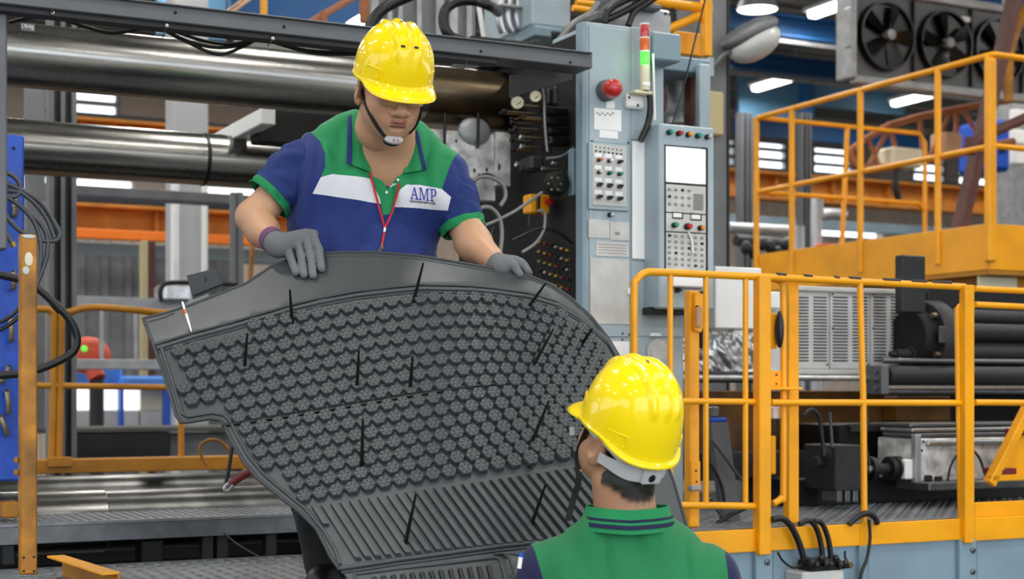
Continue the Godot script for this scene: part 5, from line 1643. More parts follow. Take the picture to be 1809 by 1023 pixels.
	bx(o, "tread", M.dark_red, 1808, 758, 1850, 769, 0.09, 0.1, 0.004)
	# brackets and hoses between the gate posts
	o = T("swing_bracket", "grey pressed bracket with bright blue top edge behind the gate", "bracket")
	P(o, "arm", G.new().prism(PackedVector2Array([Vector2(0, 0), Vector2(0.075, 0), Vector2(0.14, -0.43), Vector2(0.07, -0.43)]), -0.03, 0.0, Transform3D(Basis(), L(1256, 746, 0.3))), M.beam_grey)
	bx(o, "blue_edge", M.blue, 1255, 738, 1285, 746, 0.3, 0.04)
	bx(o, "pin", M.steel, 1258, 718, 1272, 738, 0.32, 0.03, 0.006)
	var hs := [[[[1255, 775], [1275, 800], [1300, 835], [1312, 850]], 0.006, "black hose slanting over the grey pressed bracket"], [[[1246, 810], [1262, 830], [1275, 860], [1280, 890]], 0.007, "dark hose left of the grey pressed bracket"], [[[1255, 880], [1270, 905], [1290, 925]], 0.006, "dark cable lying across the chequered deck, left"], [[[1258, 930], [1290, 910], [1318, 898]], 0.008, "thick black cable on the deck below the gate"], [[[1420, 735], [1432, 724], [1446, 735], [1452, 770], [1455, 805]], 0.008, "black hose arching in front of the shaded yellow frame"], [[[1466, 728], [1470, 790]], 0.006, "grey hose standing beside the arching black hose"], [[[1526, 700], [1532, 740], [1528, 780], [1535, 820]], 0.008, "twisted grey cable hanging behind the thin rail post"]]
	for h in hs:
		pipe("floor_hose", h[2], "hose", M.black if h[1] > 0.0065 else M.hose_grey, h[0], 0.25, h[1], 6, "hoses behind the guard rail", 10)

func film() -> ArrayMesh:
	var a := L(1200, 656, 0.9)
	var b := L(1345, 580, 0.9)
	var f := FastNoiseLite.new()
	f.frequency = 3.0
	f.seed = 5
	var rows := []
	for i in 24:
		var row := []
		for j in 40:
			var q := Vector3(lerpf(a.x, b.x, j / 39.0), lerpf(b.y, a.y, i / 23.0), -0.9)
			q.z += 0.05 * absf(f.get_noise_2d(q.x * 1.6 + q.y, q.y * 1.2))
			row.append(q)
		rows.append(row)
	return G.new().sheet(rows, 0.004).mesh()

# ---------------------------------------------------------------- the rubber mat
func along(list: Array, x: float) -> float:
	for i in list.size() - 1:
		if x <= list[i + 1][0]:
			return lerpf(list[i][1], list[i + 1][1], clampf((x - list[i][0]) / (list[i + 1][0] - list[i][0]), 0, 1))
	return list[-1][1]

var groove := [[255, 614], [274, 609], [340, 588], [401, 572], [472, 551], [517, 538], [563, 527], [627, 515], [698, 507], [743, 503], [829, 505], [872, 509], [915, 515], [931, 517], [982, 532], [1020, 555], [1045, 575], [1071, 596], [1096, 640], [1130, 700]]

# distance of the mat from the camera's plane: it leans back, bends away at the right, and its top flange folds back
func mat_z(x: float, y: float) -> float:
	var z := 4.1 - 0.00095 * (y - 460.0)
	if x > 700.0:
		z += 0.24 * pow((x - 700.0) / 400.0, 2.0)
	var d := along(groove, x) - y
	if d > 0.0:
		z += 0.0013 * d
	return z

func mat_n(x: float, y: float) -> Vector3:
	var a := Q(x + 3, y, mat_z(x + 3, y)) - Q(x - 3, y, mat_z(x - 3, y))
	var b := Q(x, y + 3, mat_z(x, y + 3)) - Q(x, y - 3, mat_z(x, y - 3))
	return b.cross(a).normalized()

func mat_p(x: float, y: float, lift := 0.0) -> Vector3:
	return Q(x, y, mat_z(x, y)) + mat_n(x, y) * lift

func path2(list: Array, lift: float, step := 10.0) -> Array:
	var o := []
	for i in list.size() - 1:
		var a := Vector2(list[i][0], list[i][1])
		var b := Vector2(list[i + 1][0], list[i + 1][1])
		var n := maxi(1, int(a.distance_to(b) / step))
		for k in n:
			var q := a.lerp(b, float(k) / n)
			o.append(mat_p(q.x, q.y, lift))
	o.append(mat_p(list[-1][0], list[-1][1], lift))
	return o

# lattice of the studs: s along a row, q down the rows (0 the top row, 1 the fifteenth)
func lattice(s: float, q: float) -> Vector2:
	var w := 7.0 if s < 2.0 else 5.0
	var a := Vector2(767 + 24.2 * s - 0.18 * s * s, 527 + 40.0 * (sqrt(1 + pow((s - 2) / w, 2)) - 1) * (1.0 if s < 2.0 else 0.86))
	var b := Vector2(764 + 28.3 * s, 841 - 4.8 * s)
	return a.lerp(b, q)

func mat_sheet() -> void:
	var rubber := mat("rubber", Color(0.262, 0.283, 0.288), 0.42, 0.0, worn(noise(0.02, 0.88, 1.0, 256, FastNoiseLite.TYPE_SIMPLEX_SMOOTH, 11), 2.0))
	var rim := mat("rubber_edge", Color(0.2, 0.215, 0.22), 0.45)
	var o := T("rubber_mat", "large dark grey moulded rubber boot mat with hexagonal studs, held upright by the workers", "mat", "", true)
	var edge := [[253, 563], [290, 554], [331, 541], [396, 516], [436, 500], [480, 470], [520, 456], [560, 449], [600, 446], [660, 446], [740, 452], [800, 462], [870, 474], [930, 486], [975, 503], [1010, 528], [1045, 560], [1075, 598], [1097, 635], [1125, 690], [1160, 770], [1190, 850], [1212, 925], [1215, 962], [1100, 985], [960, 985], [893, 978], [905, 1060], [650, 1060], [601, 1007], [585, 985], [560, 935], [530, 905], [495, 878], [455, 845], [430, 815], [410, 780], [398, 755], [390, 743], [372, 739], [330, 746], [320, 746], [312, 735], [300, 695], [285, 648], [268, 600]]
	var poly := PackedVector2Array()
	for i in edge.size():
		var a := Vector2(edge[i][0], edge[i][1])
		var b := Vector2(edge[(i + 1) % edge.size()][0], edge[(i + 1) % edge.size()][1])
		var n := maxi(1, int(a.distance_to(b) / 14.0))
		for k in n:
			poly.append(a.lerp(b, float(k) / n))
	var pts := poly.duplicate()
	for x in range(250, 1220, 16):
		for y in range(448, 1064, 16):
			var q := Vector2(x + (8 if (y / 16) % 2 else 0), y)
			if Geometry2D.is_point_in_polygon(q, poly):
				var near := false
				for e in poly:
					if e.distance_squared_to(q) < 60:
						near = true
						break
				if not near:
					pts.append(q)
	var id := Geometry2D.triangulate_delaunay(pts)
	var g := G.new()
	for side in 2:
		for q in pts:
			g.p(mat_p(q.x, q.y, -0.005 * side), mat_n(q.x, q.y) * (1 - 2 * side))
	for k in range(0, id.size(), 3):
		var c := (pts[id[k]] + pts[id[k + 1]] + pts[id[k + 2]]) / 3.0
		if Geometry2D.is_point_in_polygon(c, poly):
			g.tri(id[k], id[k + 1], id[k + 2])
			g.tri(pts.size() + id[k], pts.size() + id[k + 1], pts.size() + id[k + 2])
	P(o, "sheet", g, rubber)
	# rims and beads
	var around := edge.slice(22) + edge.slice(0, 23)
	P(o, "edge_rim", G.new().tube(path2(edge.slice(0, 24), 0.0), 0.0042, 8), rim)
	P(o, "edge_rim", G.new().tube(path2(edge.slice(29) + [edge[0]], 0.0), 0.0048, 8), rim)
	var inner := [[601, 998], [592, 972], [570, 935], [540, 900], [505, 871], [466, 838], [441, 808], [420, 772], [407, 745], [396, 734], [374, 730], [332, 737], [323, 732], [311, 695], [296, 648], [284, 612]]
	P(o, "inner_rim", G.new().tube(path2(inner, 0.002), 0.0045, 8), rubber)
	P(o, "top_bead", G.new().tube(path2(groove.slice(1, 19), 0.0), 0.0042, 8), rim)
	var g2 := []
	var g3 := []
	for q in groove.slice(1, 19):
		g2.append([q[0] + 3, q[1] + 7])
		g3.append([q[0] + 5, q[1] + 13])
	P(o, "top_bead", G.new().tube(path2(g2, 0.0), 0.006, 8), rubber)
	P(o, "top_bead", G.new().tube(path2(g3, 0.0), 0.0035, 8), rim)
	var e2 := []
	for q in edge.slice(6, 18):
		e2.append([q[0] + 2, q[1] + 6])
	P(o, "flange_bead", G.new().tube(path2(e2, 0.0), 0.0018, 6), rim)
	P(o, "flange_bead", G.new().tube(path2([[262, 569], [290, 561], [308, 553]], 0.0), 0.003, 6), rim)
	P(o, "fold_shadow", G.new().tube(path2([[393, 752], [440, 746], [470, 741], [520, 734], [560, 727], [640, 714], [740, 697], [830, 683], [900, 676], [1000, 682], [1060, 694]], 0.001), 0.0062, 8), M.black)  # black tube laid on the crease as the shadow of the fold
	var low := [[601, 1005], [650, 998], [700, 990], [760, 982], [820, 974], [880, 966], [960, 957], [1060, 948], [1150, 935]]
	P(o, "lower_bead", G.new().tube(path2(low, 0.002), 0.006, 8), rubber)
	var low2 := []
	for q in low.slice(0, 7):
		low2.append([q[0] + 2, q[1] + 7])
	P(o, "lower_bead", G.new().tube(path2(low2, 0.0), 0.004, 8), rim)
	P(o, "lip_bead", G.new().tube(path2([[640, 1050], [625, 1015], [700, 1005], [800, 994], [876, 985], [884, 990], [900, 1050]], 0.001), 0.0045, 8), rubber)
	P(o, "lip_strap", G.new().tube(path2([[872, 981], [886, 979], [897, 986], [905, 1004], [912, 1030]], 0.004), 0.004, 8), rim)
	for k in 13:
		var x := 660.0 + 16.9 * k
		P(o, "lip_slot", G.new().tube(path2([[x, 1021 - 1.7 * k], [x + 12, 1050]], 0.0005, 20), 0.0065, 8), M.black)
	# studs: hexagons with six small wedges on top
	var sg := G.new()
	var r0 := 0.0205
	var r1 := 0.0172
	var h := 0.0145
	for k in 6:
		var a := Vector2.from_angle(PI / 3 * k)
		var b := Vector2.from_angle(PI / 3 * (k + 1))
		var m := (a + b).normalized()
		sg.face([Vector3(a.x * r0, a.y * r0, 0), Vector3(b.x * r0, b.y * r0, 0), Vector3(b.x * r1 * 1.06, b.y * r1 * 1.06, h - 0.0018), Vector3(a.x * r1 * 1.06, a.y * r1 * 1.06, h - 0.0018)], Vector3(m.x, m.y, 0.25))
		sg.face([Vector3(a.x * r1 * 1.06, a.y * r1 * 1.06, h - 0.0018), Vector3(b.x * r1 * 1.06, b.y * r1 * 1.06, h - 0.0018), Vector3(b.x * r1 * 0.94, b.y * r1 * 0.94, h), Vector3(a.x * r1 * 0.94, a.y * r1 * 0.94, h)], Vector3(m.x, m.y, 1))
		sg.face([Vector3(0, 0, h), Vector3(a.x * r1 * 0.94, a.y * r1 * 0.94, h), Vector3(b.x * r1 * 0.94, b.y * r1 * 0.94, h)], Vector3(0, 0, 1))
		var c := m * r1 * 0.52
		var tip := Vector3(c.x, c.y, h + 0.0028)
		var w := Vector2(-m.y, m.x) * r1 * 0.2
		var p0 := Vector3(c.x - m.x * r1 * 0.34, c.y - m.y * r1 * 0.34, h)
		var p1 := Vector3(c.x + w.x + m.x * r1 * 0.2, c.y + w.y + m.y * r1 * 0.2, h)
		var p2 := Vector3(c.x - w.x + m.x * r1 * 0.2, c.y - w.y + m.y * r1 * 0.2, h)
		for f in [[p0, p1], [p1, p2], [p2, p0]]:
			var nn: Vector3 = (f[1] - f[0]).cross(tip - f[0])
			sg.face([f[0], f[1], tip], nn if nn.z > 0 else -nn)
	var stud := sg.mesh()
	var spots := []
	for r in 15:
		for i in range(-19, 17):
			var s := i + 0.5 * (r % 2)
			var q := r / 14.0
			var at := lattice(s, q)
			if at.x > 1170 or not Geometry2D.is_point_in_polygon(at, poly) or at.y < along(groove, at.x) + 17 or at.y > along([[480, 893], [560, 882], [720, 856], [850, 833], [960, 818], [1100, 800]], at.x):
				continue
			var clear := true
			for e in poly:
				if e.distance_to(at) < 25:
					clear = false
					break
			if clear:
				var ex := lattice(s + 0.5, q)
				var e0 := lattice(s - 0.5, q)
				var x := mat_p(ex.x, ex.y) - mat_p(e0.x, e0.y)
				var n := mat_n(at.x, at.y)
				var k := x.length() / 0.0395
				x = (x - n * x.dot(n)).normalized()
				spots.append([x.length_squared() * k, Transform3D(Basis(x, n.cross(x), n).scaled(Vector3(k, k, k)), mat_p(at.x, at.y))])
	spots.sort_custom(func(a, b): return a[0] > b[0])
	var rest := []
	for i in spots.size():
		if i < 300:
			var t := MeshInstance3D.new()
			t.name = "stud"
			t.mesh = stud
			t.material_override = rubber
			t.transform = spots[i][1]
			o.add_child(t, true)
		else:
			rest.append(spots[i][1])
	if rest.size():
		stuff(o, "far_studs", stud, rubber, rest)
	# long ribs of the lower field
	for k in 34:
		var a := Vector2(556 + 16.5 * k, 896 - 2.5 * k)
		var b := Vector2(617 + 17.8 * k, 993 - 1.75 * k)
		if k == 0:
			b = a.lerp(b, 0.35)
		if b.x > 1195:
			continue
		var rows := []
		for i in 7:
			var q := a.lerp(b, [0.0, 0.03, 0.3, 0.5, 0.7, 0.97, 1.0][i])
			var row := []
			for c in [[-5.9, -0.002], [-5.3, 0.0105], [4.2, 0.0105], [4.8, -0.002]]:
				row.append(mat_p(q.x + c[0], q.y, c[1] * (1.0 if i > 0 and i < 6 else 0.1)))
			rows.append(row)
		var rg := G.new()
		for i in 6:
			for c in 3:
				var nn: Vector3 = (rows[i + 1][c] - rows[i][c]).cross(rows[i][c + 1] - rows[i][c]).normalized()
				if nn.dot(mat_n(a.x, a.y)) < 0.0:
					nn = -nn
				rg.face([rows[i][c], rows[i][c + 1], rows[i + 1][c + 1], rows[i + 1][c]], nn)
		P(o, "rib", rg, rubber)
	# thin sprues left standing on the mat
	for q in [[516, 571, 512, 511], [730, 533, 748, 464], [431, 656, 437, 588], [630, 690, 634, 619], [724, 692, 729, 628], [938, 823, 941, 828], [639, 823, 641, 740], [716, 960, 735, 872], [931, 546, 965, 499], [938, 653, 978, 581], [1026, 611, 1047, 580], [936, 790, 970, 707], [938, 930, 965, 853]]:
		var z := mat_z(q[0], q[1])
		var a := mat_p(q[0], q[1], -0.002)
		var b := Q(q[2], q[3], z - 0.05)
		P(o, "sprue", G.new().tube([a, a.lerp(b, 0.5), b], [0.0052, 0.0042, 0.0026], 8), M.black)
	P(o, "sprue", G.new().tube(path2([[930, 545], [929, 553], [936, 566], [940, 580]], 0.006), 0.0022, 6), M.black)
	P(o, "sprue", G.new().tube(path2([[938, 652], [935, 668], [930, 684]], 0.004), 0.002, 6), M.black)
	# the tab behind the flange, and the paper marker
	var rows := []
	for i in 3:
		var row := []
		for j in 4:
			var a := Vector2(330, 487).lerp(Vector2(382, 474), j / 3.0)
			var b := Vector2(341, 529).lerp(Vector2(394, 508), j / 3.0)
			var q := a.lerp(b, i / 2.0)
			row.append(Q(q.x, q.y, 4.17))
		rows.append(row)
	P(o, "tab", G.new().sheet(rows, 0.005), rim)
	P(o, "tab_hem", G.new().tube([Q(341, 521, 4.16), Q(393, 500, 4.16)], 0.004, 8), rim)
	P(o, "tab_mark", G.new().box(Q(363, 494, 4.166), Vector3(0.003, 0.014, 0.003), 0.001), M.black)
	var m0 := path2([[323, 536], [331, 562], [339, 588]], 0.004, 40)
	P(o, "paper_marker", G.new().tube(m0, [0.003, 0.0042, 0.002], 6), M.white, "white and orange paper marker")
	P(o, "marker_band", G.new().tube(path2([[327, 551], [329, 558]], 0.005, 40), 0.0044, 8), M.amber_lens, "orange band")

# ---------------------------------------------------------------- people
var skin: StandardMaterial3D
var glove_mat: StandardMaterial3D

func cloth_noise(sd: int, freq := 6.0) -> FastNoiseLite:
	var f := FastNoiseLite.new()
	f.seed = sd
	f.frequency = freq
	f.fractal_octaves = 2
	f.fractal_type = FastNoiseLite.FRACTAL_RIDGED
	return f

# scan-converts a polygon into an image
func fill(im: Image, list: Array, off: Vector2, k: float, col: Color) -> void:
	var q := []
	var y0 := 1e9
	var y1 := -1e9
	for p in list:
		var w := (Vector2(p[0], p[1]) - off) * k
		q.append(w)
		y0 = minf(y0, w.y)
		y1 = maxf(y1, w.y)
	for y in range(maxi(0, int(y0)), mini(im.get_height() - 1, int(y1)) + 1):
		var xs := []
		for i in q.size():
			var a: Vector2 = q[i]
			var b: Vector2 = q[(i + 1) % q.size()]
			if (a.y <= y + 0.5) != (b.y <= y + 0.5):
				xs.append(a.x + (b.x - a.x) * (y + 0.5 - a.y) / (b.y - a.y))
		xs.sort()
		for i in range(0, xs.size() - 1, 2):
			var xa := clampi(roundi(xs[i]), 0, im.get_width())
			var xb := clampi(roundi(xs[i + 1]), 0, im.get_width())
			if xb > xa:
				im.fill_rect(Rect2i(xa, y, xb - xa, 1), col)

func people_mats() -> void:
	skin = mat("skin", Color(1, 1, 1), 0.48, 0.0, {"vertex_color_use_as_albedo": true, "subsurf_scatter_enabled": true, "subsurf_scatter_strength": 0.06})
	mat("navy", Color(0.05, 0.155, 0.4), 0.8, 0.0, {"rim_enabled": true, "rim": 0.25, "rim_tint": 0.8})
	mat("green_cloth", Color(0.06, 0.51, 0.29), 0.8, 0.0, {"rim_enabled": true, "rim": 0.25, "rim_tint": 0.8})
	mat("navy_dark", Color(0.04, 0.06, 0.22), 0.8)
	mat("trousers", Color(0.06, 0.06, 0.068), 0.85, 0.0, {"rim_enabled": true, "rim": 0.3})
	glove_mat = mat("glove", Color(0.55, 0.56, 0.57), 0.95, 0.0, {"albedo_texture": noise(0.16, 0.55, 1.0, 256, FastNoiseLite.TYPE_SIMPLEX, 21), "uv1_triplanar": true, "uv1_scale": Vector3(9, 9, 9), "heightmap_enabled": true, "heightmap_texture": noise(0.16, 0.0, 1.0, 256, FastNoiseLite.TYPE_SIMPLEX, 21), "heightmap_scale": 0.12})
	mat("cuff_purple", Color(0.42, 0.25, 0.4), 0.9)
	mat("helmet", Color(1.0, 0.87, 0.0), 0.3, 0.0, {"metallic_specular": 0.3, "clearcoat_enabled": true, "clearcoat": 0.7, "clearcoat_roughness": 0.04})
	mat("helmet_inner", Color(0.75, 0.62, 0.02), 0.5)
	mat("strap", Color(0.03, 0.03, 0.032), 0.7)
	mat("grey_plastic", Color(0.72, 0.72, 0.72), 0.4)
	mat("lanyard", Color(0.72, 0.03, 0.06), 0.6)
	mat("lens", Color(0.85, 0.75, 0.5, 0.2), 0.05, 0.0, {"transparency": BaseMaterial3D.TRANSPARENCY_ALPHA})
	mat("print_blue", Color(0.06, 0.12, 0.6), 0.6)
	mat("print_teal", Color(0.05, 0.42, 0.5), 0.6)

func R(px: float, z: float) -> float:
	return px * z / LENS

func hard_hat(parent: Node3D, xf: Transform3D, back: bool) -> void:
	var seg := 120
	var rows := []
	var a := 0.1
	for i in 44:
		var row := []
		var inner := i >= 38
		for j in seg + 1:
			var w := TAU * j / seg
			var c := cos(w)
			var s := sin(w)
			var front := smoothstep(0.3, 0.98, s)
			var rear := smoothstep(0.2, 1.0, -s)
			var y0 := 0.03 - 0.026 * rear + 0.0 * front
			var b := 0.12 if s < 0 else 0.115
			var t := minf(i / 34.0, 1.0) * PI / 2
			var sr := pow(sin(t), 0.74)
			var hy := pow(cos(t), 0.86)
			var x := a * sr * c
			var z := b * sr * s
			var y := y0 + (0.17 - y0) * hy
			var o := Vector3(c / a, 0.0, s / b).normalized()
			var nrm := Vector3(o.x * sr, hy * 0.9 + 0.05, o.z * sr).normalized()
			# raised ridges from front to back over the crown
			var bump := 0.0
			for xi in [-0.036, 0.0, 0.036]:
				bump += exp(-pow((x - xi * (1.0 - 0.25 * absf(z) / 0.12)) / 0.0065, 2.0))
			bump *= smoothstep(0.088, 0.104, y) * smoothstep(-0.122, -0.1, z) * smoothstep(0.112, 0.085, z)
			var side := smoothstep(0.075, 0.09, absf(x)) * smoothstep(0.055, 0.045, absf(z)) * smoothstep(0.14, 0.12, y)
			var q := Vector3(x, y, z) + nrm * (0.0068 * bump + 0.003 * side)
			if i > 34:
				var k := mini(i - 34, 4) / 4.0
				var flare := 0.004 + 0.036 * front + 0.008 * rear
				var drop := 0.006 + 0.012 * front
				q += o * flare * k + Vector3.DOWN * drop * k
				if inner:
					var m := (i - 38) / 5.0
					q = Vector3(x, y, z) + o * flare * (1.0 - m) + Vector3.DOWN * (drop * (1.0 - m) + 0.004)
					q += -o * 0.006 * m + Vector3.UP * 0.05 * maxf(m - 0.6, 0.0)
			row.append(xf * q)
		rows.append(row)
	var h := P(parent, "hard_hat", G.new().sheet(rows, 0.0, true), M.helmet, "glossy yellow hard hat with raised ridges")
	# moulded holder frames low on the sides
	for sgn in [-1.0, 1.0]:
		for w in ([0.95, -0.95] if back else [0.95]):
			var an: float = PI / 2 - sgn * w if w > 0 else -PI / 2 - sgn * w
			var ring := []
			for q in [[-0.2, 0.045], [0.2, 0.045], [0.2, 0.068], [-0.2, 0.068], [-0.2, 0.045]]:
				var ww: float = an + q[0]
				var yy: float = q[1] - (0.022 if w < 0 else 0.0)
				ring.append(xf * Vector3((a + 0.0005) * cos(ww), yy, (0.1155 if sin(ww) > 0 else 0.1205) * sin(ww)))
			var fr := []
			for i in 4:
				for k in 4:
					var pt: Vector3 = (ring[i] as Vector3).lerp(ring[i + 1], k / 4.0)
					fr.append(pt)
			fr.append(ring[0])
			P(h, "holder_frame", G.new().tube(fr, 0.0018, 6), M.helmet)
	# vents between the ridges at the front
	for x in ([] if back else [-0.018, 0.018]):
		P(h, "vent", G.new().box(xf * Vector3(x, 0.135, 0.0875 if not back else -0.0895), Vector3(0.012, 0.004, 0.006), 0.001, xf.basis.orthonormalized() * Basis(Vector3.RIGHT, 0.75 if not back else -0.75)), M.black)
	# headband inside
	rows = []
	for i in 4:
		var row := []
		for j in 61:
			var w := TAU * j / 60.0
			row.append(xf * Vector3(0.083 * cos(w), 0.035 - 0.011 * i - 0.03 * smoothstep(0.2, 1.0, -sin(w)), 0.103 * sin(w) - 0.004))
		rows.append(row)
	P(h, "headband", G.new().sheet(rows, 0.002, true), M.grey_plastic if back else M.strap)

func tone(q: Vector3, inv: Transform3D, dark: float) -> Color:
	var l := inv * q
	var base := Color(0.765, 0.59, 0.46).lerp(Color(0.5, 0.32, 0.22), dark).srgb_to_linear()
	var lip := smoothstep(0.025, 0.018, absf(l.x)) * smoothstep(0.0135, 0.009, absf(l.y + 0.0665)) * smoothstep(0.085, 0.092, l.z)
	base = base.lerp(Color(0.6, 0.36, 0.31).srgb_to_linear(), lip * 0.95)
	var rosy := exp(-(pow((absf(l.x) - 0.042) / 0.025, 2) + pow((l.y + 0.03) / 0.03, 2))) * smoothstep(0.03, 0.07, l.z)
	base = base.lerp(Color(0.74, 0.49, 0.38).srgb_to_linear(), rosy * 0.35)
	# short black hair on the back and sides
	var line := -0.096 + 0.0015 * sin(l.x * 420.0) + 0.014 * smoothstep(0.03, 0.06, absf(l.x)) if l.z < -0.04 else lerpf(-0.05, 0.02, smoothstep(-0.04, 0.02, l.z))
	var hair := smoothstep(line - 0.006, line + 0.006, l.y) * smoothstep(0.035, 0.015, l.z)
	if absf(l.x) > 0.07 and l.z > -0.05 and l.y < 0.025:
		hair = 0.0
	base = base.lerp(Color(0.06, 0.05, 0.045).srgb_to_linear(), hair)
	var brow := smoothstep(0.04, 0.034, absf(absf(l.x) - 0.034) + 0.02) * smoothstep(0.006, 0.003, absf(l.y - 0.032)) * smoothstep(0.06, 0.08, l.z)
	return base.lerp(Color(0.08, 0.06, 0.05).srgb_to_linear(), brow)

func head(g: G, xf: Transform3D, cell: float, dark: float) -> Sdf:
	var d := Sdf.new()
	var k := xf.basis.get_scale().x
	var bs := xf.basis.orthonormalized()
	var el := func(c: Vector3, r: Vector3, b: float, rot := Basis(), minus := false): d.ell(xf * c, r * k, b * k, bs * rot, minus)
	var ca := func(a: Vector3, b: Vector3, ra: float, rb: float, bl: float, minus := false): d.cap(xf * a, xf * b, ra * k, rb * k, bl * k, minus)
	el.call(Vector3(0, 0.035, -0.012), Vector3(0.078, 0.09, 0.098), 0.02)
	el.call(Vector3(0, -0.02, 0.03), Vector3(0.066, 0.085, 0.064), 0.03)
	el.call(Vector3(0, -0.06, 0.02), Vector3(0.054, 0.058, 0.066), 0.03)
	el.call(Vector3(0, -0.095, 0.055), Vector3(0.036, 0.026, 0.032), 0.03)
	for s in [-1.0, 1.0]:
		el.call(Vector3(s * 0.043, -0.032, 0.055), Vector3(0.027, 0.028, 0.026), 0.025)
		el.call(Vector3(s * 0.044, -0.063, 0.03), Vector3(0.024, 0.034, 0.036), 0.03)
	el.call(Vector3(0, 0.035, 0.06), Vector3(0.058, 0.03, 0.032), 0.03)
	# eye sockets, lids
	for s in [-1.0, 1.0]:
		el.call(Vector3(s * 0.033, 0.008, 0.101), Vector3(0.02, 0.013, 0.018), 0.016, Basis(), true)
		el.call(Vector3(s * 0.033, 0.004, 0.078), Vector3(0.0165, 0.0125, 0.014), 0.006)
		ca.call(Vector3(s * 0.018, -0.001, 0.088), Vector3(s * 0.046, -0.001, 0.084), 0.003, 0.003, 0.006)
	# nose
	ca.call(Vector3(0, 0.012, 0.09), Vector3(0, -0.027, 0.111), 0.0085, 0.0115, 0.012)
	el.call(Vector3(0, -0.032, 0.113), Vector3(0.0145, 0.012, 0.0125), 0.008)
	for s in [-1.0, 1.0]:
		el.call(Vector3(s * 0.0165, -0.036, 0.1), Vector3(0.0105, 0.0095, 0.0125), 0.006)
		el.call(Vector3(s * 0.0085, -0.045, 0.107), Vector3(0.0048, 0.0036, 0.005), 0.002, Basis(), true)
	# mouth
	el.call(Vector3(0, -0.062, 0.083), Vector3(0.034, 0.022, 0.017), 0.02)
	ca.call(Vector3(-0.02, -0.0625, 0.0935), Vector3(0, -0.0595, 0.103), 0.0036, 0.0056, 0.004)
	ca.call(Vector3(0.02, -0.0625, 0.0935), Vector3(0, -0.0595, 0.103), 0.0036, 0.0056, 0.004)
	ca.call(Vector3(-0.016, -0.0705, 0.0945), Vector3(0.016, -0.0705, 0.0955), 0.0068, 0.0068, 0.004)
	ca.call(Vector3(-0.0245, -0.066, 0.0935), Vector3(0, -0.0655, 0.1045), 0.0015, 0.0015, 0.004, true)
	ca.call(Vector3(0.0245, -0.066, 0.0935), Vector3(0, -0.0655, 0.1045), 0.0015, 0.0015, 0.004, true)
	ca.call(Vector3(-0.014, -0.081, 0.097), Vector3(0.014, -0.081, 0.097), 0.003, 0.003, 0.012, true)
	ca.call(Vector3(0, -0.047, 0.106), Vector3(0, -0.054, 0.107), 0.0022, 0.002, 0.005, true)
	# ears
	for s in [-1.0, 1.0]:
		var rot := Basis(Vector3.UP, s * 0.5) * Basis(Vector3.RIGHT, -0.12)
		el.call(Vector3(s * 0.082, -0.02, -0.018), Vector3(0.0085, 0.034, 0.02), 0.006, rot)
		el.call(Vector3(s * 0.0905, -0.014, -0.012), Vector3(0.006, 0.02, 0.0105), 0.005, rot, true)
		el.call(Vector3(s * 0.081, -0.048, -0.008), Vector3(0.007, 0.01, 0.009), 0.006)
	ca.call(Vector3(0, -0.05, -0.03), Vector3(0, -0.13, -0.05), 0.06, 0.062, 0.03)
	var inv := xf.affine_inverse()
	d.into(g, cell, func(q: Vector3, _n: Vector3): return tone(q, inv, dark))
	return d

func ribbon(list: Array, w: float, thick := 0.0015, facing := Vector3.ZERO) -> G:
	var rows := []
	for i in list.size():
		var a: Vector3 = list[maxi(i - 1, 0)]
		var b: Vector3 = list[mini(i + 1, list.size() - 1)]
		var t: Vector3 = (b - a).normalized()
		var f: Vector3 = facing if facing != Vector3.ZERO else Vector3(0, EYE, 0) - list[i]
		var s: Vector3 = t.cross(f).normalized() * w * 0.5
		rows.append([list[i] - s, list[i], list[i] + s])
	return G.new().sheet(rows, thick)

# a sleeve: rings about a path, wrinkled, open at the cuff
func sleeve(pathpts: Array, radii: Array, sd: int, t0: float, t1: float, puff: float, rings := 22) -> G:
	var f := cloth_noise(sd, 1.0)
	var rows := []
	var n := pathpts.size() - 1
	for i in rings:
		var t := lerpf(t0, t1, i / (rings - 1.0))
		var k := clampi(int(t * n), 0, n - 1)
		var u := t * n - k
		var a: Vector3 = pathpts[k]
		var b: Vector3 = pathpts[k + 1]
		var c := a.cubic_interpolate(b, pathpts[maxi(k - 1, 0)], pathpts[mini(k + 2, n)], u)
		var r := lerpf(radii[k], radii[k + 1], u) + puff
		var dir := (b - a).normalized()
		if k + 2 <= n:
			dir = dir.lerp(((pathpts[k + 2] as Vector3) - b).normalized(), u * 0.5).normalized()
		var e1 := dir.cross(Vector3.BACK).normalized()
		var e2 := e1.cross(dir).normalized()
		var row := []
		for j in 41:
			var w := TAU * j / 40.0
			var wr := f.get_noise_3d(cos(w) * 1.3 + t * 1.5, sin(w) * 1.3 - t * 2.0, t * 3.0) * 0.016 + sin(w * 2.0 + t * 13.0) * 0.003
			row.append(c + (e1 * cos(w) + e2 * sin(w) * 0.95) * (r + wr * (1.0 - 0.6 * t)))
		rows.append(row)
	return G.new().sheet(rows, 0.003, true)

# where a camera-side line through px,py meets the cloth
func touch(d: Sdf, px: float, py: float, z0: float, lift := 0.002) -> Vector3:
	var dir := (Q(px, py, 1.0) - Vector3(0, EYE, 0))
	var t := z0
	var use := PackedInt32Array(range(d.kind.size()))
	for i in 40:
		var e := d.at(Vector3(0, EYE, 0) + dir * t, use)
		t += e * 0.7
		if absf(e) < 0.0004:
			break
	return Vector3(0, EYE, 0) + dir * (t - lift)

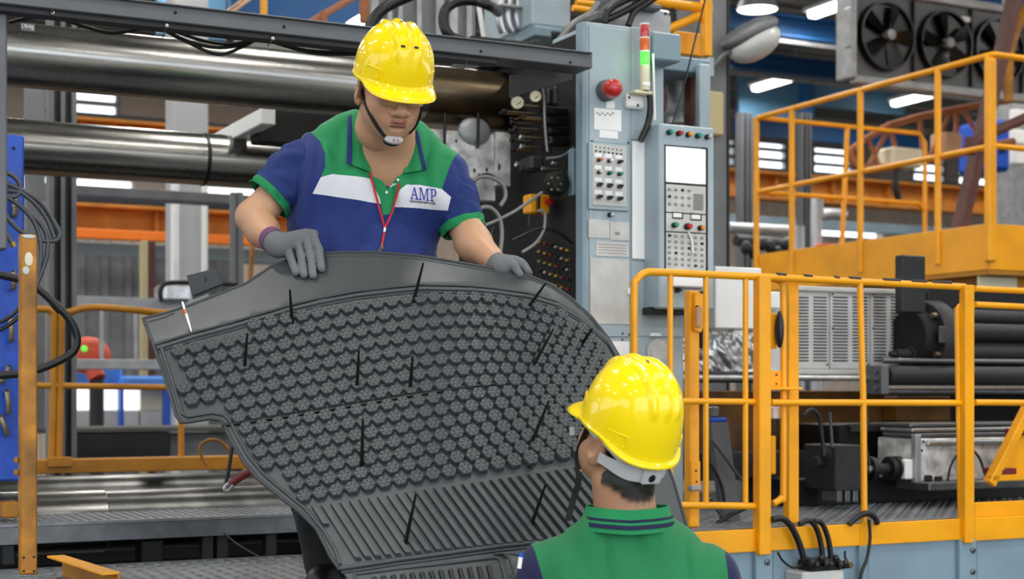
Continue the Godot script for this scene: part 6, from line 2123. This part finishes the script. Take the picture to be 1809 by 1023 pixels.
func word(text: String, size: float, at: Vector3, wide: float, d: Sdf, tint: bool, slope: float) -> G:
	var tm := TextMesh.new()
	var f := SystemFont.new()
	f.font_names = PackedStringArray(["Droid Serif"])
	tm.font = f
	tm.text = text
	tm.font_size = 64
	tm.pixel_size = 0.01
	tm.depth = 0.05
	tm.curve_step = 2.0
	var a := tm.surface_get_arrays(0)
	var v: PackedVector3Array = a[Mesh.ARRAY_VERTEX]
	var nn: PackedVector3Array = a[Mesh.ARRAY_NORMAL]
	var box := tm.get_aabb()
	var g := G.new()
	var use := PackedInt32Array(range(d.kind.size()))
	for i in v.size():
		var fx := (v[i].x - box.position.x) / box.size.x
		var fy := (v[i].y - box.position.y) / box.size.y
		var q := at + Vector3(fx * wide, fy * size + fx * slope, 0)
		var z := q.z + 0.06
		for s in 24:
			var e := d.at(Vector3(q.x, q.y, z), use)
			z -= e * 0.75
			if e < 0.0003:
				break
		g.p(Vector3(q.x, q.y, z + (0.0016 if v[i].z > 0 else 0.0)), nn[i])
	var ix: PackedInt32Array = a[Mesh.ARRAY_INDEX] if a[Mesh.ARRAY_INDEX] != null else PackedInt32Array(range(v.size()))
	for k in range(0, ix.size(), 3):
		g.tri(ix[k], ix[k + 1], ix[k + 2])
	return g

func glove(parent: Node3D, wrist: Vector3, hub: Array, fingers: Array, r: float, cuff: Array) -> void:
	var d := Sdf.new()
	d.cap(cuff[0], wrist, cuff[1], cuff[1] * 0.98, 0.012)
	for h in hub:
		d.cap(wrist, h, r * 2.3, r * 1.45, 0.014)
	for f in fingers:
		for i in f.size() - 1:
			d.cap(f[i], f[i + 1], r * (1.12 - 0.06 * i), r * (1.05 - 0.08 * i), 0.005)
	var g := G.new()
	d.into(g, 0.0034)
	P(parent, "glove", g, glove_mat, "grey knitted work glove")

func worker_one() -> void:
	people_mats()
	var o := T("person", "worker in yellow hard hat and printed polo shirt leaning over the rubber mat", "person", "", true)
	var hx := Transform3D((Basis(Vector3.UP, 0.42) * Basis(Vector3.RIGHT, 0.5)).scaled(Vector3(1.04, 1.04, 1.04)), Q(691, 154, 4.15))
	var g := G.new()
	var hd := head(g, hx, 0.0034, 0.0)
	var b := Sdf.new()
	b.cap(Q(684, 275, 4.36), Q(692, 212, 4.25), R(51, 4.36), R(41, 4.24), 0.03)
	b.ell(Q(686, 300, 4.40), Vector3(0.08, 0.1, 0.124), 0.03)
	b.cap(Q(540, 285, 4.42), Q(500, 330, 4.39), R(38, 4.4), R(31, 4.38), 0.02)
	b.cap(Q(500, 330, 4.39), Q(447, 384, 4.36), R(31, 4.38), R(29, 4.36), 0.02)
	b.cap(Q(447, 384, 4.36), Q(464, 408, 4.31), R(28, 4.36), R(27, 4.3), 0.025)
	b.cap(Q(464, 408, 4.31), Q(484, 427, 4.225), R(27, 4.3), R(19, 4.2), 0.03)
	b.cap(Q(780, 320, 4.42), Q(818, 392, 4.39), R(36, 4.4), R(29, 4.4), 0.02)
	b.cap(Q(818, 392, 4.39), Q(836, 430, 4.34), R(29, 4.4), R(29, 4.34), 0.025)
	b.cap(Q(836, 428, 4.34), Q(884, 470, 4.2), R(29, 4.34), R(18, 4.2), 0.035)
	var inv := hx.affine_inverse()
	b.into(g, 0.008, func(_q: Vector3, _n: Vector3): return Color(0.765, 0.59, 0.46).srgb_to_linear())
	P(o, "body", g, skin)
	# shirt
	var d := Sdf.new()
	d.ell(Q(640, 405, 4.44), Vector3(0.222, 0.3, 0.15), 0.05)
	d.cap(Q(562, 273, 4.42), Q(655, 232, 4.41), R(44, 4.42), R(52, 4.4), 0.05)
	d.cap(Q(772, 293, 4.42), Q(705, 240, 4.41), R(41, 4.42), R(48, 4.4), 0.05)
	d.cap(Q(590, 325, 4.41), Q(765, 338, 4.41), R(72, 4.4), R(66, 4.4), 0.06)
	d.ell(Q(640, 500, 4.42), Vector3(0.22, 0.22, 0.16), 0.05)
	var notch := touch(d, 685, 322, 4.0, 0.0)
	d.cap(Q(680, 205, 4.4), Q(690, 230, 4.3), R(46, 4.3), R(46, 4.3), 0.02, true)
	d.cap(Q(690, 215, 4.22), notch, R(44, 4.2), 0.011, 0.004, true)
	d.grain = cloth_noise(3, 4.2)
	d.amp = 0.011
	d.stretch = Vector3(1.7, 0.9, 1.0)
	var im := Image.create(1024, 1024, false, Image.FORMAT_RGB8)
	var navy := Color(0.05, 0.155, 0.42)
	var green := Color(0.06, 0.52, 0.3)
	im.fill(navy)
	var off := Vector2(400, 170)
	var k := 2.0
	fill(im, [[540, 100], [830, 100], [806, 262], [797, 280], [784, 320], [780, 332], [741, 325], [706, 325], [680, 322], [650, 315], [588, 307], [566, 314], [574, 296], [573, 270], [562, 245], [540, 222]], off, k, green)
	fill(im, [[588, 307], [650, 314.5], [672, 320], [706, 325], [741, 325.5], [780, 332], [796, 345], [790, 369], [772, 368], [696, 364.5], [672, 360], [551, 341], [566, 313]], off, k, Color(0.86, 0.86, 0.88))
	fill(im, [[640, 290], [656, 300], [686, 331], [707, 322], [722, 300], [722, 322], [706, 335], [688, 377], [676, 380], [671, 350]], off, k, green)
	fill(im, [[676, 318], [694, 318], [685, 334]], off, k, Color(0.03, 0.05, 0.2))
	var sm := mat("shirt_one", Color(1, 1, 1), 0.8, 0.0, {"albedo_texture": ImageTexture.create_from_image(im), "texture_repeat": false, "rim_enabled": true, "rim": 0.25, "rim_tint": 0.8})
	g = G.new()
	d.into(g, 0.0085, null, func(q: Vector3): return (Vector2(MIDX + q.x * LENS / 4.29, LEVEL - (q.y - EYE) * LENS / 4.29) - off) * k / 1024.0)
	var shirt := P(o, "polo_shirt", g, sm, "green, white and navy polo shirt")
	var lp := [Q(592, 284, 4.43), Q(538, 296, 4.41), Q(502, 325, 4.39), Q(474, 352, 4.375)]
	var lr := [R(38, 4.42), R(47.5, 4.41), R(44, 4.39), R(41, 4.38)]
	P(shirt, "sleeve", sleeve(lp, lr, 5, 0.0, 0.9, 0.0), M.navy, "navy sleeve")
	P(shirt, "cuff", sleeve(lp, lr, 5, 0.86, 1.0, 0.0015, 5), M.green_cloth, "green cuff")
	var rp := [Q(756, 308, 4.43), Q(788, 332, 4.41), Q(806, 368, 4.4), Q(820, 407, 4.385)]
	var rr := [R(36, 4.42), R(45, 4.41), R(40, 4.4), R(36.5, 4.39)]
	P(shirt, "sleeve", sleeve(rp, rr, 8, 0.0, 0.9, 0.0), M.navy, "navy sleeve")
	P(shirt, "cuff", sleeve(rp, rr, 8, 0.86, 1.0, 0.0015, 5), M.green_cloth, "green cuff")
	# collar flaps
	var flap := func(c: Array, called: String, m: Material, lift: float):
		var rows := []
		for i in 9:
			var row := []
			for j in 7:
				var p: Vector2 = (c[0] as Vector2).lerp(c[1], j / 6.0).lerp((c[3] as Vector2).lerp(c[2], j / 6.0), i / 8.0)
				var q := touch(d, p.x, p.y, 4.0, lift)
				var up := Q(p.x, p.y, 4.35)
				if i == 0:
					q = q.lerp(up, 0.25)
				row.append(q)
			rows.append(row)
		P(shirt, called, G.new().sheet(rows, 0.003), m)
	flap.call([Vector2(617, 205), Vector2(637, 196), Vector2(655, 304), Vector2(613, 288)], "collar", M.green_cloth, 0.012)
	flap.call([Vector2(615, 206), Vector2(621, 203), Vector2(622, 292), Vector2(612, 288)], "collar_stripe", M.navy, 0.015)
	flap.call([Vector2(726, 238), Vector2(738, 230), Vector2(752, 300), Vector2(714, 306)], "collar", M.green_cloth, 0.012)
	flap.call([Vector2(733, 233), Vector2(738, 230), Vector2(753, 299), Vector2(747, 301)], "collar_stripe", M.navy, 0.015)
	for q in [[683, 340], [703, 318], [712, 296]]:
		P(shirt, "button", G.new().ball(touch(d, q[0], q[1], 4.0, 0.003), Vector3(0.004, 0.004, 0.002), 10), M.white)
	# printed name on the band
	var at := touch(d, 725, 352, 4.0, 0.0)
	P(shirt, "lettering", word("AMP", R(21.5, 4.28), at, R(46, 4.28), d, false, -R(3.5, 4.28)), M.print_blue, "blue AMP lettering")
	at = touch(d, 724, 357, 4.0, 0.0)
	P(shirt, "small_lettering", word("MOLD & MADE INNOVATION", R(3.4, 4.28), at, R(45, 4.28), d, false, -R(3.5, 4.28)), M.navy_dark)
	# lanyard
	var lan := []
	for q in [[654, 306], [660, 330], [668, 360], [675, 385], [680, 403]]:
		lan.append(touch(d, q[0], q[1], 4.0, 0.004))
	var cord := P(o, "lanyard", ribbon(lan, R(3.8, 4.25)), M.lanyard, "thin red lanyard")
	lan = []
	for q in [[706, 324], [701, 345], [693, 375], [680, 403]]:
		lan.append(touch(d, q[0], q[1], 4.0, 0.004))
	P(cord, "cord", ribbon(lan, R(3.8, 4.25)), M.lanyard)
	lan = []
	for q in [[680, 400], [678, 415], [675, 432]]:
		lan.append(touch(d, q[0], q[1], 4.0, 0.005))
	P(cord, "cord", ribbon(lan, R(4, 4.25)), M.lanyard)
	P(cord, "clip", G.new().tube([touch(d, 680, 402, 4.0, 0.006), touch(d, 679, 410, 4.0, 0.006)], 0.0035, 8), M.white)
	for q in [[674, 433, 668, 446], [675, 433, 673, 448], [674, 430, 678, 440]]:
		P(cord, "loose_end", G.new().tube([touch(d, q[0], q[1], 4.0, 0.005), touch(d, q[2], q[3], 4.0, 0.007)], 0.0012, 5), M.brass)
	# hard hat, strap, glasses
	hard_hat(o, hx, false)
	var st := []
	for q in [[639, 138], [641, 160], [646, 184], [656, 206], [668, 226], [680, 241], [690, 247]]:
		st.append(touch(hd, q[0], q[1], 3.9, 0.004))
	P(o, "chin_strap", ribbon(spline(st, 4), 0.0105), M.strap)
	st = []
	for q in [[744, 188], [741, 205], [735, 220], [726, 232], [714, 243]]:
		st.append(touch(hd, q[0], q[1], 3.9, 0.004))
	P(o, "chin_strap", ribbon(spline(st, 4), 0.009), M.strap)
	g = G.new()
	g.X = Transform3D(hx.basis.orthonormalized() * Basis(Vector3.RIGHT, 0.5), hx * Vector3(0, -0.114, 0.084))
	g.ball(Vector3.ZERO, Vector3(0.027, 0.011, 0.016), 20)
	var cup := P(o, "chin_cup", g, M.grey_plastic, "grey chin cup")
	g = G.new()
	g.X = Transform3D(hx.basis.orthonormalized() * Basis(Vector3.RIGHT, 0.5), hx * Vector3(-0.004, -0.121, 0.082))
	g.ball(Vector3.ZERO, Vector3(0.024, 0.01, 0.015), 16)
	P(cup, "pad", g, M.strap)
	for x in [-0.004, 0.007]:
		P(cup, "mark", G.new().ball(hx * Vector3(x, -0.1105, 0.099), Vector3(0.002, 0.0032, 0.002), 8), M.lanyard)
	var gl := G.new()
	for s in [-1.0, 1.0]:
		var ring := []
		for j in 25:
			var w := TAU * j / 24.0
			ring.append(hx * Vector3(s * 0.034 + 0.028 * cos(w), 0.0 + 0.021 * sin(w), 0.104 - 0.3 * absf(s * 0.034 + 0.028 * cos(w)) * 0.35))
		gl.tube(ring, 0.0007, 6, false)
		gl.tube([hx * Vector3(s * 0.06, 0.005, 0.097), hx * Vector3(s * 0.079, 0.005, 0.07), hx * Vector3(s * 0.083, 0.0, -0.01)], 0.0015, 6)
	gl.tube([hx * Vector3(-0.007, 0.003, 0.105), hx * Vector3(0.007, 0.003, 0.105)], 0.0008, 6)
	var spec := P(o, "glasses", gl, M.hose_light)
	for s in [-1.0, 1.0]:
		var rows := []
		for i in 6:
			var row := []
			for j in 13:
				var w := TAU * j / 12.0
				var fr := i / 5.0
				row.append(hx * Vector3(s * 0.034 + 0.027 * fr * cos(w), 0.02 * fr * sin(w), 0.104 - 0.105 * absf(s * 0.034 + 0.027 * fr * cos(w))))
			rows.append(row)
		P(spec, "glass", G.new().sheet(rows, 0.0, true), M.lens)
	# gloves: the left of the picture drapes four fingers over the flange
	var mf := func(x: float, y: float, l: float): return Q(x, y, mat_z(x, y) - l)
	glove(o, Q(491, 434, 4.2), [mf.call(507, 428, 0.045), mf.call(523, 420, 0.05), mf.call(539, 414, 0.05), mf.call(553, 415, 0.04)],
		[[mf.call(506, 430, 0.045), mf.call(512, 452, 0.034), mf.call(523, 482, 0.016)], [mf.call(523, 422, 0.05), mf.call(532, 452, 0.036), mf.call(537, 486, 0.016)], [mf.call(539, 416, 0.05), mf.call(549, 450, 0.036), mf.call(553, 487, 0.016)], [mf.call(553, 416, 0.04), mf.call(564, 442, 0.032), mf.call(568, 475, 0.016)], [Q(500, 440, 4.2), Q(512, 455, 4.22), Q(522, 468, 4.24)]], 0.0108, [Q(484, 427, 4.215), R(22, 4.2)])
	P(o, "glove_cuff", G.new().tube([Q(478, 421, 4.235), Q(482, 425, 4.222), Q(485, 428, 4.212)], [R(22.5, 4.2), R(23.4, 4.2), R(23, 4.2)], 24, false), M.cuff_purple, "purple glove cuff")
	glove(o, Q(884, 470, 4.2), [Q(896, 464, 4.2), Q(908, 462, 4.205), Q(918, 466, 4.215)],
		[[Q(896, 462, 4.195), mf.call(908, 470, 0.03), mf.call(918, 484, 0.013)], [Q(908, 461, 4.21), Q(922, 466, 4.21), mf.call(932, 479, 0.012)], [Q(914, 464, 4.225), Q(926, 470, 4.225), Q(934, 482, 4.22)], [Q(905, 464, 4.24), Q(918, 472, 4.245), Q(926, 484, 4.24)], [Q(886, 474, 4.2), Q(894, 484, 4.225), Q(902, 494, 4.235)]], 0.0112, [Q(876, 463, 4.225), R(20, 4.2)])
	# trousers and shoes
	d = Sdf.new()
	d.ell(Q(640, 610, 4.46), Vector3(0.2, 0.17, 0.14), 0.06)
	var ankle := 1.19
	for s in [[600, 566, 0], [690, 730, 1]]:
		var hip := Q(s[0], 660, 4.4)
		var knee := Q(s[1], 880, 4.05)
		var foot := knee + Vector3(0.015, 0, 0.0)
		foot.y = ankle
		d.cap(hip, knee, 0.1, 0.075, 0.05)
		d.cap(knee, foot, 0.072, 0.066, 0.04)
	d.grain = cloth_noise(12, 7.0)
	d.amp = 0.008
	g = G.new()
	d.into(g, 0.016)
	P(o, "trousers", g, M.trousers, "black work trousers")
	for s in [566, 730]:
		var kn := Q(s, 880, 4.05)
		d = Sdf.new()
		var hl := Vector3(kn.x + 0.015, 1.155, kn.z - 0.03)
		d.cap(hl, hl + Vector3(0, -0.002, 0.17), 0.045, 0.04, 0.02)
		d.cap(hl, hl + Vector3(0, 0.07, 0), 0.05, 0.05, 0.02)
		g = G.new()
		d.into(g, 0.012)
		P(o, "shoe", g, M.black)

func worker_two() -> void:
	var o := T("person", "worker seen from behind in yellow hard hat and plain green shirt", "person", "", true)
	var z := 3.4
	var hx := Transform3D((Basis(Vector3.UP, PI + 0.55) * Basis(Vector3.RIGHT, -0.45)).scaled(Vector3(1.07, 1.07, 1.07)), Q(1107, 773, z))
	var g := G.new()
	head(g, hx, 0.0045, 0.3)
	var b := Sdf.new()
	b.cap(Q(1108, 930, z + 0.02), Q(1098, 850, z), R(57, z), R(53, z), 0.03)
	b.cap(Q(955, 1020, z + 0.02), Q(925, 1200, z + 0.02), 0.05, 0.045, 0.02)
	b.cap(Q(925, 1200, z + 0.02), Q(960, 1130, z + 0.22), 0.043, 0.03, 0.02)
	b.cap(Q(1262, 1020, z + 0.02), Q(1290, 1200, z + 0.02), 0.05, 0.045, 0.02)
	b.cap(Q(1290, 1200, z + 0.02), Q(1250, 1130, z + 0.22), 0.043, 0.03, 0.02)
	var inv := hx.affine_inverse()
	b.into(g, 0.008, func(q: Vector3, _n: Vector3): return tone(q, inv, 0.3))
	P(o, "body", g, skin)
	var d := Sdf.new()
	d.cap(Q(975, 1010, z + 0.02), Q(1075, 955, z + 0.02), R(52, z), R(62, z), 0.05)
	d.cap(Q(1245, 1015, z + 0.02), Q(1140, 955, z + 0.02), R(52, z), R(62, z), 0.05)
	d.ell(Q(1110, 1150, z + 0.02), Vector3(0.21, 0.3, 0.125), 0.05)
	d.cap(Q(1020, 1060, z + 0.01), Q(1200, 1065, z + 0.01), 0.1, 0.1, 0.06)
	d.ell(Q(1110, 1300, z + 0.02), Vector3(0.19, 0.2, 0.12), 0.05)
	d.cap(Q(972, 1015, z + 0.02), Q(930, 1120, z + 0.02), R(54, z), R(48, z), 0.04)
	d.cap(Q(1248, 1020, z + 0.02), Q(1282, 1120, z + 0.02), R(52, z), R(46, z), 0.04)
	d.grain = cloth_noise(6, 3.4)
	d.amp = 0.012
	d.stretch = Vector3(2.2, 0.5, 1.0)
	var im := Image.create(1024, 1024, false, Image.FORMAT_RGB8)
	im.fill(Color(0.055, 0.45, 0.25))
	var off := Vector2(850, 850)
	var k := 2.0
	var nv := Color(0.05, 0.07, 0.25)
	fill(im, [[840, 900], [933, 954], [945, 975], [962, 1030], [970, 1400], [840, 1400]], off, k, nv)
	fill(im, [[1400, 900], [1290, 955], [1284, 985], [1287, 1030], [1290, 1400], [1400, 1400]], off, k, nv)
	var sm := mat("shirt_two", Color(1, 1, 1), 0.8, 0.0, {"albedo_texture": ImageTexture.create_from_image(im), "texture_repeat": false, "rim_enabled": true, "rim": 0.2, "rim_tint": 0.8})
	g = G.new()
	d.into(g, 0.009, null, func(q: Vector3): return (Vector2(MIDX + q.x * LENS / 3.36, LEVEL - (q.y - EYE) * LENS / 3.36) - off) * k / 1024.0)
	var shirt := P(o, "polo_shirt", g, sm, "green polo shirt with navy sleeves")
	# collar: a standing ring round the neck with two navy stripes
	var ring := func(y0: float, y1: float, grow: float, m: Material, called: String):
		var rows := []
		for i in 6:
			var t := i / 5.0
			var y := lerpf(y0, y1, t)
			var row := []
			for j in 49:
				var w := TAU * j / 48.0
				var f := smoothstep(895.0, 935.0, y)
				var q := Q(1108, y - 4.0 * absf(cos(w)), z + 0.02)
				row.append(q + Vector3(cos(w) * (R(72, z) + R(12, z) * f + grow), (0.03 * f) * smoothstep(0.0, -1.0, sin(w)), sin(w) * (R(62, z) + R(16, z) * f + grow)))
			rows.append(row)
		P(shirt, called, G.new().sheet(rows, 0.003, true), m)
	ring.call(897.0, 938.0, 0.0, M.green_cloth, "collar")
	ring.call(914.0, 918.0, 0.002, M.navy_dark, "collar_stripe")
	ring.call(923.0, 930.0, 0.002, M.navy_dark, "collar_stripe")
	hard_hat(o, hx, true)
	# ratchet strap at the nape
	var rows := []
	for i in 5:
		var row := []
		for j in 25:
			var w := -PI / 2 + (j - 12) * 0.105
			var nar := 1.0 - 0.35 * smoothstep(0.5, 1.2, absf(w + PI / 2))
			row.append(hx * Vector3(0.087 * cos(w), -0.012 - 0.034 * (i / 4.0) * nar - 0.004 * cos(w), 0.112 * sin(w) + 0.002))
		rows.append(row)
	var band := P(o, "nape_strap", G.new().sheet(rows, 0.003), M.grey_plastic, "pale grey plastic nape strap")
	g = G.new()
	g.X = Transform3D(hx.basis.orthonormalized(), hx * Vector3(0, -0.032, -0.112))
	g.box(Vector3.ZERO, Vector3(0.05, 0.036, 0.012), 0.005)
	P(band, "buckle", g, M.grey_plastic)
	g = G.new()
	g.X = Transform3D(hx.basis.orthonormalized() * Basis(Vector3.RIGHT, -PI / 2), hx * Vector3(0.002, -0.034, -0.1175))
	g.lathe([Vector2(0, 0.0012), Vector2(0.0085, 0.0012), Vector2(0.0095, 0)])
	P(band, "ratchet_hole", g, M.black)
	P(o, "chin_strap", ribbon(spline([hx * Vector3(0.086, 0.03, 0.02), Q(1022, 800, z + 0.03), Q(1022, 850, z + 0.04), Q(1012, 885, z + 0.05), Q(1003, 920, z + 0.05)], 5), 0.014, 0.002), M.strap, "loose black chin strap")
	P(o, "strap_clip", G.new().box(Q(1011, 762, z + 0.06), Vector3(0.012, 0.02, 0.006), 0.002), M.grey_plastic)
	P(o, "ear_stud", G.new().ball(Q(1027, 832, z - 0.0), Vector3(0.004, 0.005, 0.004), 10), M.brass, "small gold ear stud")
	var pen := T("pen", "white pen with blue cap clipped to the navy sleeve", "pen", "", true)
	var p0 := Q(917, 1004, z - 0.06)
	var p1 := Q(920, 984, z - 0.06)
	P(pen, "barrel", G.new().tube([p0, p1], 0.005, 12), M.white)
	P(pen, "cap", G.new().tube([p1, Q(921, 977, z - 0.06)], 0.0055, 12), M.blue)
	# trousers and shoes, below the frame
	d = Sdf.new()
	var cx := Q(1110, 690, z + 0.02)
	d.ell(Vector3(cx.x, 0.93, cx.z), Vector3(0.17, 0.15, 0.12), 0.05)
	for s in [-0.1, 0.1]:
		d.cap(Vector3(cx.x + s, 0.88, cx.z), Vector3(cx.x + s, 0.48, cx.z), 0.09, 0.07, 0.04)
		d.cap(Vector3(cx.x + s, 0.48, cx.z), Vector3(cx.x + s, 0.1, cx.z), 0.07, 0.06, 0.03)
	g = G.new()
	d.into(g, 0.02)
	P(o, "trousers", g, M.trousers)
	for s in [-0.1, 0.1]:
		d = Sdf.new()
		d.cap(Vector3(cx.x + s, 0.045, cx.z + 0.04), Vector3(cx.x + s, 0.04, cx.z - 0.15), 0.045, 0.04, 0.02)
		g = G.new()
		d.into(g, 0.014)
		P(o, "shoe", g, M.black)
